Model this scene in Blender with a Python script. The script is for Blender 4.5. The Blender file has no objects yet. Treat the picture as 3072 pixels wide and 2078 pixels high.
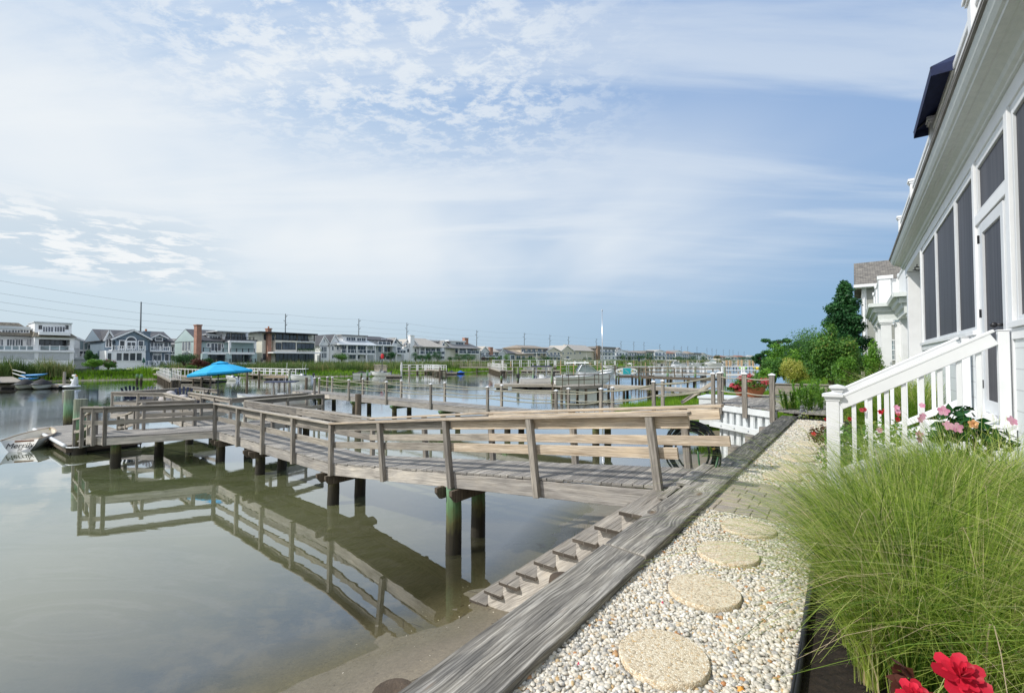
import bpy, math, random
import numpy as np
from mathutils import Vector, Matrix, Euler
random.seed(7); rng = np.random.default_rng(7)
PI = math.pi
SC = bpy.context.scene
COL = SC.collection
# ---------------------------------------------------------------- camera maths
F = 1365.0; CX = 1536.0; CY = 1039.0; PITCH = math.atan(38/F); CAMZ = 1.5; HOR = 1077.0
WZ = -1.75                                   # water level
U = Vector((.6, .8, 0)); V = Vector((-.8, .6, 0))
ROT = math.atan2(.8, .6)
def P(u, v, z=0.0): return Vector((.6*u-.8*v, .8*u+.6*v, z))
def ray(x, y):
    a = (x-CX)/F; c = -(y-CY)/F; cp, sp = math.cos(PITCH), math.sin(PITCH)
    return Vector((a, cp-c*sp, sp+c*cp))
def W(x, y, z):                               # photograph point at a known height
    d = ray(x, y); t = (z-CAMZ)/d.z
    return Vector((d.x*t, d.y*t, z))
def D(x, y, Y):                               # photograph point at a known distance
    d = ray(x, y); t = Y/d.y
    return Vector((d.x*t, Y, CAMZ+d.z*t))
def uv(p): return (.6*p.x+.8*p.y, -.8*p.x+.6*p.y)
def fx(x, v):                                 # u of an image column on the plane v
    t = (x-CX)/F; return v*(.8+.6*t)/(.6-.8*t)
def fz(x, y, v):
    t = (x-CX)/F; return CAMZ+(HOR-y)*(v/(.6-.8*t))/F
def LN(x, u):                                 # v of an image column on the plane u
    t = (x-CX)/F; return u*(.6-.8*t)/(.8+.6*t)
def fzu(x, y, u):
    v = LN(x, u); return CAMZ+(HOR-y)*(.8*u+.6*v)/F
# ---------------------------------------------------------------- materials
MATS = {}
def nodes_of(name):
    m = bpy.data.materials.new(name); m.use_nodes = True
    nt = m.node_tree; b = nt.nodes['Principled BSDF']; MATS[name] = m
    return m, nt, b
def N(nt, t, **k):
    n = nt.nodes.new(t)
    for a, v in k.items():
        if a in n.inputs: n.inputs[a].default_value = v
        else: setattr(n, a, v)
    return n
def mapv(nt, coord, scale):
    if coord == 'UV': tc = N(nt, 'ShaderNodeUVMap'); o = tc.outputs[0]
    else: tc = N(nt, 'ShaderNodeTexCoord'); o = tc.outputs['Object']
    mp = N(nt, 'ShaderNodeMapping'); mp.inputs['Scale'].default_value = scale
    nt.links.new(o, mp.inputs['Vector']); return mp.outputs[0]
def ramp(nt, fac, stops):
    r = N(nt, 'ShaderNodeValToRGB'); e = r.color_ramp.elements
    while len(e) < len(stops): e.new(.5)
    for i, (p, c) in enumerate(stops):
        e[i].position = p; e[i].color = (*c, 1) if len(c) == 3 else c
    nt.links.new(fac, r.inputs[0]); return r.outputs[0]
def mul(nt, a, b, fac=1.0, mode='MULTIPLY'):
    m = N(nt, 'ShaderNodeMix', data_type='RGBA', blend_type=mode); m.inputs[0].default_value = fac
    for s, i in ((a, 6), (b, 7)):
        if isinstance(s, tuple): m.inputs[i].default_value = (*s, 1)
        else: nt.links.new(s, m.inputs[i])
    return m.outputs[2]
def mixf(nt, a, b, f):
    m = N(nt, 'ShaderNodeMix', data_type='RGBA', blend_type='MIX')
    nt.links.new(f, m.inputs[0])
    for s, i in ((a, 6), (b, 7)):
        if isinstance(s, tuple): m.inputs[i].default_value = (*s, 1)
        else: nt.links.new(s, m.inputs[i])
    return m.outputs[2]
def math_(nt, op, a, b=None, c=None, clamp=False):
    m = N(nt, 'ShaderNodeMath', operation=op, use_clamp=clamp)
    for i, s in enumerate((a, b, c)):
        if s is None: continue
        if isinstance(s, (int, float)): m.inputs[i].default_value = s
        else: nt.links.new(s, m.inputs[i])
    return m.outputs[0]
def noise(nt, vec, scale, detail=4, rough=.55, dist=0):
    n = N(nt, 'ShaderNodeTexNoise', Scale=scale, Detail=detail, Roughness=rough, Distortion=dist)
    if vec is not None: nt.links.new(vec, n.inputs['Vector'])
    return n.outputs['Fac']
def tint(nt):
    a = N(nt, 'ShaderNodeAttribute', attribute_name='tint'); return a.outputs['Fac']
def bump(nt, b, h, strength, dist=.01):
    n = N(nt, 'ShaderNodeBump', Strength=strength, Distance=dist)
    nt.links.new(h, n.inputs['Height']); nt.links.new(n.outputs[0], b.inputs['Normal'])
def plain(name, col, rough=.5, var=.15, scale=3, metal=0, spec=.5, tv=.0, bmp=0, bscale=60):
    m, nt, b = nodes_of(name)
    c = ramp(nt, noise(nt, mapv(nt, 'Object', (1, 1, 1)), scale, 5, .6), [(.3, tuple(x*(1-var) for x in col)), (.7, tuple(min(1, x*(1+var)) for x in col))])
    if tv:
        c = mul(nt, c, ramp(nt, tint(nt), [(0, (1-tv,)*3), (1, (1+tv,)*3)]))
    nt.links.new(c, b.inputs['Base Color'])
    b.inputs['Roughness'].default_value = rough; b.inputs['Metallic'].default_value = metal
    b.inputs['Specular IOR Level'].default_value = spec
    if bmp: bump(nt, b, noise(nt, mapv(nt, 'Object', (1, 1, 1)), bscale, 4, .6), bmp)
    return m
def wood(name, dark, mid, light, rough=.85, stain=None, sfac=.0, grain=1.0, fine=1.0, knots=False):
    m, nt, b = nodes_of(name)
    wp = noise(nt, mapv(nt, 'UV', (1.1, 3.5, 3)), 1.0, 3, .5)
    base = N(nt, 'ShaderNodeUVMap').outputs[0]; sp = N(nt, 'ShaderNodeSeparateXYZ'); nt.links.new(base, sp.inputs[0])
    yy = math_(nt, 'ADD', sp.outputs[1], math_(nt, 'MULTIPLY', math_(nt, 'SUBTRACT', wp, .5), .10))
    kd = None
    if knots:
        vo = N(nt, 'ShaderNodeTexVoronoi', Scale=1.0); nt.links.new(mapv(nt, 'UV', (1.15, 2.6, 1)), vo.inputs['Vector']); kd = vo.outputs['Distance']
        yy = math_(nt, 'ADD', yy, math_(nt, 'MULTIPLY', math_(nt, 'POWER', 2.718, math_(nt, 'MULTIPLY', math_(nt, 'MULTIPLY', kd, kd), -38.0)), .10))
    def g(sx, sy, sc, det, ro):
        c = N(nt, 'ShaderNodeCombineXYZ'); nt.links.new(math_(nt, 'MULTIPLY', sp.outputs[0], sx), c.inputs[0]); nt.links.new(math_(nt, 'MULTIPLY', yy, sy), c.inputs[1])
        return noise(nt, c.outputs[0], sc, det, ro)
    g1 = g(2.4, 120*fine, 1.0, 4, .6); g2 = g(.8, 30*fine, 1.0, 3, .6)
    g3 = noise(nt, mapv(nt, 'UV', (1.6, 5.5, 5)), 1.0, 5, .65)
    f = math_(nt, 'ADD', math_(nt, 'MULTIPLY', g1, .62), math_(nt, 'MULTIPLY', g2, .38))
    c = ramp(nt, f, [(.36, dark), (.5, mid), (.62, light)])
    c = mul(nt, c, ramp(nt, g3, [(.3, (.58, .58, .60)), (.5, (1, 1, 1)), (.72, (1.3, 1.26, 1.18))]), .75)
    c = mul(nt, c, ramp(nt, tint(nt), [(0, (.72, .72, .73)), (1, (1.28, 1.26, 1.22))]))
    if stain:
        s = noise(nt, mapv(nt, 'UV', (1.3, 6, 5)), 1.3, 7, .72)
        c = mixf(nt, c, stain, ramp(nt, s, [(.5, (0, 0, 0)), (.62, (sfac,)*3)]))
    crack = ramp(nt, g(.7, 60, 1.0, 2, .4), [(.27, (.18, .17, .16)), (.31, (1, 1, 1))])
    c = mul(nt, c, crack, .8)
    if knots:
        c = mixf(nt, c, (.16, .105, .06), ramp(nt, kd, [(.03, (.75,)*3), (.10, (.0, .0, .0))]))
        rs = noise(nt, mapv(nt, 'UV', (1.2, 5, 1)), 1.0, 4, .6); c = mixf(nt, c, (.34, .19, .09), ramp(nt, rs, [(.68, (0, 0, 0)), (.76, (.55,)*3)]))
    nt.links.new(c, b.inputs['Base Color']); b.inputs['Roughness'].default_value = rough
    b.inputs['Specular IOR Level'].default_value = .25
    bump(nt, b, f, .8, .012)
    return m
wood('wood_deck', (.12, .113, .105), (.31, .295, .275), (.50, .475, .44), stain=(.10, .10, .095), sfac=.5)
wood('wood_grey', (.13, .12, .108), (.26, .24, .215), (.40, .375, .34))
wood('wood_stringer', (.27, .25, .225), (.45, .42, .385), (.60, .57, .52), fine=.8)
wood('wood_tan', (.30, .235, .17), (.48, .40, .31), (.64, .56, .46), fine=.7)
wood('wood_cap', (.075, .07, .062), (.25, .235, .21), (.50, .475, .43), stain=(.07, .07, .072), sfac=.5, knots=True, fine=.7)
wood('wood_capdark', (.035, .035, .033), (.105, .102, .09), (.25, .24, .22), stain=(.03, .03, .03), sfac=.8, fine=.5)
wood('wood_brown', (.07, .055, .04), (.14, .115, .09), (.23, .20, .16))
wood('wood_far', (.20, .18, .15), (.34, .31, .27), (.46, .43, .38))
wood('wood_orange', (.40, .27, .15), (.52, .37, .23), (.62, .46, .3))
wood('wood_dark', (.05, .042, .035), (.10, .085, .07), (.16, .14, .12))
def pile_mat():
    m, nt, b = nodes_of('pile')
    geo = N(nt, 'ShaderNodeNewGeometry'); s = N(nt, 'ShaderNodeSeparateXYZ'); nt.links.new(geo.outputs['Position'], s.inputs[0])
    n = noise(nt, mapv(nt, 'Object', (1, 1, .35)), 6, 5, .65)
    zz = math_(nt, 'ADD', s.outputs['Z'], math_(nt, 'MULTIPLY', math_(nt, 'SUBTRACT', n, .5), .7))
    zz = math_(nt, 'MULTIPLY_ADD', zz, .5, .95)
    c = ramp(nt, zz, [(.06, (.02, .017, .01)), (.26, (.035, .03, .016)), (.36, (.12, .12, .045)), (.46, (.12, .23, .10)), (.66, (.21, .38, .25)), (.85, (.22, .25, .19))])
    g = noise(nt, mapv(nt, 'Object', (20, 20, 1.2)), 1.5, 5, .6)
    c = mul(nt, c, ramp(nt, g, [(.3, (.55, .55, .55)), (.65, (1.25, 1.2, 1.15))]))
    nt.links.new(c, b.inputs['Base Color']); b.inputs['Roughness'].default_value = .8
    bump(nt, b, g, .5, .02)
pile_mat()
def siding(name, col, step=.12, var=.06, vert=False):
    m, nt, b = nodes_of(name)
    geo = N(nt, 'ShaderNodeNewGeometry'); s = N(nt, 'ShaderNodeSeparateXYZ'); nt.links.new(geo.outputs['Position'], s.inputs[0])
    fr = math_(nt, 'FRACT', math_(nt, 'DIVIDE', s.outputs['Z'], step))
    line = ramp(nt, fr, [(0, (.55, .55, .57)), (.10, (1, 1, 1)), (.9, (1, 1, 1))])
    c = ramp(nt, noise(nt, mapv(nt, 'Object', (1, 1, 1)), .8, 4, .6), [(.3, tuple(x*(1-var) for x in col)), (.7, tuple(x*(1+var) for x in col))])
    c = mul(nt, c, line, .8)
    nt.links.new(c, b.inputs['Base Color']); b.inputs['Roughness'].default_value = .6
    bump(nt, b, fr, .4, .02)
    return m
siding('siding_white', (.87, .875, .88), .12, .04); siding('siding_blue', (.17, .23, .29)); siding('siding_green', (.40, .51, .51))
siding('siding_beige', (.64, .60, .49)); siding('siding_tan', (.62, .54, .43)); siding('siding_grey', (.66, .68, .69)); siding('siding_cream', (.76, .73, .64))
siding('siding_near', (.68, .715, .73), .2); siding('siding_olive', (.33, .34, .31), .22)
plain('white', (.80, .81, .82), .42, .05, 2.5); plain('white_trim', (.87, .875, .88), .5, .05, 3)
plain('white_old', (.70, .70, .68), .6, .14, 5); plain('vinyl', (.70, .73, .74), .4, .06, 4)
def crown():
    m, nt, b = nodes_of('cornice_paint')
    n = noise(nt, mapv(nt, 'Object', (3, 3, 3)), 3, 6, .7)
    sp = noise(nt, mapv(nt, 'Object', (3, 3, 3)), 30, 3, .7)
    c = ramp(nt, n, [(.3, (.62, .66, .65)), (.7, (.73, .76, .745))])
    c = mul(nt, c, ramp(nt, sp, [(.26, (.5, .55, .42)), (.34, (1, 1, 1))]), .7)
    nt.links.new(c, b.inputs['Base Color']); b.inputs['Roughness'].default_value = .5
crown()
plain('roof_dark', (.075, .078, .09), .9, .25, 2, tv=.2); plain('roof_grey', (.24, .235, .23), .9, .25, 2); plain('roof_brown', (.28, .235, .19), .9, .3, 2)
plain('roof_red', (.30, .15, .11), .9, .2, 2); plain('roof_metal', (.55, .58, .6), .4, .05); plain('roof_tan', (.42, .39, .35), .9, .2, 2)
def brickm(name, c1, c2, mortar):
    m, nt, b = nodes_of(name)
    t = N(nt, 'ShaderNodeTexBrick', Scale=1.0); t.inputs['Color1'].default_value = (*c1, 1); t.inputs['Color2'].default_value = (*c2, 1)
    t.inputs['Mortar'].default_value = (*mortar, 1); t.inputs['Brick Width'].default_value = .24; t.inputs['Row Height'].default_value = .08; t.inputs['Mortar Size'].default_value = .012
    nt.links.new(mapv(nt, 'UV', (1, 1, 1)), t.inputs['Vector'])
    c = mul(nt, t.outputs[0], ramp(nt, noise(nt, mapv(nt, 'Object', (1, 1, 1)), 1.5), [(.3, (.8, .8, .8)), (.7, (1.15, 1.15, 1.15))]))
    nt.links.new(c, b.inputs['Base Color']); b.inputs['Roughness'].default_value = .85
brickm('brick', (.38, .16, .10), (.30, .12, .08), (.36, .28, .23)); brickm('brick_brown', (.26, .17, .11), (.20, .13, .09), (.28, .22, .17))
def shingle(name, c1, c2):
    m, nt, b = nodes_of(name)
    t = N(nt, 'ShaderNodeTexBrick', Scale=1.0); t.inputs['Color1'].default_value = (*c1, 1); t.inputs['Color2'].default_value = (*c2, 1)
    t.inputs['Mortar'].default_value = (*(x*.4 for x in c1), 1); t.inputs['Brick Width'].default_value = .3; t.inputs['Row Height'].default_value = .14; t.inputs['Mortar Size'].default_value = .012
    nt.links.new(mapv(nt, 'UV', (1, 1, 1)), t.inputs['Vector'])
    c = mul(nt, t.outputs[0], ramp(nt, noise(nt, mapv(nt, 'UV', (1, 1, 1)), 3.0, 5), [(.3, (.65, .65, .65)), (.7, (1.3, 1.28, 1.2))]))
    nt.links.new(c, b.inputs['Base Color']); b.inputs['Roughness'].default_value = .9
shingle('shingles', (.16, .15, .14), (.24, .225, .21)); shingle('shakes', (.17, .15, .12), (.26, .235, .195))
def glassy(name, col, rough=.06, spec=.8, var=.5, sc=.5):
    m, nt, b = nodes_of(name)
    c = ramp(nt, noise(nt, mapv(nt, 'Object', (1, 1, 1)), sc, 3), [(.35, tuple(x*(1-var) for x in col)), (.65, tuple(x*(1+var) for x in col))])
    nt.links.new(c, b.inputs['Base Color']); b.inputs['Roughness'].default_value = rough; b.inputs['Specular IOR Level'].default_value = spec
glassy('glass', (.06, .07, .085)); glassy('glass_light', (.20, .26, .28)); glassy('glass_boat', (.24, .30, .29), .08)
def screenm():
    m, nt, b = nodes_of('screen_mesh')
    w = mapv(nt, 'Object', (1, 1, 1)); n = noise(nt, mapv(nt, 'Object', (14, 14, .4)), 1.0, 4, .6)
    g = noise(nt, w, 700, 1)
    c = ramp(nt, n, [(.35, (.022, .022, .028)), (.6, (.055, .055, .066))])
    c = mul(nt, c, ramp(nt, g, [(.3, (.7, .7, .7)), (.7, (1.4, 1.4, 1.4))]))
    nt.links.new(c, b.inputs['Base Color']); b.inputs['Roughness'].default_value = .55; b.inputs['Specular IOR Level'].default_value = .4
screenm()
plain('hull_white', (.86, .87, .87), .25, .05, 2, spec=.6); plain('hull_cream', (.78, .72, .60), .4, .1, 3); plain('hull_navy', (.015, .03, .09), .3); plain('navy', (.012, .022, .06), .6, .2, 8)
plain('hull_red', (.35, .03, .03), .4); plain('black', (.015, .015, .018), .4, .2, 8); plain('black_matte', (.02, .02, .022), .8, .25, 9, tv=.2)
plain('steel', (.55, .57, .6), .3, .05, 4, metal=.7); plain('pole_grey', (.085, .10, .115), .7, .1); plain('cable', (.30, .34, .38), .7, 0)
plain('blue', (.02, .12, .50), .5, .15, 5); plain('kayak_blue', (.01, .22, .52), .4); plain('turquoise', (.02, .42, .48), .5, .08, 4)
plain('canvas_turq', (.012, .36, .66), .75, .1, 4); plain('canvas_navy', (.006, .014, .06), .8, .3, 6, bmp=.1); plain('orange', (.65, .27, .03), .5); plain('yellow', (.72, .55, .04), .5); plain('lime', (.25, .6, .05), .5)
plain('red', (.55, .02, .03), .5); plain('pink', (.72, .30, .42), .5, .2, 30); plain('hot_pink', (.62, .05, .12), .5); plain('peach', (.78, .45, .22), .5)
plain('terracotta', (.48, .18, .08), .8, .15, 9); plain('cushion', (.48, .45, .44), .9, .2, 30); plain('rope', (.36, .34, .27), .95, .25, 60); plain('rope_dark', (.30, .29, .22), .95, .25, 40); plain('rope_yellow', (.6, .48, .05), .9)
plain('hose', (.010, .018, .017), .35, .3, 10); plain('hose_green', (.03, .12, .05), .35, .3, 10); plain('brass', (.6, .42, .12), .35, metal=.8)
plain('statue', (.15, .16, .17), .85, .35, 40, bmp=.5); plain('edging', (.018, .018, .022), .55, .2, 10)
plain('soil', (.022, .015, .010), .95, .6, 25, bmp=1.0); plain('bark', (.09, .065, .045), .95, .3, 12, bmp=.6); plain('rust', (.25, .09, .04), .9, .3, 30)
plain('door_white', (.66, .68, .70), .45, .04); plain('interior', (.11, .11, .115), .9, .4, .7); plain('green_paint', (.02, .10, .07), .6)
plain('lawn_turf', (.02, .14, .035), .9, .3, 30); plain('concrete', (.40, .39, .36), .9, .15, 6, bmp=.3); plain('leaf_red', (.09, .02, .018), .5, .4, 20)
plain('lichen', (.22, .24, .10), .9, .4, 20, bmp=.6); plain('shade_cloth', (.5, .52, .53), .8, .1, 3); plain('float_white', (.68, .70, .72), .35, .05)
def leafm(name, stops, rough=.5, trans=.3, dry=None):
    m, nt, b = nodes_of(name)
    c = ramp(nt, tint(nt), stops)
    nt.links.new(c, b.inputs['Base Color']); b.inputs['Roughness'].default_value = rough; b.inputs['Specular IOR Level'].default_value = .3
    tr = N(nt, 'ShaderNodeBsdfTranslucent'); nt.links.new(c, tr.inputs[0])
    mx = N(nt, 'ShaderNodeMixShader'); mx.inputs[0].default_value = trans
    nt.links.new(b.outputs[0], mx.inputs[1]); nt.links.new(tr.outputs[0], mx.inputs[2])
    nt.links.new(mx.outputs[0], nt.nodes['Material Output'].inputs[0]); return m
leafm('leaf_dark', [(0, (0.012, 0.045, 0.015)), (.5, (0.033, 0.105, 0.027)), (1, (0.0825, 0.195, 0.045))])
leafm('leaf_conifer', [(0, (.012, .05, .018)), (.5, (.03, .12, .035)), (1, (.08, .21, .055))])
leafm('leaf_green', [(0, (0.0288, 0.088, 0.016)), (.5, (0.08, 0.208, 0.0352)), (.85, (0.16, 0.304, 0.048)), (1, (0.352, 0.256, 0.064))])
leafm('leaf_bright', [(0, (0.0435, 0.131, 0.0145)), (.5, (0.123, 0.29, 0.029)), (1, (0.246, 0.435, 0.058))])
leafm('leaf_yellow', [(0, (.07, .13, .015)), (.35, (.24, .31, .035)), (.7, (.60, .58, .13)), (1, (.80, .76, .34))])
leafm('leaf_gloss', [(0, (.008, .04, .010)), (.6, (.02, .09, .02)), (1, (.06, .16, .03))], .25)
leafm('leaf_redd', [(0, (.04, .015, .012)), (.5, (.10, .03, .02)), (.8, (.14, .05, .03)), (1, (.05, .12, .03))])
leafm('grass_clump', [(0, (.05, .12, .015)), (.2, (.16, .29, .035)), (.48, (.42, .56, .085)), (.74, (.62, .69, .20)), (.9, (.78, .75, .38)), (1, (.80, .64, .42))], .45, .5)
leafm('grass_marsh', [(0, (0.0625, 0.138, 0.01)), (.5, (0.144, 0.3, 0.015)), (1, (0.3, 0.463, 0.0438))], .5, .4)
leafm('grass_reed', [(0, (0.0525, 0.105, 0.027)), (.5, (0.128, 0.203, 0.0525)), (.85, (0.255, 0.3, 0.105)), (1, (0.405, 0.33, 0.165))], .6, .35)
leafm('flower_red', [(0, (.42, .012, .03)), (1, (.80, .03, .07))], .5, .3)
leafm('flower_hot', [(0, (.55, .06, .09)), (1, (.78, .18, .20))], .5, .3)
leafm('flower_pink', [(0, (.70, .26, .42)), (1, (.86, .50, .62))], .5, .3)
leafm('flower_purple', [(0, (.35, .10, .22)), (1, (.6, .25, .38))], .5, .3)
leafm('flower_white', [(0, (.45, .55, .2)), (1, (.8, .8, .5))], .5, .3)
def pebm():
    m, nt, b = nodes_of('pebbles')
    c = ramp(nt, tint(nt), [(0, (.30, .29, .28)), (.14, (.45, .43, .39)), (.32, (.58, .53, .44)), (.56, (.68, .63, .54)), (.80, (.77, .745, .69)), (.92, (.60, .49, .34)), (.975, (.56, .40, .20)), (1, (.42, .18, .07))])
    n = noise(nt, mapv(nt, 'Object', (1, 1, 1)), 90, 4, .65)
    c = mul(nt, c, ramp(nt, n, [(.3, (.8, .79, .77)), (.6, (1.06, 1.06, 1.06))]))
    nt.links.new(c, b.inputs['Base Color']); b.inputs['Roughness'].default_value = .55
pebm()
def aggregate():
    m, nt, b = nodes_of('aggregate')
    w = mapv(nt, 'Object', (1, 1, 1))
    vo = N(nt, 'ShaderNodeTexVoronoi', Scale=105.0); nt.links.new(w, vo.inputs['Vector'])
    vd = N(nt, 'ShaderNodeTexVoronoi', Scale=105.0, feature='DISTANCE_TO_EDGE'); nt.links.new(w, vd.inputs['Vector'])
    sp = N(nt, 'ShaderNodeSeparateColor'); nt.links.new(vo.outputs['Color'], sp.inputs[0])
    c = ramp(nt, sp.outputs[0], [(0, (.40, .33, .23)), (.2, (.66, .54, .38)), (.6, (.78, .68, .51)), (.88, (.87, .81, .68)), (1, (.68, .46, .22))])
    c = mul(nt, c, ramp(nt, vd.outputs['Distance'], [(0, (.62, .55, .44)), (.10, (1, 1, 1))]), .8)
    nt.links.new(c, b.inputs['Base Color']); b.inputs['Roughness'].default_value = .75
    bump(nt, b, vd.outputs['Distance'], .6, .01)
aggregate()
def sandm():
    m, nt, b = nodes_of('sand')
    geo = N(nt, 'ShaderNodeNewGeometry'); s = N(nt, 'ShaderNodeSeparateXYZ'); nt.links.new(geo.outputs['Position'], s.inputs[0])
    n = noise(nt, mapv(nt, 'Object', (1, 1, 1)), .9, 6, .65, .6); n2 = noise(nt, mapv(nt, 'Object', (1, 1, 1)), 26, 6, .8)
    zz = math_(nt, 'MULTIPLY_ADD', math_(nt, 'ADD', s.outputs['Z'], math_(nt, 'MULTIPLY', math_(nt, 'SUBTRACT', n, .5), .25)), 1.6, 3.3)
    c = ramp(nt, zz, [(.3, (.15, .14, .08)), (.46, (.17, .15, .10)), (.66, (.19, .163, .12)), (1.0, (.30, .255, .19))])
    c = mul(nt, c, ramp(nt, n2, [(.30, (.35, .32, .28)), (.40, (.85, .85, .85)), (.6, (1.1, 1.1, 1.1)), (.70, (1.5, 1.45, 1.35))]), .95)
    nt.links.new(c, b.inputs['Base Color']); nt.links.new(ramp(nt, zz, [(.50, (.25,)*3), (.60, (.45,)*3), (.74, (.85,)*3)]), b.inputs['Roughness'])
    bump(nt, b, n2, .35, .012)
sandm()
def groundm():
    m, nt, b = nodes_of('land')
    n = noise(nt, mapv(nt, 'Object', (1, 1, 1)), .12, 8, .7); n2 = noise(nt, mapv(nt, 'Object', (1, 1, 1)), 3, 5, .7)
    c = ramp(nt, n, [(.35, (.06, .10, .02)), (.55, (.10, .14, .035)), (.7, (.20, .18, .09))])
    c = mul(nt, c, ramp(nt, n2, [(.3, (.6, .6, .6)), (.7, (1.3, 1.3, 1.2))]))
    nt.links.new(c, b.inputs['Base Color']); b.inputs['Roughness'].default_value = .95
groundm()
def paverm():
    m, nt, b = nodes_of('paver')
    n = noise(nt, mapv(nt, 'Object', (1, 1, 1)), 7, 6, .7); n2 = noise(nt, mapv(nt, 'Object', (1, 1, 1)), 90, 4, .7)
    c = ramp(nt, n, [(.3, (.33, .28, .235)), (.7, (.47, .41, .345))])
    c = mul(nt, c, ramp(nt, tint(nt), [(0, (.75, .76, .8)), (1, (1.25, 1.2, 1.12))]))
    c = mul(nt, c, ramp(nt, n2, [(.3, (.8, .8, .8)), (.7, (1.15, 1.15, 1.15))]))
    nt.links.new(c, b.inputs['Base Color']); b.inputs['Roughness'].default_value = .85; bump(nt, b, n2, .4, .01)
paverm()
def waterm():
    m, nt, b = nodes_of('water')
    nt.nodes.remove(b)
    pos = N(nt, 'ShaderNodeTexCoord').outputs['Object']
    at = N(nt, 'ShaderNodeAttribute', attribute_name='depth').outputs['Fac']
    wv = noise(nt, mapv(nt, 'Object', (1, 1, 1)), .35, 3, .5, 1.5)
    # murky body colour with drifting scum lines
    rot = N(nt, 'ShaderNodeMapping'); rot.inputs['Rotation'].default_value = (0, 0, -.25); rot.inputs['Scale'].default_value = (.35, 1.15, 1)
    nt.links.new(pos, rot.inputs['Vector'])
    sc = noise(nt, rot.outputs[0], .55, 6, .6, 2.6)
    line = ramp(nt, sc, [(.455, (0, 0, 0)), (.485, (.8,)*3), (.5, (.25,)*3), (.56, (.25,)*3), (.575, (.7,)*3), (.60, (0, 0, 0))])
    body = ramp(nt, wv, [(.35, (.098, .118, .046)), (.65, (.135, .158, .070))])
    body = mixf(nt, body, (.30, .30, .24), math_(nt, 'MULTIPLY', line, .6))
    near = ramp(nt, math_(nt, 'MULTIPLY', at, 1.0), [(0, (.22, .19, .12)), (.35, (.19, .18, .10)), (1, (.105, .128, .055))])
    body = mul(nt, body, near, .45, 'MIX')
    dif = N(nt, 'ShaderNodeBsdfDiffuse'); nt.links.new(body, dif.inputs[0])
    trn = N(nt, 'ShaderNodeBsdfTransparent'); trn.inputs[0].default_value = (.90, .88, .74, 1)
    op = math_(nt, 'SUBTRACT', 1.0, math_(nt, 'POWER', 2.718, math_(nt, 'MULTIPLY', at, -3.6)))
    mx = N(nt, 'ShaderNodeMixShader'); nt.links.new(op, mx.inputs[0]); nt.links.new(trn.outputs[0], mx.inputs[1]); nt.links.new(dif.outputs[0], mx.inputs[2])
    # ripples: calm near the shore, fine wind ripples further out
    cd = N(nt, 'ShaderNodeSeparateXYZ'); nt.links.new(pos, cd.inputs[0])
    far = math_(nt, 'MULTIPLY_ADD', cd.outputs['Y'], .035, -.35, clamp=True)
    r1 = noise(nt, mapv(nt, 'Object', (1.0, 1.8, 1)), 1.1, 2, .5, .4)
    r2 = noise(nt, mapv(nt, 'Object', (1.0, 2.6, 1)), 5.5, 3, .55, .3)
    patch = ramp(nt, noise(nt, mapv(nt, 'Object', (1, 1, 1)), .09, 2), [(.42, (.2,)*3), (.6, (1, 1, 1))])
    h = math_(nt, 'ADD', math_(nt, 'MULTIPLY', r1, .13), math_(nt, 'MULTIPLY', math_(nt, 'MULTIPLY', r2, patch), math_(nt, 'MULTIPLY_ADD', far, .35, .02)))
    bm = N(nt, 'ShaderNodeBump', Strength=1.0, Distance=.012); nt.links.new(h, bm.inputs['Height'])
    gl = N(nt, 'ShaderNodeBsdfGlossy', Roughness=.015); nt.links.new(bm.outputs[0], gl.inputs['Normal'])
    gl.inputs[0].default_value = (.95, .97, 1, 1)
    fr = N(nt, 'ShaderNodeFresnel', IOR=1.36); nt.links.new(bm.outputs[0], fr.inputs['Normal'])
    film = math_(nt, 'ADD', math_(nt, 'MULTIPLY', fr.outputs[0], 1.4), .15, clamp=True); film = math_(nt, 'MULTIPLY', film, math_(nt, 'MULTIPLY_ADD', at, 22.0, .25, clamp=True))
    m2 = N(nt, 'ShaderNodeMixShader'); nt.links.new(film, m2.inputs[0]); nt.links.new(mx.outputs[0], m2.inputs[1]); nt.links.new(gl.outputs[0], m2.inputs[2])
    nt.links.new(m2.outputs[0], nt.nodes['Material Output'].inputs[0])
waterm()
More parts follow.
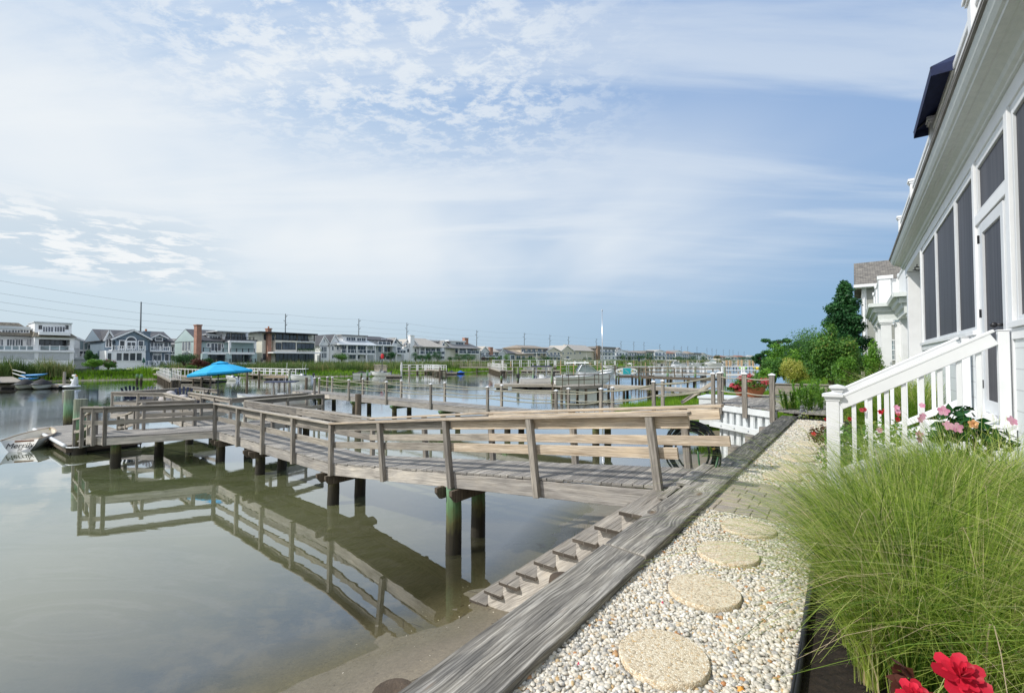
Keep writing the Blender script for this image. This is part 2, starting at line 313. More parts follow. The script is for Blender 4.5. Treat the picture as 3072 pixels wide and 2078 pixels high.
# ---------------------------------------------------------------- mesh building
def tag(o, label=None, cat=None, group=None, kind=None):
    if label: o['label'] = label
    if cat: o['category'] = cat
    if group: o['group'] = group
    if kind: o['kind'] = kind
    return o
def wm(o):
    m = Matrix.Translation(o.location) @ o.rotation_euler.to_matrix().to_4x4()
    return wm(o.parent) @ m if o.parent else m
def thing(name, loc, label, cat, group=None, rotz=0):
    o = bpy.data.objects.new(name, None); COL.objects.link(o); o.empty_display_size = .2
    o.location = loc; o.rotation_euler = (0, 0, rotz)
    return tag(o, label, cat, group)
def copy_tree(o, parent=None):
    c = o.copy(); COL.objects.link(c); c.parent = parent
    for ch in o.children: copy_tree(ch, c)
    return c
class MB:
    def __init__(s): s.v = []; s.f = []; s.uv = []; s.t = []; s.m = []
    def face(s, pts, uvs=None, t=.5, m=0):
        i = len(s.v); s.v += [tuple(p) for p in pts]; s.f.append(tuple(range(i, i+len(pts))))
        if uvs is None:
            a = Vector(pts[1])-Vector(pts[0]); n = a.cross(Vector(pts[2])-Vector(pts[0])); 
            a = a.normalized() if a.length > 1e-9 else Vector((1, 0, 0)); bb = n.cross(a); bb = bb.normalized() if bb.length > 1e-9 else Vector((0, 0, 1))
            uvs = [((Vector(p)-Vector(pts[0])).dot(a), (Vector(p)-Vector(pts[0])).dot(bb)) for p in pts]
        s.uv += uvs; s.t.append(t); s.m.append(m)
    endm = None
    def hexa(s, c, t=None, m=0):
        # c: 8 corners: 0-3 start ring, 4-7 end ring
        t = random.random() if t is None else t; o = random.random()*40
        L = (Vector(c[4])-Vector(c[0])).length
        ring = [0.0]
        for k in range(4): ring.append(ring[-1]+(Vector(c[(k+1) % 4])-Vector(c[k])).length)
        for k in range(4):
            j = (k+1) % 4
            s.face([c[k], c[j], c[4+j], c[4+k]], [(o, o+ring[k]), (o, o+ring[k+1]), (o+L, o+ring[k+1]), (o+L, o+ring[k])], t, m)
        w = ring[1]; h = ring[2]-ring[1]
        e = [(o, o), (o+w*.15, o), (o+w*.15, o+h), (o, o+h)]
        em = m if s.endm is None else s.endm; s.face([c[3], c[2], c[1], c[0]], e, t*.6, em); s.face([c[4], c[5], c[6], c[7]], e, t*.6, em)
    def beam(s, a, b, w, h, up=(0, 0, 1), t=None, m=0):
        a = Vector(a); b = Vector(b); d = (b-a).normalized(); up = Vector(up)
        x = d.cross(up)
        if x.length < 1e-4: x = d.cross(Vector((0, 1, 0)))
        x.normalize(); y = x.cross(d).normalized(); x = x*w/2; y = y*h/2
        s.hexa([a-x-y, a+x-y, a+x+y, a-x+y, b-x-y, b+x-y, b+x+y, b-x+y], t, m)
    def boxuv(s, u0, u1, v0, v1, z0, z1, t=None, m=0, along='u'):
        q = lambda a, b, c: P(a, b, c)
        if along == 'u': s.hexa([q(u0, v1, z0), q(u0, v0, z0), q(u0, v0, z1), q(u0, v1, z1), q(u1, v1, z0), q(u1, v0, z0), q(u1, v0, z1), q(u1, v1, z1)], t, m)
        elif along == 'v': s.hexa([q(u0, v0, z0), q(u1, v0, z0), q(u1, v0, z1), q(u0, v0, z1), q(u0, v1, z0), q(u1, v1, z0), q(u1, v1, z1), q(u0, v1, z1)], t, m)
        else: s.hexa([q(u0, v0, z0), q(u0, v1, z0), q(u1, v1, z0), q(u1, v0, z0), q(u0, v0, z1), q(u0, v1, z1), q(u1, v1, z1), q(u1, v0, z1)], t, m)
    def box(s, c, sx, sy, sz, rz=0, t=None, m=0):
        c = Vector(c); a = Vector((math.cos(rz), math.sin(rz), 0))*sx/2
        s.beam(c-a, c+a, sy, sz, t=t, m=m)
    def prism(s, pts, off, t=.5, m=0):
        off = Vector(off); A = [Vector(p) for p in pts]; B = [p+off for p in A]; n = len(A)
        s.face(A[::-1], None, t, m); s.face(B, None, t, m)
        for i in range(n):
            j = (i+1) % n; s.face([A[i], A[j], B[j], B[i]], None, t, m)
    def tube(s, pts, r, n=8, cap=True, t=.5, m=0):
        pts = [Vector(p) for p in pts]; k = len(pts)
        rr = r if isinstance(r, (list, tuple)) else [r]*k
        rings = []; ref = None; L = 0
        for i, p in enumerate(pts):
            d = (pts[min(i+1, k-1)]-pts[max(i-1, 0)]).normalized()
            if ref is None:
                ref = Vector((0, 0, 1)) if abs(d.z) < .9 else Vector((1, 0, 0))
            x = d.cross(ref).normalized(); y = x.cross(d).normalized(); ref = y
            rings.append([p+(x*math.cos(2*PI*j/n)+y*math.sin(2*PI*j/n))*rr[i] for j in range(n)])
        for i in range(k-1):
            l2 = L+(pts[i+1]-pts[i]).length
            for j in range(n):
                q = (j+1) % n; a = j/n*2*PI*rr[i]; b = (j+1)/n*2*PI*rr[i]
                s.face([rings[i][j], rings[i][q], rings[i+1][q], rings[i+1][j]], [(L, a), (L, b), (l2, b), (l2, a)], t, m)
            L = l2
        if cap: s.face(rings[0][::-1], None, t, m); s.face(rings[-1], None, t, m)
    def lathe(s, c, prof, n=16, t=.5, m=0, sx=1, sy=1, rz=0):
        c = Vector(c); R = []
        for r, z in prof:
            R.append([c+Vector((math.cos(rz)*math.cos(2*PI*j/n)*r*sx-math.sin(rz)*math.sin(2*PI*j/n)*r*sy, math.sin(rz)*math.cos(2*PI*j/n)*r*sx+math.cos(rz)*math.sin(2*PI*j/n)*r*sy, z)) for j in range(n)])
        for i in range(len(R)-1):
            for j in range(n):
                q = (j+1) % n; s.face([R[i][j], R[i][q], R[i+1][q], R[i+1][j]], None, t, m)
        if prof[0][0] > 1e-4: s.face(R[0][::-1], None, t, m)
        if prof[-1][0] > 1e-4: s.face(R[-1], None, t, m)
    def ball(s, c, rx, ry, rz_, n=10, t=.5, m=0, rot=0):
        s.lathe(c, [(max(1e-5, math.sin(PI*i/(n//2+1))), -math.cos(PI*i/(n//2+1))*rz_) for i in range(n//2+2)], n, t, m, rx, ry, rot)
    def build(s, name, mat, parent=None, smooth=False, bevel=0, weld=False):
        me = bpy.data.meshes.new(name); inv = wm(parent).inverted() if parent else None
        vs = [tuple(inv @ Vector(p)) for p in s.v] if inv else s.v
        me.from_pydata(vs, [], s.f)
        ul = me.uv_layers.new(name='UVMap'); ul.data.foreach_set('uv', [c for q in s.uv for c in q])
        at = me.attributes.new('tint', 'FLOAT', 'FACE'); at.data.foreach_set('value', s.t)
        for x in (mat if isinstance(mat, (list, tuple)) else [mat]): me.materials.append(MATS[x])
        me.polygons.foreach_set('material_index', s.m)
        if smooth or weld:
            import bmesh
            bm = bmesh.new(); bm.from_mesh(me); bmesh.ops.remove_doubles(bm, verts=bm.verts, dist=1e-4); bm.to_mesh(me); bm.free()
            if smooth: me.shade_smooth() if hasattr(me, 'shade_smooth') else None; me.polygons.foreach_set('use_smooth', [True]*len(me.polygons))
            if smooth == 'auto':
                try: me.set_sharp_from_angle(angle=math.radians(40))
                except Exception: pass
        me.update()
        o = bpy.data.objects.new(name, me); COL.objects.link(o); o.parent = parent
        if bevel:
            import bmesh
            if not weld:
                bm = bmesh.new(); bm.from_mesh(me); bmesh.ops.remove_doubles(bm, verts=bm.verts, dist=1e-5); bm.to_mesh(me); bm.free()
            b = o.modifiers.new('bevel', 'BEVEL'); b.width = bevel; b.segments = 1; b.limit_method = 'ANGLE'
        return o
def npmesh(name, v, f, tints, mat, parent=None, smooth=False):
    me = bpy.data.meshes.new(name); v = np.asarray(v, dtype=np.float32); f = np.asarray(f, dtype=np.int32)
    if parent:
        M = np.array(wm(parent).inverted()); v = v @ M[:3, :3].T.astype(np.float32)+M[:3, 3].astype(np.float32)
    n, k = f.shape
    me.vertices.add(len(v)); me.vertices.foreach_set('co', v.ravel().astype(np.float32))
    me.loops.add(n*k); me.loops.foreach_set('vertex_index', f.ravel())
    me.polygons.add(n); me.polygons.foreach_set('loop_start', np.arange(n, dtype=np.int32)*k); me.polygons.foreach_set('loop_total', np.full(n, k, dtype=np.int32))
    me.update(calc_edges=True)
    at = me.attributes.new('tint', 'FLOAT', 'FACE'); at.data.foreach_set('value', np.asarray(tints, dtype=np.float32))
    if smooth: me.polygons.foreach_set('use_smooth', np.ones(n, dtype=bool))
    me.materials.append(MATS[mat]); o = bpy.data.objects.new(name, me); COL.objects.link(o); o.parent = parent
    return o
def quads_from(c, a, b):
    n = len(c); v = np.stack([c-a*.5-b*.5, c+a*.5-b*.15, c+a*.5+b*.15+b*.35, c-a*.5+b*.5], 1)
    v = np.stack([c-a, c-b*.5, c+a, c+b*.5], 1)      # leaf-like rhombus
    return v.reshape(-1, 3), np.arange(n*4).reshape(n, 4)
def leafcloud(name, blobs, n, size, mat, parent, up=.3, tb=.5, flat=0):
    """blobs: (x,y,z,rx,ry,rz); leaves sit in the outer part of each clump"""
    B = np.array(blobs, dtype=float); wgt = (B[:, 3]*B[:, 4]+B[:, 4]*B[:, 5]+B[:, 3]*B[:, 5]); wgt /= wgt.sum()
    k = rng.choice(len(B), n, p=wgt); d = rng.normal(size=(n, 3)); d /= np.linalg.norm(d, axis=1)[:, None]
    r = rng.random(n)**.35*(1+rng.normal(size=n)*.10)
    c = B[k, :3]+d*B[k, 3:]*r[:, None]
    nr = d+rng.normal(size=(n, 3))*.7; nr[:, 2] += up; nr /= np.linalg.norm(nr, axis=1)[:, None]
    a = np.cross(nr, rng.normal(size=(n, 3))); a /= np.linalg.norm(a, axis=1)[:, None]; b = np.cross(nr, a)
    if flat: a[:, 2] *= flat; 
    s = size*(.6+.8*rng.random(n))[:, None]
    v, f = quads_from(c, a*s*.5, b*s*.55)
    lump = rng.random(len(B))[k]
    t = np.clip(tb+(rng.random(n)-.5)*.6+(lump-.5)*.35, 0, 1)
    return npmesh(name, v, f, t, mat, parent)
def blobs_in(c, rx, ry, rz, n, br=.38, rot=0, seed=None):
    out = []
    for i in range(n):
        a = random.random()*2*PI; q = random.uniform(-.75, 1); s = math.sqrt(max(0, 1-q*q)); k = random.uniform(.5, .78)
        x = math.cos(a)*s*rx*k; y = math.sin(a)*s*ry*k; bb = br*random.uniform(.75, 1.25)
        out.append((c[0]+x*math.cos(rot)-y*math.sin(rot), c[1]+x*math.sin(rot)+y*math.cos(rot), c[2]+q*rz*k, rx*bb, ry*bb, rz*bb))
    return out
def bush(name, c, rx, ry, rz, n, leaf, mat, label, cat='bush', group=None, nb=16, br=.4, trunk=True, flowers=None, tb=.5):
    """c = centre of the foliage; rests on c.z - rz"""
    c = Vector(c); base = Vector((c.x, c.y, c.z-rz*1.05))
    root = thing(name, base, label, cat, group)
    leafcloud('foliage', blobs_in(c, rx, ry, rz, nb, br)+[(c.x, c.y, c.z, rx*.6, ry*.6, rz*.62)], n, leaf, mat, root, tb=tb)
    if trunk:
        mb = MB()
        for k in range(4):
            a = random.random()*6.28; e = c+Vector((math.cos(a)*rx*.4, math.sin(a)*ry*.4, rz*.2))
            mb.tube([base, base.lerp(e, .5)+Vector((0, 0, rz*.15)), e], [max(.02, rx*.05), rx*.03, rx*.012], 5)
        mb.build('trunk', 'bark', root, True)
    if flowers:
        fm, fn, fs = flowers
        leafcloud('blossoms', [(c.x, c.y, c.z+rz*.35, rx*.95, ry*.95, rz*.75)], fn, fs, fm, root, up=1)
    return root
def blades(name, base, length, lean, width, mat, parent=None, seg=4, droop=1.0, zvec=None, tints=None):
    """base Nx3, length N, lean Nx2 (horizontal reach as a fraction of length)"""
    n = len(base); base = np.asarray(base, float); ts = np.linspace(0, 1, seg+1)
    L = np.asarray(length)[:, None]; le = np.asarray(lean)
    reach = np.linalg.norm(le, axis=1)[:, None]; dirh = le/np.maximum(reach, 1e-6)
    side = np.stack([-dirh[:, 1], dirh[:, 0], np.zeros(n)], 1)
    ang = rng.random(n)*PI; side = side*np.cos(ang)[:, None]+np.stack([dirh[:, 0], dirh[:, 1], np.zeros(n)], 1)*np.sin(ang)[:, None]*.6
    w = np.asarray(width)*np.ones(n)
    vs = []
    for t in ts:
        h = L*reach*(t**1.7); z = L*(t-droop*.55*reach*t**2.6)
        c = base+np.concatenate([dirh*h, z], 1)
        ww = (w*(1-t*.85)*.5)[:, None]
        vs.append(c-side*ww); vs.append(c+side*ww)
    v = np.stack(vs, 1); k = v.shape[1]; v = v.reshape(-1, 3)
    o = np.arange(n)[:, None]*k; f = []
    for i in range(seg): f.append(np.concatenate([o+2*i, o+2*i+1, o+2*i+3, o+2*i+2], 1))
    f = np.stack(f, 1).reshape(-1, 4)
    tt = rng.random(n) if tints is None else tints
    tt = np.repeat(np.clip(tt, 0, 1), seg)
    return npmesh(name, v, f, tt, mat, parent)
def catenary(a, b, sag, n=8):
    a = Vector(a); b = Vector(b); return [a.lerp(b, i/n)-Vector((0, 0, sag*4*(i/n)*(1-i/n))) for i in range(n+1)]
# ---------------------------------------------------------------- camera, sky and sun
cam = bpy.data.cameras.new('camera'); cam.sensor_width = 36; cam.lens = F/3072*36; cam.clip_end = 9000; cam.clip_start = .05
co = bpy.data.objects.new('camera', cam); COL.objects.link(co); co.location = (0, 0, CAMZ); co.rotation_euler = (PI/2+PITCH, 0, 0); SC.camera = co
SUN_AZ = math.radians(-106); SUN_EL = math.radians(43)      # azimuth clockwise from the view direction
sd = Vector((math.sin(SUN_AZ)*math.cos(SUN_EL), math.cos(SUN_AZ)*math.cos(SUN_EL), math.sin(SUN_EL)))
sl = bpy.data.lights.new('sun', 'SUN'); sl.energy = 3.7; sl.angle = math.radians(1.2); sl.color = (1, .955, .88)
so = bpy.data.objects.new('sun', sl); COL.objects.link(so); so.rotation_euler = sd.to_track_quat('Z', 'Y').to_euler()
def make_world():
    w = bpy.data.worlds.new('World'); SC.world = w; w.use_nodes = True; nt = w.node_tree
    bg = nt.nodes['Background']; bg.inputs['Strength'].default_value = .1
    sky = N(nt, 'ShaderNodeTexSky', sky_type='NISHITA', sun_disc=False); sky.sun_elevation = SUN_EL; sky.sun_rotation = SUN_AZ; sky.dust_density = 1.5; sky.ozone_density = 2.5
    g = N(nt, 'ShaderNodeTexCoord').outputs['Generated']
    s = N(nt, 'ShaderNodeSeparateXYZ'); nt.links.new(g, s.inputs[0]); X, Y, Z = s.outputs
    zc = math_(nt, 'MAXIMUM', Z, 0.0)
    den = math_(nt, 'ADD', zc, .10)
    px = math_(nt, 'DIVIDE', X, den); py = math_(nt, 'DIVIDE', Y, den)
    c = N(nt, 'ShaderNodeCombineXYZ'); nt.links.new(px, c.inputs[0]); nt.links.new(py, c.inputs[1])
    def cl(scale, rot, sc, det, ro, dist, loc=(0, 0, 0)):
        mp = N(nt, 'ShaderNodeMapping'); mp.inputs['Rotation'].default_value = (0, 0, rot); mp.inputs['Scale'].default_value = scale; mp.inputs['Location'].default_value = loc
        nt.links.new(c.outputs[0], mp.inputs['Vector']); return noise(nt, mp.outputs[0], sc, det, ro, dist)
    def sm(v, a, b):
        m = N(nt, 'ShaderNodeMapRange', interpolation_type='SMOOTHSTEP'); m.inputs['From Min'].default_value = a; m.inputs['From Max'].default_value = b
        nt.links.new(v, m.inputs['Value']); return m.outputs[0]
    left = sm(math_(nt, 'MULTIPLY', X, -1.0), -.62, .62)
    hz = mixf(nt, ramp(nt, Z, [(0, (3.0, 4.9, 6.9)), (.12, (2.7, 4.6, 7.0)), (.35, (2.6, 4.3, 7.2)), (.65, (1.9, 3.6, 7.0))]), ramp(nt, Z, [(0, (6.3, 7.4, 8.1)), (.12, (6.1, 7.5, 8.6)), (.35, (4.8, 6.5, 8.6)), (.65, (3.2, 5.1, 8.2))]), left)
    blue = mul(nt, sky.outputs[0], hz, .92, 'MIX')
    veil = cl((1, .5, 1), .9, .42, 4, .5, .5, (.6, .2, 0))               # broad soft veil
    wisp = cl((.35, 1.7, 1), 1.15, 1.3, 7, .58, .45, (2, 5, 0))          # streaky cirrus
    mott = cl((1, 1.35, 1), .5, 9.0, 9, .68, .2, (3.3, 2, 0))            # small mottled cloudlets
    band = math_(nt, 'MULTIPLY', sm(Z, .04, .24), math_(nt, 'SUBTRACT', 1.0, math_(nt, 'MULTIPLY', sm(Z, .34, .54), .80)))
    xr = math_(nt, 'SUBTRACT', 1.0, math_(nt, 'MULTIPLY', sm(X, .18, .66), .80))
    d1 = math_(nt, 'MULTIPLY', math_(nt, 'MULTIPLY', band, xr), math_(nt, 'MULTIPLY_ADD', sm(veil, .34, .62), .60, .36))
    d2 = math_(nt, 'MULTIPLY', math_(nt, 'MULTIPLY', sm(wisp, .42, .68), sm(Z, .06, .30)), .62)
    mk = math_(nt, 'MULTIPLY', sm(Z, .32, .50), math_(nt, 'MULTIPLY', sm(math_(nt, 'MULTIPLY', X, -1.0), -.34, .04), sm(X, -.74, -.42)))
    d3 = math_(nt, 'MULTIPLY', sm(math_(nt, 'MULTIPLY_ADD', veil, .15, mott), .50, .66), math_(nt, 'MULTIPLY', mk, .75))
    dens = math_(nt, 'SUBTRACT', 1.0, math_(nt, 'MULTIPLY', math_(nt, 'MULTIPLY', math_(nt, 'SUBTRACT', 1.0, d1), math_(nt, 'SUBTRACT', 1.0, d2)), math_(nt, 'SUBTRACT', 1.0, d3)), clamp=True)
    lite = mixf(nt, (7.2, 8.0, 8.9), (8.7, 9.1, 9.4), left)
    colr = mixf(nt, blue, lite, dens)
    el = N(nt, 'ShaderNodeCombineXYZ'); az = math_(nt, 'ARCTAN2', X, Y)
    nt.links.new(math_(nt, 'MULTIPLY', az, 15.0), el.inputs[0]); nt.links.new(math_(nt, 'MULTIPLY', Z, 66.0), el.inputs[1])
    cu = noise(nt, el.outputs[0], 1.0, 8, .62, .25)
    win = math_(nt, 'MULTIPLY', math_(nt, 'MULTIPLY', sm(Z, .105, .15), sm(math_(nt, 'MULTIPLY', Z, -1.0), -.27, -.20)), sm(math_(nt, 'MULTIPLY', az, -1.0), .50, .68))
    colr = mixf(nt, colr, (5.6, 6.7, 7.7), math_(nt, 'MULTIPLY', win, .55))
    colr = mixf(nt, colr, (9.4, 9.6, 9.7), math_(nt, 'MULTIPLY', math_(nt, 'MULTIPLY', sm(cu, .47, .58), win), .85))
    back = math_(nt, 'MULTIPLY', sm(math_(nt, 'MULTIPLY', Y, -1.0), .0, .55), sm(Z, -.05, .10))  # extra whitening added to the unseen sky behind the camera, lifts shaded fronts
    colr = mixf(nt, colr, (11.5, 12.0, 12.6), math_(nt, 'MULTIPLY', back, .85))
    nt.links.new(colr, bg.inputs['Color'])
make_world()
SC.view_settings.view_transform = 'Standard'; SC.view_settings.look = 'None'; SC.view_settings.exposure = 0; SC.view_settings.gamma = 1
SC.render.engine = 'CYCLES'; SC.cycles.max_bounces = 8; SC.cycles.transparent_max_bounces = 12; SC.cycles.caustics_reflective = False; SC.cycles.caustics_refractive = False
# ---------------------------------------------------------------- terrain and water
def smst(x, a, b):
    t = np.clip((x-a)/(b-a), 0, 1); return t*t*(3-2*t)
def edge_far(u): return 93.5-9*smst(u, 19, 30)-6.5*smst(u, 32, 50)+1.3*np.sin(u*.21)+.8*np.sin(u*.57)+5*smst(u, 110, 200)
def edge_near(u): return 4.3+8.0*smst(u, 20, 27)-6*smst(u, 40, 52)+.35*np.sin(u*.9)
def height(u, v):
    up = np.where(v < -1.3, .0, -.035)
    f = np.clip((v-1.5)/(edge_near(u)-1.5), 0, 1)
    sand = -1.22-.53*f**.8
    dd = np.maximum(v-edge_near(u), 0); sea = -1.75-.04*dd-.05*np.maximum(dd-1.2, 0)
    n = np.where(v < edge_near(u), sand, np.maximum(sea, -3.6))
    z = np.where(v < 1.36, up, np.where(v < 1.45, up+(n-up)*(v-1.36)/.09, n))
    ef = edge_far(u); far = -1.75+.55*(v-ef)
    far = np.where(v > ef, np.minimum(-1.72+.10*(v-ef), -.25+.0*u), np.maximum(far, -3.6))
    return np.where(v > 45, far, z)
ug = np.unique(np.concatenate([np.linspace(-60, -2, 12), np.linspace(-2, 16, 151), np.linspace(16, 60, 111), np.linspace(60, 260, 80), np.linspace(260, 900, 40), np.array([1400, 2400, 4500, 8000])]))
vg = np.unique(np.concatenate([np.array([-6000, -1500, -400, -100, -30, -10, -5, -3, -1.4, -1.3, 0, .6]), np.array([1.2, 1.355, 1.36, 1.45]), np.linspace(1.5, 9, 120), np.linspace(9.2, 20, 40), np.linspace(21, 60, 20), np.linspace(61, 105, 89), np.linspace(106, 130, 13), np.array([180, 300, 800, 2000, 7000])]))
def grid(name, ug, vg, zf, mat, attr=None, drop=None):
    Ug, Vg = np.meshgrid(ug, vg, indexing='ij'); Z = zf(Ug, Vg)
    v = np.stack([.6*Ug-.8*Vg, .8*Ug+.6*Vg, Z], -1).reshape(-1, 3); a, b = Ug.shape
    I = np.arange(a*b).reshape(a, b); f = np.stack([I[:-1, :-1], I[:-1, 1:], I[1:, 1:], I[1:, :-1]], -1).reshape(-1, 4)
    f = f[:, ::-1]
    me = bpy.data.meshes.new(name); me.from_pydata(v.tolist(), [], f.tolist())
    if attr is not None:
        at = me.attributes.new('depth', 'FLOAT', 'POINT'); at.data.foreach_set('value', attr(Ug, Vg).ravel().astype(np.float32))
    for m in mat: me.materials.append(MATS[m])
    o = bpy.data.objects.new(name, me); COL.objects.link(o); me.polygons.foreach_set('use_smooth', [True]*len(me.polygons))
    return o, Ug, Vg
gz = lambda u, v: height(u, v)+np.where((v > 1.5) & (v < 9), .014*np.sin(u*3.1+v*2)*np.sin(v*2.3-u)+.007*np.sin(u*11.3+v*3)*np.sin(v*9.1-u*2)+.004*np.sin(u*23+v*7)*np.sin(v*19.1), 0)
go, Ug, Vg = grid('ground', ug, vg, gz, ['land', 'sand', 'soil'])
um = (ug[:-1]+ug[1:])/2; vmid = (vg[:-1]+vg[1:])/2
A, B = np.meshgrid(um, vmid, indexing='ij')
mi = np.where((B > 1.2) & (B < 50) & ((A < 15.5) | (B > edge_near(A)-.6)), 1, 0); mi = np.where((B < 1.37) & (B > -1.35) & (A < 14.2), 2, mi); mi = np.where((B > 50) & (B < edge_far(A)+1.0), 1, mi)
go.data.polygons.foreach_set('material_index', mi.ravel().astype(np.int32)); tag(go, kind='structure')
uw = np.unique(np.concatenate([np.linspace(-60, -2, 12), np.linspace(-2, 20, 89), np.linspace(21, 60, 60), np.linspace(62, 1000, 120)]))
vw = np.unique(np.concatenate([np.linspace(1.4, 9, 61), np.linspace(9.3, 40, 40), np.linspace(41, 112, 90)]))
wo, _, _ = grid('water', uw, vw, lambda u, v: np.full(u.shape, WZ), ['water'], lambda u, v: np.maximum(0, WZ-height(u, v)))
tag(wo, kind='structure')
# ---------------------------------------------------------------- bulkhead with its timber cap
bk = thing('bulkhead', P(5, 1.45, -1.3), 'weathered timber bulkhead with a wide plank cap running along the gravel path', 'bulkhead')
def capline(u): return 1.25-.10*(u-1.5)/12
def cap(u0, u1, z0, z1, mat, skew0=0, skew1=0, w=.345):
    mb = MB(); t = .5; a0, a1 = capline(u0), capline(u1)
    c = [P(u0+skew0, a0+w, z0), P(u0, a0, z0), P(u0, a0, z1), P(u0+skew0, a0+w, z1), P(u1+skew1, a1+w, z0), P(u1, a1, z0), P(u1, a1, z1), P(u1+skew1, a1+w, z1)]
    mb.hexa(c, t); return mb.build('cap_board', mat, bk, bevel=.006)
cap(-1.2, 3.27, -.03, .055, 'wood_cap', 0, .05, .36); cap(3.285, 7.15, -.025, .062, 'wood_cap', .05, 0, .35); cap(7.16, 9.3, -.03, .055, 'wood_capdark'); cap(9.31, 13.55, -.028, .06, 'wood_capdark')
mb = MB()
for i in range(60):
    u0 = -1.2+i*.25; mb.boxuv(u0, u0+.245, 1.40, 1.46, -1.9, -.03, along='z')
mb.build('sheet_boards', 'wood_brown', bk)
mb = MB(); mb.boxuv(-1.2, 13.6, 1.46, 1.56, -.34, -.12, .4); mb.build('wale', 'wood_brown', bk)
for i, (x, y, r) in enumerate([(1192, 2085, .105), (1696, 1734, .10), (2146, 1382, .10), (2207, 1337, .11), (2256, 1306, .11), (2296, 1281, .11)]):
    p = W(x, y, -.03 if i != 2 else -.35); u_, v_ = uv(p); v_ = max(v_, capline(u_)+(.30 if i < 2 else .35)); mb = MB()
    top = p.z; pr = [(r, -2.4), (r, top-.03), (r*.93, top), (r*.45, top+.012), (0.0001, top+.004)]
    mb.lathe(P(u_, v_+(.02 if i else .03), 0), pr, 18); mb.build('piling', 'bark' if i < 2 else 'wood_grey', bk, 'auto')
# ---------------------------------------------------------------- gravel path, stepping stones, pavers
STONES = [(1990, 1957), (2112, 1764), (2183, 1652), (2245, 1577), (2346, 1425), (2374, 1400), (2393, 1371), (2405, 1349), (2432, 1328)]
SNAME = ['round pebble-faced stepping stone nearest the bottom edge of the photo', 'round pebble-faced stepping stone second up from the bottom edge',
 'round pebble-faced stepping stone third up, reached by grass tips', 'round pebble-faced stepping stone just below the grey pavers', 'round stepping stone just beyond the grey pavers',
 'thin-looking stepping stone second beyond the pavers', 'stepping stone midway between the pavers and the red-leaved shrub', 'stepping stone near the red-leaved shrub, second from the far end', 'farthest stepping stone, beside the white newel post']
SC_ = []
for (x, y), l in zip(STONES, SNAME):
    p = W(x, y, .03); SC_.append((*uv(p), .215))
    mb = MB(); mb.lathe((p.x, p.y, 0), [(.217, -.03), (.219, .016), (.213, .024), (.0001, .0255)], 48)
    o = mb.build('stepping_stone', 'aggregate', None, 'auto'); tag(o, l, 'stepping stone', 'round stepping stones set in the gravel path')
me0 = MB(); me0.boxuv(-1.2, 13.45, .24, 1.22, -.03, -.008, .5); o = me0.build('gravel_bed', 'soil'); o.name = 'path'; o.data.materials[0] = MATS['concrete']; tag(o, kind='structure')
def pebbles(name, u0, u1, v0, v1, n, r, sub, skip=None):
    import bmesh
    bm = bmesh.new(); bmesh.ops.create_icosphere(bm, subdivisions=sub, radius=1); bm.verts.ensure_lookup_table()
    iv = np.array([v.co[:] for v in bm.verts]); fi = np.array([[v.index for v in f.verts] for f in bm.faces]); bm.free()
    u = u0+(u1-u0)*rng.random(n); v = v0+(v1-v0)*rng.random(n); lay = rng.random(n)
    z = -.012+lay*.016
    ok = np.ones(n, bool)
    for a, b, rr in SC_: ok &= (u-a)**2+(v-b)**2 > (rr+.016)**2
    if skip is not None: ok &= skip(u, v)
    u, v, z = u[ok], v[ok], z[ok]; n = len(u)
    s = r*(.65+.75*rng.random(n)**1.4); sx = s*(1+.35*rng.random(n)); sy = s*(.75+.25*rng.random(n)); sz = s*(.5+.3*rng.random(n))
    a = rng.random(n)*2*PI; tl = (rng.random(n)-.5)*.9
    vx = iv[None]*np.stack([sx, sy, sz], 1)[:, None]
    vx = vx*(1+.10*np.sin(vx[..., [1]]*170+a[:, None, None]*3))
    y2 = vx[..., 1]*np.cos(tl)[:, None]-vx[..., 2]*np.sin(tl)[:, None]; z2 = vx[..., 1]*np.sin(tl)[:, None]+vx[..., 2]*np.cos(tl)[:, None]
    xx = vx[..., 0]*np.cos(a)[:, None]-y2*np.sin(a)[:, None]; yy = vx[..., 0]*np.sin(a)[:, None]+y2*np.cos(a)[:, None]
    wx = (.6*u-.8*v)[:, None]+xx; wy = (.8*u+.6*v)[:, None]+yy; wz = z[:, None]+z2
    f = (fi[None]+(np.arange(n)*len(iv))[:, None, None]).reshape(-1, 3)
    t = np.repeat(rng.random(n), len(fi))
    return np.stack([wx, wy, wz], -1).reshape(-1, 3), f, t
a1 = pebbles('g', .55, 3.6, .26, 1.27, 23000, .0112, 2, lambda u, v: v < capline(u)+.005)
a2 = pebbles('g', 3.6, 4.86, .26, 1.22, 9000, .0115, 1, lambda u, v: v < capline(u)+.005)
a3 = pebbles('g', 6.24, 13.35, .2, 1.22, 19000, .0165, 1, lambda u, v: v < capline(u)+.005)
vs = []; fs = []; tsx = []; off = 0
for v, f, t in (a1, a2, a3): vs.append(v); fs.append(f+off); tsx.append(t); off += len(v)
go = npmesh('gravel', np.concatenate(vs), np.concatenate(fs), np.concatenate(tsx), 'pebbles', None, True); tag(go, 'white and cream pebbles filling the path beside the bulkhead', 'gravel', kind='stuff')
mb = MB(); rows = 7
for r in range(rows):
    u0 = 4.9+r*.187; v = -1.0; k = 0
    v += random.uniform(0, .1)
    while v < 1.17:
        w = random.choice([.14, .19, .27, .27]); e = min(v+w, capline(5.5)-.012)
        if e-v > .04: mb.boxuv(u0, u0+.181, v, e-.007, -.04, .006+random.uniform(-.002, .003), t=random.random(), along='z')
        v += w
o = mb.build('paver_landing', 'paver', None, bevel=.005); tag(o, 'patch of grey-brown rectangular pavers crossing the gravel in front of the house steps', 'pavers')
mb = MB()
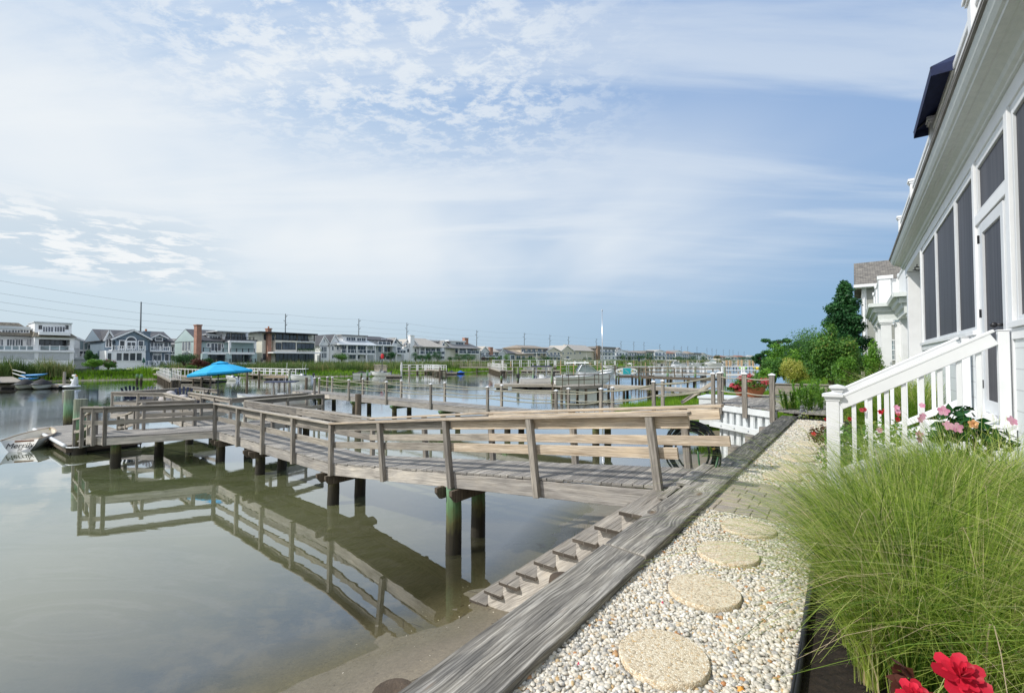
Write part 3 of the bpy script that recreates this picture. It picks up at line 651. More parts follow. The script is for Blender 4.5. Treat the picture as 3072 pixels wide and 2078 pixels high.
mb.tube([P(u, .245+.012*math.sin(u*2), .0) for u in np.linspace(.4, 4.8, 24)], .016, 8); mb.beam(P(.4, .245, -.04), P(4.8, .245, -.04), .012, .11)
o = mb.build('garden_edging', 'edging', None, True); tag(o, 'black plastic garden edging strip between the gravel and the dark soil', 'garden edging')
mb = MB(); mb.beam(P(13.42, -.1, .0), P(13.42, 1.14, .0), .02, .06); o = mb.build('garden_edging', 'edging'); tag(o, 'black edging strip across the far end of the gravel, behind the little statue', 'garden edging')
# bits on the gravel
def fallen(x, y, mat, s, label, cat):
    p = W(x, y, .035); mb = MB(); n = 9; pts = []
    for i in range(n):
        a = i/n*2*PI; r = s*(.65+.35*math.sin(a*4+x)); pts.append(p+Vector((math.cos(a)*r, math.sin(a)*r*.8, .006*math.sin(a*3))))
    c = p+Vector((0, 0, .014))
    for i in range(n): mb.face([c, pts[i], pts[(i+1) % n]], None, random.random())
    o = mb.build(cat.replace(' ', '_'), mat); tag(o, label, cat)
fallen(2223, 2066, 'orange', .028, 'crumpled orange-brown leaf lying on the pebbles at the bottom edge', 'fallen leaf')
fallen(1988, 1808, 'hot_pink', .009, 'tiny pink petal on the gravel between two stepping stones', 'petal')
fallen(1735, 1991, 'hot_pink', .008, 'tiny pink petal on the gravel left of the nearest stepping stone', 'petal')
# ---------------------------------------------------------------- main walkway pier
def un(v): return 5.37+.043*(v-1.7)
def uf(v): return 6.5+.03*(v-1.7)
def zd(v): return .02 if v < 1.7 else (.02-.80*(v-1.7)/7.5 if v < 9.2 else -.78)
pr = thing('walkway_pier', P(6, 1.8, 0), 'weathered grey timber walkway with slatted railings running from the bulkhead to its dock platform', 'pier')
mb = MB(); v = 1.63
while v < 16.4:
    a, b = v, v+.136
    j = random.uniform(-.012, .012)
    mb.hexa([P(un(a)+j, a, zd(a)-.035), P(un(b)+j, b, zd(b)-.035), P(un(b)+j, b, zd(b)), P(un(a)+j, a, zd(a)), P(uf(a)+j, a, zd(a)-.035), P(uf(b)+j, b, zd(b)-.035), P(uf(b)+j, b, zd(b)), P(uf(a)+j, a, zd(a))])
    v += .1425
mb.build('deck', 'wood_deck', pr, bevel=.004)
POLY = [(5.95, 16.42), (6.05, 18.0), (6.5, 23.0), (5.3, 25.3), (8.6, 26.4), (8.66, 22.6), (7.25, 22.5), (6.98, 17.7), (6.98, 16.42)]
def scan(poly, v):
    xs = []
    for i in range(len(poly)):
        (u0, v0), (u1, v1) = poly[i], poly[(i+1) % len(poly)]
        if (v0 <= v) != (v1 <= v): xs.append(u0+(u1-u0)*(v-v0)/(v1-v0))
    return (min(xs), max(xs)) if xs else None
def deck_poly(poly, z, parent, mat='wood_deck', step=.1425, name='deck', fascia='wood_stringer', fh=.2):
    mb = MB(); v = min(p[1] for p in poly); vm = max(p[1] for p in poly)
    while v < vm-.02:
        a = scan(poly, v+.004); b = scan(poly, v+step-.01)
        if a and b: mb.hexa([P(a[0], v, z-.035), P(b[0], v+step-.007, z-.035), P(b[0], v+step-.007, z), P(a[0], v, z), P(a[1], v, z-.035), P(b[1], v+step-.007, z-.035), P(b[1], v+step-.007, z), P(a[1], v, z)])
        v += step
    mb.build(name, mat, parent)
    if fascia:
        mb = MB()
        for i in range(len(poly)):
            (u0, v0), (u1, v1) = poly[i], poly[(i+1) % len(poly)]
            mb.beam(P(u0, v0, z-.037-fh/2), P(u1, v1, z-.037-fh/2), .045, fh)
        mb.build('fascia', fascia, parent)
deck_poly(POLY, -.78, pr)
LW = [(5.98, 16.35), (3.55, 17.55), (3.3, 18.3), (4.2, 19.0), (5.0, 18.4), (6.0, 18.0)]; deck_poly(LW, -.775, pr, step=.14)
RW = [(7.0, 16.55), (10.1, 17.1), (10.1, 18.2), (7.0, 17.75)]; deck_poly(RW, -.777, pr)
# stringers
for nm, fn, o_ in (('n', un, .03), ('f', uf, -.03)):
    for v0, v1 in ((1.5, 5.4), (5.41, 9.2), (9.21, 12.8), (12.81, 16.35)):
        mb = MB(); h = .235
        mb.beam(P(fn(v0)+o_, v0, zd(v0)-.037-h/2), P(fn(v1)+o_, v1, zd(v1)-.037-h/2), .05, h); mb.build('stringer', 'wood_stringer', pr, bevel=.004)
VP_ = [1.84, 3.63, 5.4, 7.28, 9.22, 11.0, 12.75, 14.45, 16.3]
def rtop(v): return zd(v)+.86
def post(parent, a, b, s=.09, mat='wood_grey', name='post', t=None):
    mb = MB(); mb.beam(a, b, s, s, up=U, t=t); return mb.build(name, mat, parent, bevel=.004)
for v in VP_:
    ln = .10 if v < 9 else .0
    for fn, o_ in ((un, -.045), (uf, .0)):
        if fn is uf and v > 15: continue
        lx = ln*1.25 if fn is un else ln*.8
        post(pr, P(fn(v)+o_, v-.02, zd(v)-.27), P(fn(v)+o_, v-.02+lx*1.1, zd(v)+.84))
def rail(parent, pts, w, h, mat, name, t=None, up=(0, 0, 1)):
    for a, b in zip(pts, pts[1:]):
        mb = MB(); mb.beam(a, b, w, h, t=t, up=up); mb.build(name, mat, parent, bevel=.004)
def sec(fn, o_, dz, v0, brk=9.2): return [P(fn(v)+o_, v+(.09 if v < 9 else 0), zd(v)+dz) for v in (v0, 5.35, 9.22, 12.8, 16.3)]
for fn, v0, o1, o2, md in ((un, 1.40, 0, .03, .39), (uf, 1.3, 0, -.055, .42)):
    A_ = sec(fn, -.03 if fn is un else 0, .865, v0)
    rail(pr, A_[:3], .14, .038, 'wood_tan', 'top_rail'); rail(pr, A_[2:], .14, .038, 'wood_far', 'top_rail')
    B_ = sec(fn, o2 if fn is un else -.06, .76, v0+.02)
    rail(pr, B_[:2], .04, .14, 'wood_tan', 'face_rail'); rail(pr, B_[1:], .04, .14, 'wood_grey', 'face_rail')
    C_ = sec(fn, o2, md, v0+.15 if fn is un else 1.2)
    rail(pr, C_[:2], .04, .135, 'wood_tan', 'mid_rail'); rail(pr, C_[1:], .04, .135, 'wood_far', 'mid_rail')
def railing(parent, pts, z, spacing=1.6, H=.87, cm='wood_far', pm='wood_grey', ends=True, posts=None, mid=(.40,), pw=.09, closed=False, face=True):
    Q = [P(a, b, z) for a, b in pts]
    for a, b in zip(Q, Q[1:]):
        n = max(1, round((b-a).length/spacing))
        for i in range(n+1):
            if i == n and b is not Q[-1]: continue
            if i == n and not ends: continue
            p = a.lerp(b, i/n); post(parent, p-Vector((0, 0, .25)), p+Vector((0, 0, H-.02)), pw, pm)
        up = Vector((0, 0, 1)); mb = MB(); mb.beam(a+up*H, b+up*H, .14, .038); mb.build('top_rail', cm, parent)
        if face: mb = MB(); mb.beam(a+up*(H-.09), b+up*(H-.09), .04, .13); mb.build('face_rail', pm, parent)
        for m_ in mid: mb = MB(); mb.beam(a+up*m_, b+up*m_, .04, .13); mb.build('mid_rail', cm, parent)
railing(pr, [(5.98, 16.33), (3.55, 17.55)], -.78, 2.0, mid=(.42,))
railing(pr, [(3.55, 17.55), (3.15, 18.1)], -.78, .45, mid=(.42,))
railing(pr, [(6.02, 18.15), (4.6, 18.75)], -.78, 1.5, mid=(.42,))
railing(pr, [(6.02, 18.2), (6.5, 22.9), (5.34, 25.3), (8.6, 26.4), (8.63, 23.2)], -.78, 1.6)
railing(pr, [(7.25, 22.5), (6.98, 17.75), (10.05, 18.2)], -.78, 1.6)
railing(pr, [(6.95, 16.5), (10.1, 17.05)], -.78, 1.6, ends=True)
# pilings and chamfered beams
for (u_, v_) in [(5.62, 5.45), (6.42, 5.6), (5.85, 9.42), (6.6, 9.5), (6.1, 13.5), (6.72, 13.5), (6.1, 16.2), (6.85, 16.0), (3.85, 17.75), (6.6, 20.4), (5.6, 24.9), (8.3, 26), (8.3, 23), (9.7, 17.6), (5.15, 18.6)]:
    r = .13 if v_ > 6 else .135
    mb = MB(); z1 = zd(v_)-.27
    mb.tube([P(u_, v_, -3.4), P(u_, v_, WZ), P(u_+.01, v_, (WZ+z1)/2), P(u_, v_, z1)], [r*1.05, r, r*.97, r*.93], 18); mb.build('piling', 'pile', pr, 'auto')
for v_ in (5.45, 9.42, 13.5, 16.1):
    for dv in (-.17, .17):
        zc = zd(v_)-.37; mb = MB(); a, b = un(v_)-.16, uf(v_)+.16
        q = [(a, zc+.1), (a, zc+.02), (a+.1, zc-.1), (b-.1, zc-.1), (b, zc+.02), (b, zc+.1)]
        mb.prism([P(x, v_+dv-.03, z) for x, z in q], V*.06, .4); mb.build('cross_beam', 'wood_brown', pr)
mb = MB(); mb.box(P(5.95, 1.60, .045), .06, 1.15, .03, ROT+PI/2); mb = MB(); mb.beam(P(5.42, 1.60, .055), P(6.62, 1.60, .06), .15, .035, t=.8); mb.build('threshold_board', 'wood_deck', pr, bevel=.004)
# gangway down to the floating dock
gw = thing('gangway', P(3.9, 18.6, -.8), 'short wooden gangway with sagging rails dropping from the pier wing to the floating dock', 'gangway')
mb = MB()
for i in range(18):
    a = P(3.55+.03*i*0, 18.45+i*.15, -.80-.028*i); mb.beam(a, a+U*1.05, .14, .03)
mb.build('deck', 'wood_deck', gw)
for uu in (3.5, 4.65):
    pts = [P(uu, 18.3+t*2.9, .08-.62*t-.10*math.sin(PI*t)) for t in np.linspace(0, 1, 8)]
    mb = MB()
    for a, b in zip(pts, pts[1:]): mb.beam(a, b, .10, .05, t=.7)
    mb.build('hand_rail', 'wood_far', gw)
    mb = MB()
    for a, b in zip(pts, pts[1:]): mb.beam(a-Vector((0, 0, .42)), b-Vector((0, 0, .42)), .04, .09, t=.7)
    mb.build('mid_rail', 'wood_far', gw)
    for t in (0, .33, .66, 1):
        p = P(uu, 18.3+t*2.9, .05-.62*t-.10*math.sin(PI*t)); post(gw, p-Vector((0, 0, .95)), p, .08)
def floatdock(label, u0, u1, v0, v1, zt=-1.40, group=None, mat='wood_deck', th=.22, plank=.14, along='u', fm='wood_brown'):
    c = P((u0+u1)/2, (v0+v1)/2, WZ); r = thing('floating_dock', c, label, 'floating dock', group)
    mb = MB()
    if along == 'u':
        n = max(2, int((v1-v0)/plank)); s = (v1-v0)/n
        for i in range(n): mb.boxuv(u0, u1, v0+i*s, v0+(i+1)*s-.008, zt-.04, zt)
    else:
        n = max(2, int((u1-u0)/plank)); s = (u1-u0)/n
        for i in range(n): mb.boxuv(u0+i*s, u0+(i+1)*s-.008, v0, v1, zt-.04, zt, along='v')
    mb.build('deck', mat, r)
    mb = MB()
    for a, b in (((u0, v0), (u1, v0)), ((u1, v0), (u1, v1)), ((u1, v1), (u0, v1)), ((u0, v1), (u0, v0))): mb.beam(P(*a, zt-.045-th/2), P(*b, zt-.045-th/2), .05, th)
    mb.build('frame', fm, r)
    mb = MB(); L = max(u1-u0, v1-v0); n = max(2, int(L/1.1))
    for i in range(n):
        if v1-v0 > u1-u0: a = v0+(v1-v0)*i/n+.1; mb.boxuv(u0+.08, u1-.08, a, a+(v1-v0)/n*.75, WZ-.25, zt-.24)
        else: a = u0+(u1-u0)*i/n+.1; mb.boxuv(a, a+(u1-u0)/n*.75, v0+.08, v1-.08, WZ-.25, zt-.24)
    mb.build('floats', 'black_matte', r)
    return r
fd = floatdock('wooden floating dock beside the moored white rowing dinghy', 3.35, 5.35, 21.3, 27.8)
mb = MB(); mb.tube([P(3.30, v, -1.43) for v in np.linspace(21.3, 27.5, 12)], .06, 8); mb.build('bumper', 'float_white', fd, True)
def mooring_pile(p, r, top, label, ring=False, mat='pile', group='green mooring piles around the docks', cap_=None, stick=0, n=16):
    root = thing('mooring_pile', (p.x, p.y, WZ), label, 'piling', group)
    mb = MB(); mb.tube([(p.x, p.y, -3.6), (p.x, p.y, WZ), (p.x+.01, p.y, top)], [r*1.04, r, r*.95], n); mb.build('pole', mat, root, 'auto')
    if ring: mb = MB(); a = [Vector((p.x+math.cos(i/16*2*PI)*r*1.75, p.y+math.sin(i/16*2*PI)*r*1.75, -1.47)) for i in range(17)]; mb.tube(a, .022, 8, False); mb.build('hoop', 'float_white', root, True)
    if cap_: mb = MB(); mb.lathe((p.x, p.y, top), [(r*1.15, 0), (r*1.1, .06), (.001, .22)], 12); mb.build('cap', cap_, root)
    return root
mooring_pile(D(238, 1340, 15.7), .19, .13, 'thick green-stained piling with a white hoop beside the floating dock, nearest on the left', True)
mooring_pile(D(205, 1260, 20.6), .18, .10, 'green-stained piling behind the nearer thick one on the left', False)
# ---------------------------------------------------------------- steps down to the water
stp = thing('water_steps', P(4.9, 2.6, -1.2), 'narrow open timber steps leading from the bulkhead cap down into the shallow water', 'steps')
for i in range(9):
    v0 = 1.63+i*.282; z = -.02-.21*i; mb = MB(); mb.endm = 1; us = 4.33+.035*i; j = random.uniform(-.012, .012)
    mb.boxuv(us+j, 5.30, v0, v0+.145, z-.045, z, t=random.uniform(.5, 1)); mb.boxuv(us+j+random.uniform(-.01, .01), 5.30, v0+.148, v0+.287, z-.045, z-.002, t=random.uniform(.5, 1)); mb.build('tread', ['wood_grey', 'wood_dark'], stp, bevel=.004)
for us in (4.375, 5.2):
    mb = MB(); k = .035/.282; q = [(1.60, -.066), (1.92, -.066)]
    for i in range(1, 9): q += [(1.635+.282*i+.28, -.068-.21*i)] if False else []
    q = [(1.60, -.07), (1.915, -.07)]
    for i in range(1, 9): q += [(1.916+.282*(i-1), -.07-.21*i), (1.915+.282*i, -.07-.21*i)]
    q += [(4.17, -2.05), (3.62, -2.02), (1.60, -.56)]
    c = [P(us+k*(a-1.6), a, z) for a, z in q]; off = U*.045; n = len(c); bt = [(a, -.56-(a-1.6)*.725) for a, z in q]
    pts = q[:-3]; lo = [(a, max(-2.10, -.66-(a-1.6)*.72)) for a, z in pts]
    for (a0, z0), (a1, z1), (b0, y0), (b1, y1) in zip(pts, pts[1:], lo, lo[1:]):
        A = [P(us+k*(b0-1.6), b0, y0), P(us+k*(b1-1.6), b1, y1), P(us+k*(a1-1.6), a1, z1), P(us+k*(a0-1.6), a0, z0)]
        ux = lambda a, z: ((a-1.6)*1.24+3, (z+(a-1.6)*.735)*.8+3)
        if abs(a1-a0) < .01:
            mb.face([P(us+k*(a0-1.6), a0, z0), P(us+k*(a1-1.6), a1, z1), P(us+k*(a1-1.6), a1, z1)+off, P(us+k*(a0-1.6), a0, z0)+off]); continue
        mb.face(A, [ux(b0, y0), ux(b1, y1), ux(a1, z1), ux(a0, z0)], .8); mb.face([p+off for p in A][::-1], None, .5)
        mb.face([A[1], A[0], A[0]+off, A[1]+off]); mb.face([A[3], A[2], A[2]+off, A[3]+off])
    a, z = pts[-1]; l = lo[-1]; mb.face([P(us+k*(a-1.6), a, z), P(us+k*(l[0]-1.6), *l), P(us+k*(l[0]-1.6), *l)+off, P(us+k*(a-1.6), a, z)+off])
    mb.build('stringer', 'wood_stringer', stp)
mb = MB(); mb.beam(P(4.5, 4.05, -1.86), P(5.35, 4.1, -1.86), .26, .2); mb.build('foot_block', 'lichen', stp, bevel=.02)
mb = MB(); mb.boxuv(4.35, 5.36, 1.60-.0, 1.625, -.06, .03, .5); mb.boxuv(4.9, 5.34, 1.58, 1.72, .0, .03, .6); mb.build('landing_board', 'wood_cap', stp, bevel=.004)
# ---------------------------------------------------------------- dinghy
def loft(mb, secs, t=.5, m=0, close=True):
    for A_, B_ in zip(secs, secs[1:]):
        for j in range(len(A_)-1): mb.face([A_[j], A_[j+1], B_[j+1], B_[j]], None, t, m)
def hull_secs(o, h, L, B, zk, zs, n=10, m=7, bow=.55, flare=.8, keel=.5, rise=.25):
    """o stern centre on the water line, h heading vector; sections from stern to bow"""
    s_ = Vector((-h.y, h.x, 0)); out = []
    for i in range(n+1):
        x = i/n; bb = B/2*(1-max(0, (x-bow)/(1-bow))**2.3)*(.92+.08*math.sin(PI*min(1, x*1.4)))
        zt = zs*(1+rise*x**2.2); zb = zk*(1-max(0, (x-.62)/.38)**2*1.0)+zt*.0
        zb = zb if x < .62 else zk+(zt*.82-zk)*((x-.62)/.38)**2.6
        row = []
        for j in range(m):
            a = -1+2*j/(m-1); aa = abs(a)
            hx = math.copysign(aa**.75, a)*bb*(1 if aa > .99 else flare*.25+.75)
            z = zb+(zt-zb)*(aa**2.3)
            row.append(o+h*(L*x+(.06*L*(zt-zb)*0))+s_*hx+Vector((0, 0, z)))
        out.append(row)
    return out
dg = thing('dinghy', (-17.9, 17.2, WZ), 'small white rowing dinghy with a wooden gunwale and a name on its transom', 'dinghy')
st = Vector((-17.38, 16.15, WZ)); hd = (Vector((-18.30, 18.15, WZ))-st).normalized()
secs = hull_secs(st, hd, 2.15, 1.08, -.10, .40, 12, 9, .45, rise=.35)
mb = MB(); loft(mb, secs); mb.face(secs[0]); mb.build('hull', 'white_old', dg, True)
mb = MB(); sec2 = [[p.lerp(sum(r, Vector())/len(r), .07)+Vector((0, 0, .02)) for p in r] for r in secs]; loft(mb, [r[::-1] for r in sec2]); mb.build('interior', 'hull_cream', dg, True)
mb = MB()
for j in (0, -1): mb.tube([r[j]+Vector((0, 0, .01)) for r in secs], .022, 6)
mb.build('gunwale', 'wood_tan', dg, True)
mb = MB()
sv = Vector((-hd.y, hd.x, 0))
for fx_, z_ in ((.28, .24), (.55, .26)): mb.beam(st+hd*2.15*fx_-sv*.5+Vector((0, 0, z_)), st+hd*2.15*fx_+sv*.5+Vector((0, 0, z_)), .2, .03)
mb.build('thwart', 'wood_tan', dg)
mb = MB(); mb.beam(st-hd*.015+sv*.12+Vector((0, 0, .36)), st-hd*.015-sv*.38+Vector((0, 0, .36)), .02, .05); mb.build('transom_board', 'rust', dg)
def text(body, size, loc, rx, rz, mat, parent, ext=.002, name='lettering', shear=0):
    c = bpy.data.curves.new(name, 'FONT'); c.body = body; c.size = size; c.extrude = ext; c.align_x = 'CENTER'; c.shear = shear; c.materials.append(MATS[mat])
    t = bpy.data.objects.new('tmp', c); COL.objects.link(t); dg_ = bpy.context.evaluated_depsgraph_get(); me = bpy.data.meshes.new_from_object(t.evaluated_get(dg_))
    COL.objects.unlink(t); o = bpy.data.objects.new(name, me); COL.objects.link(o)
    M = Matrix.Translation(loc) @ Euler((rx, 0, rz)).to_matrix().to_4x4(); me.transform(wm(parent).inverted() @ M); o.parent = parent; return o
text('Merrily', .25, st-hd*.022+Vector((0, 0, .13)), PI/2, math.atan2(hd.y, hd.x)-PI/2, 'black', dg, shear=.35)
text('20', .12, st-hd*.022+Vector((0, 0, .03)), PI/2, math.atan2(hd.y, hd.x)-PI/2, 'black', dg, shear=.35)
mb = MB(); mb.tube(catenary(st+hd*2.1+Vector((0, 0, .5)), P(3.4, 26.6, -1.36), .12), .018, 6); o = mb.build('mooring_line', 'rope_yellow', None, True); tag(o, 'yellow line tying the dinghy to the floating dock', 'rope')
# ---------------------------------------------------------------- adirondack chairs
def chair(loc, rz, label):
    r = thing('adirondack_chair', loc, label, 'chair', 'navy slatted armchairs on the dock platform'); r.rotation_euler = (0, 0, rz)
    M = Matrix.Translation(loc) @ Matrix.Rotation(rz, 4, 'Z'); q = lambda x, y, z: M @ Vector((x, y, z))
    mb = MB()
    for i in range(5):                         # fanned back slats
        a = (i-2)*.11; top = .92-.035*abs(i-2)**1.6; x0 = (i-2)*.095
        mb.beam(q(x0, -.22, .30), q(x0+math.sin(a)*.6, -.52, top+.05), .088, .02, up=(q(0, 1, .4)-q(0, 0, 0)))
    mb.build('backrest', 'navy', r)
    mb = MB()
    for i in range(6): y = -.2+i*.095; mb.beam(q(-.27, y, .27+.018*i), q(.27, y, .27+.018*i), .085, .02)
    mb.build('seat', 'navy', r)
    for s in (-1, 1):
        mb = MB(); mb.beam(q(s*.34, -.35, .55), q(s*.34, .38, .57), .13, .025); mb.build('armrest', 'navy', r)
        mb = MB(); mb.beam(q(s*.32, .32, 0), q(s*.32, .30, .55), .035, .1); mb.build('leg', 'navy', r)
        mb = MB(); mb.beam(q(s*.29, .33, .34), q(s*.29, -.55, .04), .03, .12); mb.build('leg', 'navy', r)
    return r
c1 = D(396, 1200, 23.0); c2 = D(429, 1212, 21.6); c3 = D(548, 1210, 21.2); c4 = D(592, 1200, 21.4)
for p, a, l in ((c1, .5, 'navy slatted armchair farther left on the dock platform, half hidden by the rail'), (c2, 3.0-PI*0+.15, 'navy slatted armchair with its back to the camera on the dock platform'), (c3, 3.9, 'navy slatted armchair holding a pale pillow, right of the other two'), (c4, 2.0, 'navy armchair peeking past the rail under the turquoise umbrella')):
    p = Vector((p.x, p.y, -.775)); ch = chair(p, a if a != 3.9 else 3.7, l)
mb = MB(); p = c3; mb.ball(Vector((p.x+.02, p.y-.02, -.775+.48)), .26, .16, .16, 10); o = mb.build('pillow', 'cushion', None, True); tag(o, 'pale grey pillow resting on the navy armchair', 'pillow')
p = D(503, 1190, 21.0); mb = MB(); mb.ball(Vector((p.x, p.y, -.40)), .36, .34, .34, 12); mb.ball(Vector((p.x+.05, p.y+.1, -.2)), .25, .2, .25, 10); o = mb.build('beanbag', 'cushion', None, True); tag(o, 'rounded pale grey beanbag on the dock between the navy chairs', 'beanbag')
# turquoise umbrella
ub = D(653, 1212, 20.4); ub.z = -.78
um_ = thing('patio_umbrella', ub, 'open turquoise patio umbrella standing on the dock platform', 'umbrella')
mb = MB(); mb.tube([ub, ub+Vector((0, 0, 2.05))], .022, 8); mb.build('pole', 'pole_grey', um_, True)
def canopy(mb, c, r, drop, n=8, tilt=(0, 0), rot=0, fl=.08):
    c = Vector(c); T = Euler((tilt[0], tilt[1], 0)).to_matrix(); rings = []
    for k in range(5):
        t = k/4; rings.append([c+T @ Vector((math.cos(2*PI*j/n+rot)*r*t, math.sin(2*PI*j/n+rot)*r*t, -drop*t**1.25)) for j in range(n)])
    for k in range(4):
        for j in range(n):
            q = (j+1) % n
            if k == 0: mb.face([rings[0][0], rings[1][j], rings[1][q]], None, j/n)
            else: mb.face([rings[k][j], rings[k+1][j], rings[k+1][q], rings[k][q]], None, j/n)
    for j in range(n):
        q = (j+1) % n; a, b = rings[4][j], rings[4][q]; d = T @ Vector((0, 0, -fl)); mb.face([a, a+d, b+d, b], None, .4)
    return rings
mb = MB(); rg = canopy(mb, ub+Vector((.05, 0, 2.13)), 1.32, .46, 8, (0, -.10), .2); mb.build('canopy', 'canvas_turq', um_)
mb = MB(); canopy(mb, ub+Vector((.06, 0, 2.19)), .35, .10, 8, (0, -.10), .2, .03); mb.build('vent', 'canvas_turq', um_)
mb = MB()
for j in range(8): mb.tube([ub+Vector((.04, 0, 1.55)), rg[2][j]-Vector((0, 0, .03))], .01, 5); mb.tube([rg[0][0], rg[4][j]-Vector((0, 0, .02))], .008, 5)
mb.build('ribs', 'pole_grey', um_)
# hose coils on the end post, red float under the deck
hp = P(uf(1.84), 1.84, .36); hs = thing('garden_hose', hp, 'coiled black garden hose hung over the last post of the walkway railing', 'hose')
mb = MB(); pts = []
for i in range(9*22):
    a = i/22*2*PI; k = i/22; R = .31+.045*math.sin(k*2.1); cz = hp.z-.10-.03*math.sin(k*1.3)
    c_ = hp-V*(-.00+.0)+V*(-.02)+U*(.09+.022*math.sin(k*3.3)*1.0)+V*(.05*math.sin(k*1.7))
    pts.append(Vector((c_.x, c_.y, cz-.02*k*.3))-V*math.cos(a)*R+Vector((0, 0, math.sin(a)*R*1.12)))
mb.tube(pts, .0135, 7); mb.build('coil', 'hose', hs, True)
mb = MB(); a = hp+U*.0+V*-.12+Vector((0, 0, -.06)); mb.tube([a, a+V*-.02+Vector((0, 0, -.2)), a+V*-.05+Vector((0, 0, -.5)), a+V*-.2+Vector((0, 0, -.38)), a+V*-.26+Vector((0, 0, -.1))], .012, 7); mb.build('loose_end', 'hose_green', hs, True)
mb = MB(); a = hp+V*-.27+Vector((0, 0, .06)); mb.tube([a+Vector((0, 0, .09)), a, a+V*-.05+Vector((0, 0, -.1))], [.016, .024, .02], 8); mb.tube([a+V*-.05+Vector((0, 0, -.1)), a+V*-.06+Vector((0, 0, -.125))], .021, 8, m=1); mb.build('nozzle', ['black', 'brass'], hs, True)
p = P(6.3, 4.6, -.62); mb = MB(); mb.ball(p, .17, .17, .17, 14); o = mb.build('mooring_float', 'pink', None, True); tag(o, 'dull red round float hanging under the walkway deck', 'float')
# ================================================================ near house on the right
FV = -1.25
hs = thing('porch_house', P(10, FV, 0), 'large white house at right with a screened porch and moulded cornice', 'house')
def part(mb, name, mat, par=None, **k): return mb.build(name, mat, par or hs, **k)
mb = MB()
for a, b, z1 in ((-2, 6.45, 1.80), (7.98, 13.65, 1.80)): mb.boxuv(a, b, FV-.15, FV, -.1, z1, .5)
mb.boxuv(-2, 17.3, FV-9, FV-3.2, -.1, 4.2, .5); part(mb, 'wall', 'siding_near')
mb = MB()
for a, b in ((-2, 6.42), (8.0, 13.7)): mb.boxuv(a, b, FV-.2, FV+.05, 1.80, 1.86, .5); mb.boxuv(a, b, FV-.02, FV+.022, 1.69, 1.797, .5)
part(mb, 'sill', 'white', bevel=.004)
mb = MB(); mb.boxuv(6.45, 17.2, FV-3.2, FV-.02, .0, .85, .5); mb.boxuv(6.40, 8.0, FV-.3, FV+.10, .82, .87, .6); part(mb, 'porch_floor', 'white_trim')
mb = MB(); mb.boxuv(-2, 17.45, FV-.2, FV+.0, 3.97, 4.14, .5); mb.boxuv(-2, 13.6, FV-.06, FV-.015, 3.90, 3.968, .5); mb.boxuv(17.1, 17.44, FV-3.2, FV-.2, 3.97, 4.14); part(mb, 'frieze', 'white', bevel=.005)
mb = MB(); mb.boxuv(-2, 17.1, FV-3.2, FV-.21, 4.02, 4.10, .5); part(mb, 'porch_ceiling', 'white')
mb = MB(); prof = [(FV-.2, 4.142), (FV+.025, 4.142), (FV+.028, 4.165), (FV+.06, 4.185), (FV+.075, 4.23), (FV+.12, 4.262), (FV+.155, 4.266), (FV+.165, 4.282), (FV+.235, 4.286), (FV+.24, 4.31), (FV+.262, 4.325), (FV+.29, 4.37), (FV+.315, 4.43), (FV+.315, 4.448), (FV-.2, 4.45)]
mb.prism([P(-2, a, z) for a, z in prof], U*19.75, .5); part(mb, 'cornice', 'cornice_paint')
mb = MB(); mb.boxuv(-2, 17.78, FV-3.3, FV+.34, 4.453, 4.475, .5); mb.boxuv(-2, 17.8, FV+.30, FV+.345, 4.48, 4.50, .5); part(mb, 'roof_edge', 'roof_grey')
mb = MB(); mb.boxuv(-2, 17.8, FV-9, FV-.1, 4.478, 4.53, .5); part(mb, 'roof_deck', 'roof_grey')
mb = MB(); mb.boxuv(-2, 17.0, FV-9.2, FV-5.0, 4.54, 7.4, .5); part(mb, 'upper_storey', 'siding_near')
# panes, frames and the screen door
def frame(u0, u1, z0, z1, nm='window', pane='screen_mesh', w=.05, v=FV):
    mb = MB(); e = .004
    mb.boxuv(u0, u0+w, v-.06, v-.01, z0, z1, .5); mb.boxuv(u1-w, u1, v-.06, v-.01, z0, z1, .5); mb.boxuv(u0+w, u1-w, v-.058, v-.012, z0, z0+w, .5); mb.boxuv(u0+w, u1-w, v-.058, v-.012, z1-w, z1, .5)
    f = mb.build(nm, 'door_white', hs, bevel=.004); mb = MB(); mb.boxuv(u0+w*.8, u1-w*.8, v-.045, v-.035, z0+w*.8, z1-w*.8, .5); mb.build('screen', pane, f); return f
for a, b in ((11.55, 13.60), (9.50, 11.50), (8.12, 9.45), (4.5, 6.38), (2.5, 4.45), (.5, 2.45), (-1.9, .45)): frame(a, b, 1.865, 3.90)
frame(6.56, 7.95, 3.28, 3.90, 'transom', w=.05)
for a, b in ((13.6, 13.72), (7.98, 8.10), (6.42, 6.55)): mb = MB(); mb.boxuv(a, b, FV-.12, FV+.012, .85 if a < 13 else 0, 3.97, .5); part(mb, 'frame_post', 'white', bevel=.004)
mb = MB(); mb.boxuv(6.55, 7.98, FV-.10, FV+.010, 3.15, 3.275, .5); part(mb, 'door_lintel', 'white', bevel=.004)
dr = MB(); a, b = 6.72, 7.78
for x0, x1, z0, z1 in ((a, a+.11, .88, 3.13), (b-.11, b, .88, 3.13), (a+.11, b-.11, 3.0, 3.13), (a+.11, b-.11, .88, 1.02)): dr.boxuv(x0, x1, FV-.05, FV+.0, z0, z1, .5)
door = dr.build('screen_door', 'door_white', hs, bevel=.004)
mb = MB(); mb.boxuv(a+.09, b-.09, FV-.032, FV-.022, 1.0, 3.02, .5); mb.build('screen', 'screen_mesh', door)
mb = MB()
for x0, x1 in ((6.553, 6.717), (7.783, 7.977)): mb.boxuv(x0, x1, FV-.05, FV-.012, .87, 3.145, .5)
part(mb, 'side_jamb', 'white')
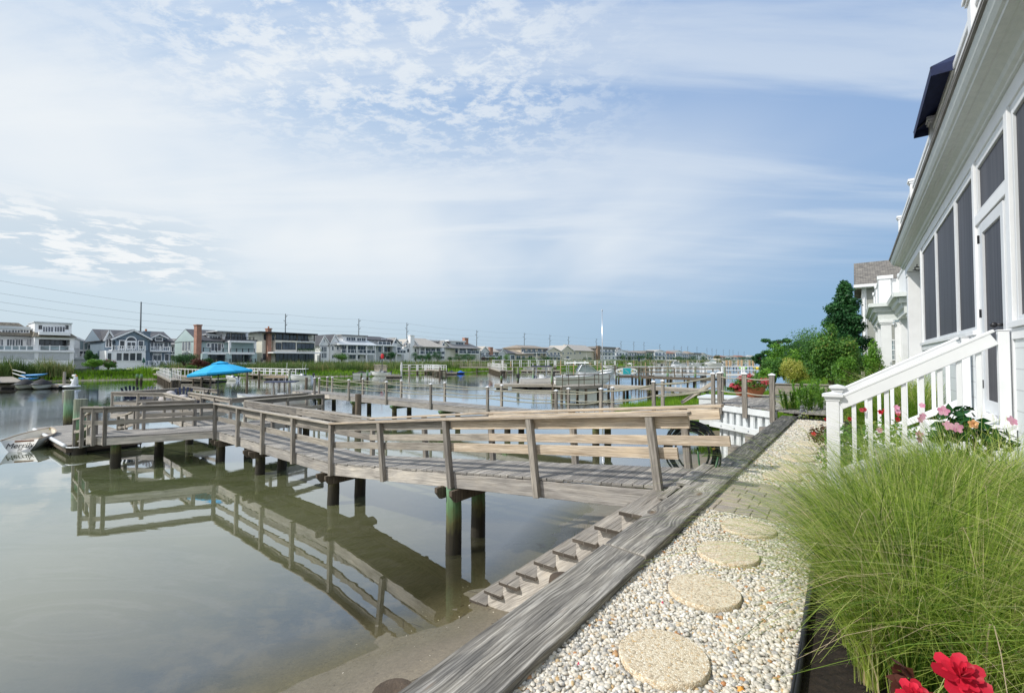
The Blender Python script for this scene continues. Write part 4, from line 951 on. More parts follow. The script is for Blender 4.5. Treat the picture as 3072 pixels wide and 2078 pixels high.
mb = MB(); k = P(6.86, FV+.0, 1.86); mb.tube([k-V*.02, k+V*.05], .016, 8); mb.ball(k+V*.065, .03, .03, .03, 10); mb.tube([k+V*.05, k+V*.05+U*.11], .01, 6); mb.build('knob', 'black', door, True)
mb = MB()
for z in (1.15, 2.0, 2.9): mb.tube([P(7.80, FV+.01, z), P(7.80, FV+.01, z+.1)], .012, 6)
mb.build('hinge', 'black', door)
mb = MB(); mb.boxuv(17.05, 17.42, FV-.36, FV-.02, 0, 3.968, .5); part(mb, 'column', 'white', bevel=.006)
for zz, r_ in ((3.86, .035), (.02, .04)):
    mb = MB(); mb.boxuv(17.03, 17.44, FV-.38, FV, zz, zz+.1, .5); part(mb, 'column_trim', 'white')
mb = MB()
for i in range(2): c = P(16.3-.5*i, FV-.12, 3.93); mb.tube([c+Vector((math.cos(t)*.045, math.sin(t)*.045, -.03)) for t in np.linspace(0, 5.6, 12)], .008, 5); mb.tube([c-Vector((0, 0, .03)), c+Vector((0, 0, .04))], .012, 5)
part(mb, 'ceiling_hook', 'black')
# roof deck railing
for u_ in (16.9, 13.6, 10.3, 7.0, 3.7, .4):
    mb = MB(); mb.boxuv(u_-.09, u_+.09, FV-.02, FV+.16, 4.53, 5.50, .5); q = mb.build('railing_post', 'white', hs, bevel=.005)
    mb = MB(); mb.prism([P(u_-.13, FV-.06, 5.50), P(u_+.13, FV-.06, 5.50), P(u_+.13, FV+.20, 5.50), P(u_-.13, FV+.20, 5.50)], (0, 0, .05)); mb.boxuv(u_-.11, u_+.11, FV-.04, FV+.18, 5.46, 5.497, .5); mb.build('cap', 'white', q)
for a, b in ((13.7, 16.8), (10.4, 13.5), (7.1, 10.2), (3.8, 6.9), (.5, 3.6)):
    mb = MB(); mb.boxuv(a, b, FV+.02, FV+.13, 5.34, 5.42, .5); mb.boxuv(a, b, FV+.03, FV+.11, 5.26, 5.338, .5); mb.boxuv(a, b, FV+.03, FV+.11, 4.64, 4.72, .5); mb.build('top_rail', 'white', hs, bevel=.004)
    mb = MB(); n = int((b-a)/.14)
    for i in range(n): x = a+(b-a)*(i+.5)/n; mb.boxuv(x-.02, x+.02, FV+.05, FV+.09, 4.72, 5.26, .5, along='z')
    mb.build('balusters', 'white', hs)
# navy umbrella on the roof deck
c = P(9.35, -2.0, 6.12); nu = thing('roof_umbrella', (c.x, c.y, 4.55), 'navy blue umbrella open above the roof deck railing of the near house', 'umbrella')
mb = MB(); mb.tube([(c.x, c.y, 4.54), c], .03, 8); mb.build('pole', 'white', nu, True)
mb = MB(); rg = canopy(mb, c, 1.55, .66, 4, (.0, 0), ROT+PI/4, .13); mb.build('canopy', 'canvas_navy', nu)
mb = MB()
for j in range(4): mb.tube([rg[0][0]-Vector((0, 0, .05)), rg[4][j]-Vector((0, 0, .02))], .012, 5)
mb.build('ribs', 'black', nu)
# ---------------------------------------------------------------- porch steps and white railing
st_ = thing('porch_steps', P(7.4, -.5, 0), 'white vinyl staircase with newel posts and sloping balustrades rising to the screen door', 'steps')
for i in range(5):
    v1 = .05-.27*i; mb = MB(); z = .17*(i+1); mb.boxuv(6.45, 8.42, v1-.31, v1+.02, z-.035, z, .7); mb.boxuv(6.47, 8.40, v1-.03, v1-.01, z-.17, z-.036, .5); mb.build('tread', 'white_trim', st_, bevel=.004)
for u_ in (6.42, 8.44):
    mb = MB(); mb.prism([P(u_-.02, a, z) for a, z in ((.15, -.05), (.15, .12), (-1.24, .87), (-1.24, .55), (-.2, -.05))], U*.04, .5); mb.build('side_board', 'white_trim', st_)
def newel(par, u_, v_, top, s=.125):
    mb = MB(); mb.boxuv(u_-s/2, u_+s/2, v_-s/2, v_+s/2, -.05, top-.06, .5, along='z'); q = mb.build('newel_post', 'white', par, bevel=.005)
    mb = MB(); c = P(u_, v_, 0)
    for r, z0, z1 in ((s*.56, top-.09, top-.066), (s*.66, top-.064, top-.045), (s*.80, top-.043, top-.015)): mb.boxuv(u_-r, u_+r, v_-r, v_+r, z0, z1, .5, along='z')
    A_ = [P(u_+a*s*.74, v_+b*s*.74, top-.013) for a, b in ((-1, -1), (1, -1), (1, 1), (-1, 1))]; t = P(u_, v_, top+.015)
    for i in range(4): mb.face([A_[i], A_[(i+1) % 4], t])
    mb.build('cap', 'white', q)
for u_ in (6.5, 8.4):
    newel(st_, u_, .20, 1.11)
    mb = MB(); mb.boxuv(u_-.045, u_+.045, -1.225, -1.145, .4, 1.775, .5, along='z'); mb.boxuv(u_-.05, u_+.05, -1.23, -1.14, 1.777, 1.79, .5); mb.build('top_post', 'white', st_, bevel=.005)
    a, b = P(u_, .135, .98), P(u_, -1.12, 1.70)
    mb = MB(); mb.beam(a, b, .085, .125, t=.5); mb.build('hand_rail', 'white', st_, bevel=.006)
    mb = MB(); mb.beam(a+Vector((0, 0, .082)), b+Vector((0, 0, .082)), .095, .03, t=.6); mb.build('hand_rail', 'white', st_, bevel=.005)
    mb = MB(); mb.beam(P(u_, .135, .20), P(u_, -1.12, .93), .06, .08, t=.5); mb.build('bottom_rail', 'white', st_, bevel=.005)
    for i in range(8):
        v_ = .135-.145*(i+.9); k = (.135-v_)/1.255; mb = MB(); s = .021
        mb.boxuv(u_-s, u_+s, v_-s, v_+s, .22+.73*k, .94+.72*k, .5, along='z'); mb.build('baluster', 'white', st_, bevel=.003)
# ---------------------------------------------------------------- neighbouring house porch
nb = thing('terrace_house', P(28, -2, 0), 'white neighbouring house front with square columns, stepped cornice and panelled parapet', 'house')
def ent(u0, u1, v0, zb, tag_=''):
    for nm, mat, pf in (('cornice', 'cornice_paint', [(-.3, 0), (.02, 0), (.02, .22), (.10, .24), (.12, .42), (.24, .46), (.26, .60), (.40, .66), (.44, .82), (-.3, .84)]),):
        mb = MB(); mb.prism([P(u0, v0+a, zb+b) for a, b in pf], U*(u1-u0), .5); mb.boxuv(u0-.4, u0-.001, -9, v0+.40, zb+.66, zb+.835, .5); mb.boxuv(u0-.2, u0-.0015, -9, v0+.22, zb+.42, zb+.655, .5); mb.boxuv(u0-.08, u0-.002, -9, v0+.06, zb+.0, zb+.415, .5); mb.build(nm, mat, nb)
    mb = MB(); mb.boxuv(u0, u1, v0-.25, v0-.05, zb+.85, zb+2.0, .5); mb.boxuv(u0-.05, u1, v0-.3, v0-.0, zb+2.005, zb+2.08, .5); mb.boxuv(u0, u0+.2, -9, v0-.26, zb+.85, zb+2.0, .5); mb.build('parapet', 'white', nb)
ent(28.6, 36, -1.05, 3.38); ent(24.5, 28.55, -1.75, 3.38); ent(19.5, 24.45, -2.6, 3.40)
mb = MB(); mb.boxuv(19.6, 36, -12, -4.6, 0, 5.3, .5); mb.build('wall', 'siding_near', nb)
for u_, v_ in ((35.6, -1.1), (32.2, -1.1), (28.7, -1.1), (28.4, -1.85), (24.7, -1.85), (24.3, -2.7), (19.8, -2.7)):
    mb = MB(); mb.boxuv(u_-.2, u_+.2, v_-.4, v_, 0, 3.20, .5, along='z'); q = mb.build('column', 'white', nb, bevel=.01)
    mb = MB(); mb.boxuv(u_-.27, u_+.27, v_-.47, v_+.07, 3.27, 3.378, .5); mb.boxuv(u_-.24, u_+.24, v_-.44, v_+.04, 3.20, 3.268, .5); mb.build('capital', 'white', q)
    mb = MB(); mb.boxuv(u_-.25, u_+.25, v_-.5, v_+.1, 5.4, 5.56, .5); mb.boxuv(u_-.2, u_+.2, v_-.4, v_+.05, 4.25, 5.398, .5); mb.build('parapet_post', 'white', nb)
mb = MB(); mb.boxuv(32.5, 35.3, -1.32, -1.2, 0, 1.0, .5); mb.boxuv(29, 31.9, -1.32, -1.2, 0, 1.0, .5); mb.boxuv(25, 28.1, -2.1, -1.98, 0, 1.0, .5); mb.boxuv(28.62, 28.8, -4.6, -1.62, 0, 3.3, .5); mb.build('low_wall', 'white', nb)
# grey house
gh = thing('hip_roof_house', P(46, -4, 0), 'olive grey sided house with a shingle roof and white sash windows beyond the columns', 'house')
mb = MB(); mb.boxuv(42.4, 50, -10, -.62, 0, 6.9, .5); mb.build('wall', 'siding_olive', gh)
mb = MB(); R1 = [P(41.7, -.15, 6.82), P(45.9, -.15, 9.15), P(50.4, -.15, 6.82)]; o_ = V*-10
mb.hexa([P(41.7, -.15, 6.80), P(45.9, -.15, 9.1), P(45.9, -.15, 9.22), P(41.7, -.15, 6.92), P(41.7, -10.5, 6.80), P(45.9, -10.5, 9.1), P(45.9, -10.5, 9.22), P(41.7, -10.5, 6.92)], .5)
mb.hexa([P(50.4, -.15, 6.80), P(45.9, -.15, 9.1), P(45.9, -.15, 9.22), P(50.4, -.15, 6.92), P(50.4, -10.5, 6.80), P(45.9, -10.5, 9.1), P(45.9, -10.5, 9.22), P(50.4, -10.5, 6.92)], .5); mb.build('roof', 'shingles', gh)
mb = MB(); mb.face([P(42.4, -.7, 6.8), P(49.6, -.7, 6.8), P(45.9, -.7, 9.1)]); mb.build('gable_wall', 'siding_olive', gh)
mb = MB(); mb.beam(P(41.68, -.1, 6.84), P(41.68, -10.4, 6.84), .06, .2); mb.boxuv(41.75, 42.39, -10, -.2, 6.70, 6.76, .5); mb.boxuv(42.35, 42.39, -.85, -.6, 0, 6.7, .5, along='z'); mb.build('trim', 'white', gh)
def sash(par, v0, v1, z0, z1, u_):
    mb = MB(); w = .09
    for a, b, c, d in ((v0, v1, z0, z0+w), (v0, v1, z1-w, z1), (v0, v0+w, z0+w, z1-w), (v1-w, v1, z0+w, z1-w), (v0+w, v1-w, (z0+z1)/2-.03, (z0+z1)/2+.03)): mb.boxuv(u_-.06, u_-.003, a, b, c, d, .5)
    for k in (1, 2): a = v0+(v1-v0)*k/3; mb.boxuv(u_-.045, u_-.02, a-.015, a+.015, z0+w, z1-w, .5)
    for k in (1, 3): c = z0+(z1-z0)*k/4; mb.boxuv(u_-.046, u_-.021, v0+w, v1-w, c-.015, c+.015, .5)
    f = mb.build('window', 'white', par); mb = MB(); mb.boxuv(u_-.015, u_-.005, v0+w, v1-w, z0+w, z1-w, .5); mb.build('pane', 'glass_light', f)
sash(gh, -2.9, -1.35, 3.95, 6.1, 42.4); sash(gh, -2.8, -1.4, 1.4, 2.9, 42.4)
mb = MB(); mb.tube([P(42.2, -.72, 6.6), P(42.3, -.72, 6.3), P(42.3, -.72, 0)], .05, 8); mb.build('downspout', 'white', gh)
# ---------------------------------------------------------------- deck with white vinyl bulkhead
dk = thing('waterside_deck', P(15, 2, 0), 'raised timber deck edged by white vinyl sheet piling and rope-linked posts', 'deck')
DP = [(13.58, .55), (13.62, 1.25), (13.85, 1.62), (15.1, 3.3), (17.2, 3.5), (19.6, 3.3), (19.6, .9), (17.0, .6)]
deck_poly(DP, .15, dk, step=.135, fascia=None)
E = [P(13.85, 1.62, 0), P(15.1, 3.3, 0)]; ed = (E[1]-E[0]); en = Vector((ed.y, -ed.x, 0)).normalized()
if en.dot(U) > 0: en = -en
mb = MB(); mb.beam(E[0]+en*.06+Vector((0, 0, .02)), E[1]+en*.06+Vector((0, 0, .02)), .06, .17, t=.5); mb.build('fascia', 'vinyl', dk, bevel=.004)
mb = MB(); mb.beam(E[0]+en*.16+Vector((0, 0, -.50))-ed*.12, E[1]+en*.16+Vector((0, 0, -.50))+ed*.12, .10, .17, t=.5); mb.build('wale', 'vinyl', dk, bevel=.006)
mb = MB(); n = 8
for i in range(n):
    a = E[0].lerp(E[1], i/n)+ed*.005; b = E[0].lerp(E[1], (i+.5)/n); c = E[0].lerp(E[1], (i+1)/n)
    mb.prism([a, b, b+en*.0, a], (0, 0, .001)) if False else None
    mb.hexa([a+en*.02+Vector((0, 0, -2.2)), b+en*.02+Vector((0, 0, -2.2)), b-en*.01+Vector((0, 0, -2.2)), a-en*.01+Vector((0, 0, -2.2)), a+en*.02+Vector((0, 0, -.065)), b+en*.02+Vector((0, 0, -.065)), b-en*.01+Vector((0, 0, -.065)), a-en*.01+Vector((0, 0, -.065))], .5)
    mb.hexa([b-en*.10+Vector((0, 0, -2.2)), c-en*.10+Vector((0, 0, -2.2)), c-en*.13+Vector((0, 0, -2.2)), b-en*.13+Vector((0, 0, -2.2)), b-en*.10+Vector((0, 0, .1)), c-en*.10+Vector((0, 0, .1)), c-en*.13+Vector((0, 0, .1)), b-en*.13+Vector((0, 0, .1))], .5)
    for b in (b, c+ed*.001):
     mb.hexa([b+en*.018+Vector((0, 0, -2.2)), b-en*.10+Vector((0, 0, -2.2)), b-en*.10-ed*.015+Vector((0, 0, -2.2)), b+en*.018-ed*.015+Vector((0, 0, -2.2)), b+en*.018+Vector((0, 0, -.07)), b-en*.10+Vector((0, 0, -.07)), b-en*.10-ed*.015+Vector((0, 0, -.07)), b+en*.018-ed*.015+Vector((0, 0, -.07))], .5)
mb.build('sheet_piling', 'vinyl', dk)
mb = MB(); mb.boxuv(15.15, 60, 1.34, 1.42, -1.6, -.02, .5) if False else mb.beam(P(15.1, 3.3, -.95), P(17.2, 3.5, -.95), .06, 2.1); mb.build('return_wall', 'vinyl', dk)
mb = MB()
for i in (1, 3, 5, 7): c = E[0].lerp(E[1], i/8)+en*.21+Vector((0, 0, -.5)); mb.ball(c, .03, .03, .03, 6)
mb.build('bolt', 'steel', dk)
def ropepost(par, p, z0, z1, s=.12, capm=True, lean=Vector((0, 0, 0)), name='post'):
    mb = MB(); a = Vector((p.x, p.y, z0)); b = Vector((p.x, p.y, z1))+lean; mb.beam(a, b, s, s, up=U); q = mb.build(name, 'wood_grey', par, bevel=.006)
    if capm:
        mb = MB(); mb.box(b+Vector((0, 0, .012)), s*1.3, s*1.3, .024, ROT); r = s*.62; A_ = [b+Vector((0, 0, .024))+U*x*r+V*y*r for x, y in ((-1, -1), (1, -1), (1, 1), (-1, 1))]
        for i in range(4): mb.face([A_[i], A_[(i+1) % 4], b+Vector((0, 0, .06))])
        mb.build('cap', 'white', q)
    return b
ppx = [2324, 2241, 2166]; tops = []
for x in ppx:
    p = D(x, 1230, 0.0+14) ; t = (x-CX)/F
    best = min(np.linspace(0, 1, 101), key=lambda s: abs((E[0].lerp(E[1], s).x/E[0].lerp(E[1], s).y)-t)); q = E[0].lerp(E[1], best)+en*.02
    tops.append(ropepost(dk, q+en*.09, -.17, 1.07, .125))
for a, b in zip(tops, tops[1:]):
    for dz in (.10, .52): mb = MB(); mb.tube(catenary(a-Vector((0, 0, dz)), b-Vector((0, 0, dz)), .04), .018, 6); mb.build('rope', 'rope', dk, True)
mb = MB()
for dz in (.15, .2, .62, .67): mb.tube([tops[0]+U*.07-Vector((0, 0, dz)), tops[0]+U*.12+V*-.03-Vector((0, 0, dz+.05)), tops[0]+U*.08-V*.06-Vector((0, 0, dz+.1))], .02, 6)
mb.build('rope', 'rope', dk, True)
# geranium planter
def geranium(p, r, label):
    q = thing('planter', p, label, 'potted plant'); mb = MB()
    mb.lathe(p, [(r*.55, 0), (r*.85, r*.55), (r*.9, r*.72), (r*.97, r*.74), (r*.97, r*.82), (r*.8, r*.82), (r*.75, r*.7), (.001, r*.7)], 24); mb.build('pot', 'terracotta', q, 'auto')
    leafcloud('foliage', blobs_in(p+Vector((0, 0, r*1.15)), r*1.6, r*1.6, r*.75, 14, .42), 2600, .07, 'leaf_green', q)
    leafcloud('flowers', blobs_in(p+Vector((0, 0, r*1.28)), r*1.72, r*1.72, r*.85, 30, .2), 2600, .055, 'flower_hot', q, up=.8)
gp = D(2262, 1186, 16.4); geranium(Vector((gp.x, gp.y, .155)), .42, 'wide terracotta pot overflowing with coral red geraniums on the deck')
gp = D(2222, 1183, 16.9); geranium(Vector((gp.x, gp.y, .155)), .25, 'smaller terracotta pot of red geraniums left of the big one on the deck')
mb = MB(); mb.boxuv(17.2, 22.5, -1.0, .55, -.02, .02, .5); o = mb.build('turf_patch', 'lawn_turf'); tag(o, 'patch of bright green turf beyond the planting bed', 'lawn')
mb = MB(); mb.boxuv(22.55, 22.75, -2.2, 2.8, -.02, .42, .5); mb.boxuv(17.2, 22.54, .95, 1.1, -.02, .22, .5); mb.boxuv(22.5, 22.8, -2.2, 2.85, .425, .46, .5); o = mb.build('garden_wall', 'wood_far'); tag(o, 'low pale timber garden wall beneath the yellow clipped bush', 'low wall')
mb = MB(); a = P(21.9, -.3, 0); mb.beam(a, a+Vector((0, 0, .8)), .12, .05); mb.beam(a+Vector((0, 0, .8))-V*.5-Vector((0, 0, .28)), a+Vector((0, 0, .8))+V*.35+Vector((0, 0, .18)), .12, .05, t=.7); mb.beam(a+U*1.3, a+U*1.3+Vector((0, 0, 1)), .12, .05); o = mb.build('stair_handrail', 'wood_far'); tag(o, 'small weathered sloping handrail beside the yellow clipped bush', 'handrail')
mb = MB(); kp = P(18.3, -.15, .12); loft(mb, hull_secs(P(17.0, .25, .02), -V*.98+U*.2, 2.7, .5, 0, .16, 14, 7, .35, .8, rise=.3)); S = hull_secs(P(17.0, .25, .02), -V*.98+U*.2, 2.7, .5, 0, .16, 14, 7, .35, .8, rise=.3)
for r0, r1 in zip(S, S[1:]): mb.face([r0[0], r0[-1]+Vector((0, 0, .0)), r1[-1], r1[0]])
o = mb.build('kayak', 'yellow', None, True); tag(o, 'yellow kayak lying in the garden behind the lilies', 'kayak')
wb = MB(); p = P(22.5, 4.8, 0); wb.boxuv(21.5, 23.0, 3.4, 5.6, -1.4, -.25, .5); wb.boxuv(21.45, 23.05, 3.35, 5.65, -.247, -.17, .5); o = wb.build('dock_box', 'vinyl'); tag(o, 'white vinyl bulkhead box rising from the marsh grass behind the rope posts', 'dock box')
# ---------------------------------------------------------------- rope-railed pier
def u2(v): return 15.0+.037*(v-4)
def z2(v): return .12 if v < 3.3 else (.12-.80*(v-3.3)/4.9 if v < 8.2 else -.68)
rp = thing('rope_pier', P(15.6, 3.5, 0), 'grey timber pier with white-capped posts linked by sagging ropes', 'pier')
mb = MB(); v = 3.35
while v < 31:
    a, b = v, v+.137; mb.hexa([P(u2(a), a, z2(a)-.04), P(u2(b), b, z2(b)-.04), P(u2(b), b, z2(b)), P(u2(a), a, z2(a)), P(u2(a)+1.25, a, z2(a)-.04), P(u2(b)+1.25, b, z2(b)-.04), P(u2(b)+1.25, b, z2(b)), P(u2(a)+1.25, a, z2(a))]); v += .144
mb.build('deck', 'wood_deck', rp)
br = [3.35, 8.2, 14, 20, 26, 31]
for o_ in (.03, 1.22):
    for a, b in zip(br, br[1:]): mb = MB(); mb.beam(P(u2(a)+o_, a+.005, z2(a)-.16), P(u2(b)+o_, b-.005, z2(b)-.16), .05, .235); mb.build('stringer', 'wood_stringer', rp)
for pxs, o_ in (([2138, 1960, 1802, 1668, 1463, 1293, 1160, 1047.6, 959, 945], -.04), ([2164, 1987, 1837, 1705, 1505, 1335, 1204.7, 1089.8, 998, 983], 1.29)):
    tp = []
    for x in pxs:
        v = LN(x, u2(12)+o_)
        for _ in range(3): v = LN(x, u2(v)+o_)
        if tp and v > 31.2: continue
        tp.append((v, ropepost(rp, P(u2(v)+o_, v), z2(v)-.28, z2(v)+.95, .105)))
    for (va, a), (vb_, b) in zip(tp, tp[1:]):
        if (b-a).length < 1: continue
        for dz in (.08, .46): mb = MB(); mb.tube(catenary(a-Vector((0, 0, dz)), b-Vector((0, 0, dz)), .07), .023, 5); mb.build('rope', 'rope_dark', rp, True)
for v in (7.6, 11.8, 15.8, 19.6, 23.4, 27.4, 30.6):
    for o_ in (.12, 1.13): mb = MB(); mb.tube([P(u2(v)+o_, v, -3.5), P(u2(v)+o_, v, WZ), P(u2(v)+o_, v, z2(v)-.28)], [.14, .135, .125], 12); mb.build('piling', 'pile', rp, 'auto')
    mb = MB(); mb.prism([P(u2(v)+a, v-.1, z2(v)+c) for a, c in ((-.12, -.28), (-.12, -.36), (0, -.46), (1.25, -.46), (1.37, -.36), (1.37, -.28))], V*.2, .4); mb.build('cross_beam', 'pile', rp)
mb = MB(); mb.beam(D(2045, 1207, 16.6), D(2135, 1151, 15.3), .05, .12, t=.7); mb.build('brace', 'wood_far', rp)
for k in range(4): post(rp, P(u2(31)-.3-.35*k, 30.6, -1.0), P(u2(31)-.45-.35*k, 30.4, .22), .08)
# ladder-like underpass steps from the hose corner
floatdock('dark floating dock moored behind the far end of the timber walkway', 12.4, 14.4, 21.5, 29.5, group=None)
mooring_pile(D(1074, 1240, 20.0), .14, -.02, 'bare grey piling standing between the timber walkway and the rope pier', mat='wood_brown')
# ================================================================ planting
def clump(c, R, H, n, label, mat='grass_clump', w=.0068, reach=.85, name='grass_clump', group='tall ornamental grass clumps', seg=7, dead=.0):
    root = thing(name, c, label, 'ornamental grass', group)
    nt_ = 70; ta = rng.random(nt_)*2*PI; tr = R*np.sqrt(rng.random(nt_)); tg = rng.integers(0, nt_, n)
    bx = np.cos(ta)*tr; by = np.sin(ta)*tr; base = np.stack([c.x+bx[tg]+rng.normal(size=n)*.02, c.y+by[tg]+rng.normal(size=n)*.02, np.full(n, c.z)], 1)
    k = rng.random(n); arch = k < .34
    L = H*np.where(arch, .9+.75*rng.random(n), .45+.75*rng.random(n)); out = np.where(arch, .52+.42*rng.random(n), (tr[tg]/R)*.35+.50*rng.random(n)**1.3)
    ang = ta[tg]+rng.normal(size=n)*np.where(arch, 1.1, .75); le = np.stack([np.cos(ang), np.sin(ang)], 1)*(out*reach)[:, None]
    tb = rng.normal(0, .20, nt_); t = np.clip(rng.normal(.45, .24, n)+tb[tg], 0, 1)
    blades('blades', base, L, le, w*(.5+.9*rng.random(n)), mat, root, seg, 1.25, tints=t); return root
clump(P(2.85, -.28, 0), .36, .88, 7800, 'grass clump nearest the camera, its blades arching behind the large red rose', reach=.92)
clump(P(3.6, -.24, 0), .36, 1.0, 8500, 'fine-bladed grass clump spilling widest over the pebble path', reach=.92)
clump(P(4.5, -.72, 0), .36, 1.08, 7500, 'tall grass clump just in front of the porch steps, tips crossing the pavers', reach=.92)
clump(P(3.5, -1.12, 0), .32, 1.08, 3800, 'grass clump against the house wall behind the widest one', reach=.95)
clump(P(5.8, -.6, 0), .18, .75, 1100, 'grass clump at the foot of the nearer white newel post', reach=1.05)
clump(P(2.45, -1.15, 0), .30, 1.05, 3600, 'grass clump at the right edge of the photo beside the house wall', reach=1.0)
for i, (u_, v_, h, l) in enumerate([(10.6, -.45, .95, 'yellow-green grass clump behind the sloping stair handrail, left of three'), (12.2, -.8, 1.25, 'taller yellow-green grass clump in front of the big white column'), (11.2, -1.0, 1.3, 'yellow-green grass clump beside the siding beneath the porch screens')]):
    clump(P(u_, v_, 0), .3, h*1.15, 1500, l, 'grass_clump' if i else 'grass_marsh', .012, 1.0, seg=4)
def petals(mb, c, nrm, r, rings=3, n=6, cup=.5):
    nrm = Vector(nrm).normalized(); a = nrm.orthogonal().normalized(); b = nrm.cross(a)
    for k in range(rings):
        rr = r*(1-.30*k); h = r*(cup*.25+.22*k)
        for i in range(n):
            t = (i+.5*k)/n*2*PI+random.uniform(-.15, .15); w = PI/n*1.35; base = c+nrm*.02*k*r
            d = a*math.cos(t)+b*math.sin(t); dl = a*math.cos(t-w)+b*math.sin(t-w); dr_ = a*math.cos(t+w)+b*math.sin(t+w)
            m1 = base+dl*rr*.62+nrm*h*.7; m2 = base+dr_*rr*.62+nrm*h*.7; e1 = base+(dl+d*1.6).normalized()*rr*.98+nrm*(h+random.uniform(-.1, .12)*r); e2 = base+(dr_+d*1.6).normalized()*rr*.98+nrm*(h+random.uniform(-.1, .12)*r)
            mid = base+d*rr*.6+nrm*h*.45; tip = base+d*rr*1.05+nrm*(h*.9+random.uniform(-.05, .1)*r); tt = random.random()
            mb.face([base, m1, mid], None, tt); mb.face([base, mid, m2], None, tt); mb.face([m1, e1, tip, mid], None, tt); mb.face([mid, tip, e2, m2], None, tt*.8)
rb = thing('rose_bush', P(1.15, -.25, 0), 'rose bush with one large open red bloom at the bottom right corner', 'rose bush')
for (x, y, Y, r) in ((2880, 2030, .84, .040), (2752, 2096, .80, .030)):
    c = D(x, y, Y); mb = MB(); petals(mb, c, (-.25, -.55, .8), r, 4, 7, .6); mb.build('bloom', 'flower_red', rb, True)
    mb = MB(); mb.tube([c-Vector((0, -.005, .01)), c+Vector((.02, .03, -.3)), P(1.15, -.3, 0)], .004, 6); mb.build('stem', 'leaf_redd', rb, True)
q = D(2705, 2030, .95); leafcloud('leaves', [(q.x, q.y, q.z-.0, .025, .025, .03), (q.x+.03, q.y+.02, q.z-.09, .06, .06, .05), (q.x+.16, q.y+.05, q.z-.15, .12, .08, .06)], 120, .035, 'leaf_redd', rb)
# mandevilla with pink flowers
mv = thing('flowering_vine', P(5.2, -1.0, 0), 'glossy-leaved vine with pink trumpet flowers in front of the porch steps', 'flowering plant')
mc = D(2900, 1275, 3.75); leafcloud('foliage', blobs_in(mc+Vector((0, 0, -.05)), .34, .25, .17, 10, .45)+[(mc.x, mc.y, mc.z-.35, .2, .2, .3)], 420, .085, 'leaf_gloss', mv, up=.8)
for x, y, Y in ((2768, 1248, 3.9), (2830, 1232, 3.7), (2872, 1283, 3.5), (2843, 1277, 3.6), (3035, 1262, 3.5), (2693, 1233, 4.6), (2638, 1290, 4.2), (2758, 1302, 3.9), (2758, 1318, 3.8), (2766, 1216, 4.6), (2690, 1222, 4.6), (2760, 1258, 4.0)):
    c = D(x, y, Y); mb = MB(); petals(mb, c, (random.uniform(-.6, .2), -1, random.uniform(.1, .7)), .040 if x > 2800 else .028, 1, 5, .5); mb.build('flower', 'flower_pink', mv, True)
c = D(2918, 1272, 3.5); mb = MB(); petals(mb, c, (-.3, -1, .3), .035, 3, 5, .9); mb.build('bud', 'peach', mv, True)
mb = MB(); mb.tube([P(5.2, -1.0, 0), mc+Vector((0, 0, -.3)), mc], .008, 5); mb.build('stem', 'leaf_dark', mv)
rs = thing('rose_bush', P(7.2, -.35, 0), 'bushy roses with small red and pink blooms glimpsed between the white balusters', 'rose bush')
rc = D(2640, 1275, 6.0); rc.z = .36
leafcloud('foliage', blobs_in(P(7.4, .0, .34)+Vector((.25, 0, 0)), .75, .5, .36, 14, .42), 3200, .045, 'leaf_green', rs)
for x, y, Y, m_ in ((2549, 1257, 6.2, 'flower_red'), (2641, 1236, 6.0, 'flower_red'), (2655, 1232, 6.0, 'flower_red'), (2692, 1258, 5.9, 'flower_red'), (2585, 1230, 6.6, 'flower_hot'), (2593, 1228, 6.6, 'flower_hot'), (2693, 1242, 5.9, 'flower_hot'), (2477, 1258, 8.3, 'flower_red')):
    c = D(x, y, Y); mb = MB(); petals(mb, c, (random.uniform(-.6, .2), -1, random.uniform(.2, .8)), .034, 3, 5, .6); mb.build('bloom', m_, rs, True)
p = D(2462, 1310, 7.6); rr = thing('shrub', (p.x, p.y, 0), 'small dark red-leaved rose shrub with one red bloom beside the path', 'shrub')
leafcloud('foliage', blobs_in(Vector((p.x+.05, p.y, .22)), .2, .2, .24, 8, .45), 700, .045, 'leaf_redd', rr); c = D(2441, 1301, 7.5); mb = MB(); petals(mb, c, (-.6, -1, .4), .035, 3, 5, .6); mb.build('bloom', 'flower_red', rr, True)
# lilies and ground cover at the end of the path
def leafy(p, H, n, label, mat='leaf_bright', s=.05, cat='lily plant', group='leafy upright lilies at the end of the path', stems=15, R=.34, leaf=.17):
    root = thing('leafy_plant', p, label, cat, group); bs = []; ln = []; Ls = []; ws = []
    mb = MB()
    for k in range(stems):
        a = random.random()*6.28; r = R*math.sqrt(random.random()); q = p+Vector((math.cos(a)*r, math.sin(a)*r, 0)); h = H*random.uniform(.7, 1.05); tp = q+Vector((math.cos(a)*r*.35, math.sin(a)*r*.35, h)); mb.tube([q, tp], .006, 4)
        for i in range(int(n)):
            t = random.uniform(.25, 1); b = random.random()*6.28; bs.append(tuple(q.lerp(tp, t))); ln.append((math.cos(b)*.75, math.sin(b)*.75)); Ls.append(leaf*random.uniform(.7, 1.2)); ws.append(.040)
    mb.build('stems', 'leaf_green', root); blades('leaves', bs, Ls, ln, np.array(ws)*s/.05, mat, root, 3, .8); return root
for x, y, h, l in ((2395, 1225, .72, 'leafy lily plant left of the pair behind the statue'), (2450, 1222, .66, 'leafy lily plant nearer the white newel post'), (2418, 1205, .85, 'taller lily plant in the middle behind the statue')):
    p = W(x, y+18, .02); leafy(p, h, 40, l)
clump(W(2372, 1240, .0), .14, .62, 500, 'yellowish grass tuft hanging over the corner of the bulkhead', 'grass_clump', .012, 1.1, seg=4)
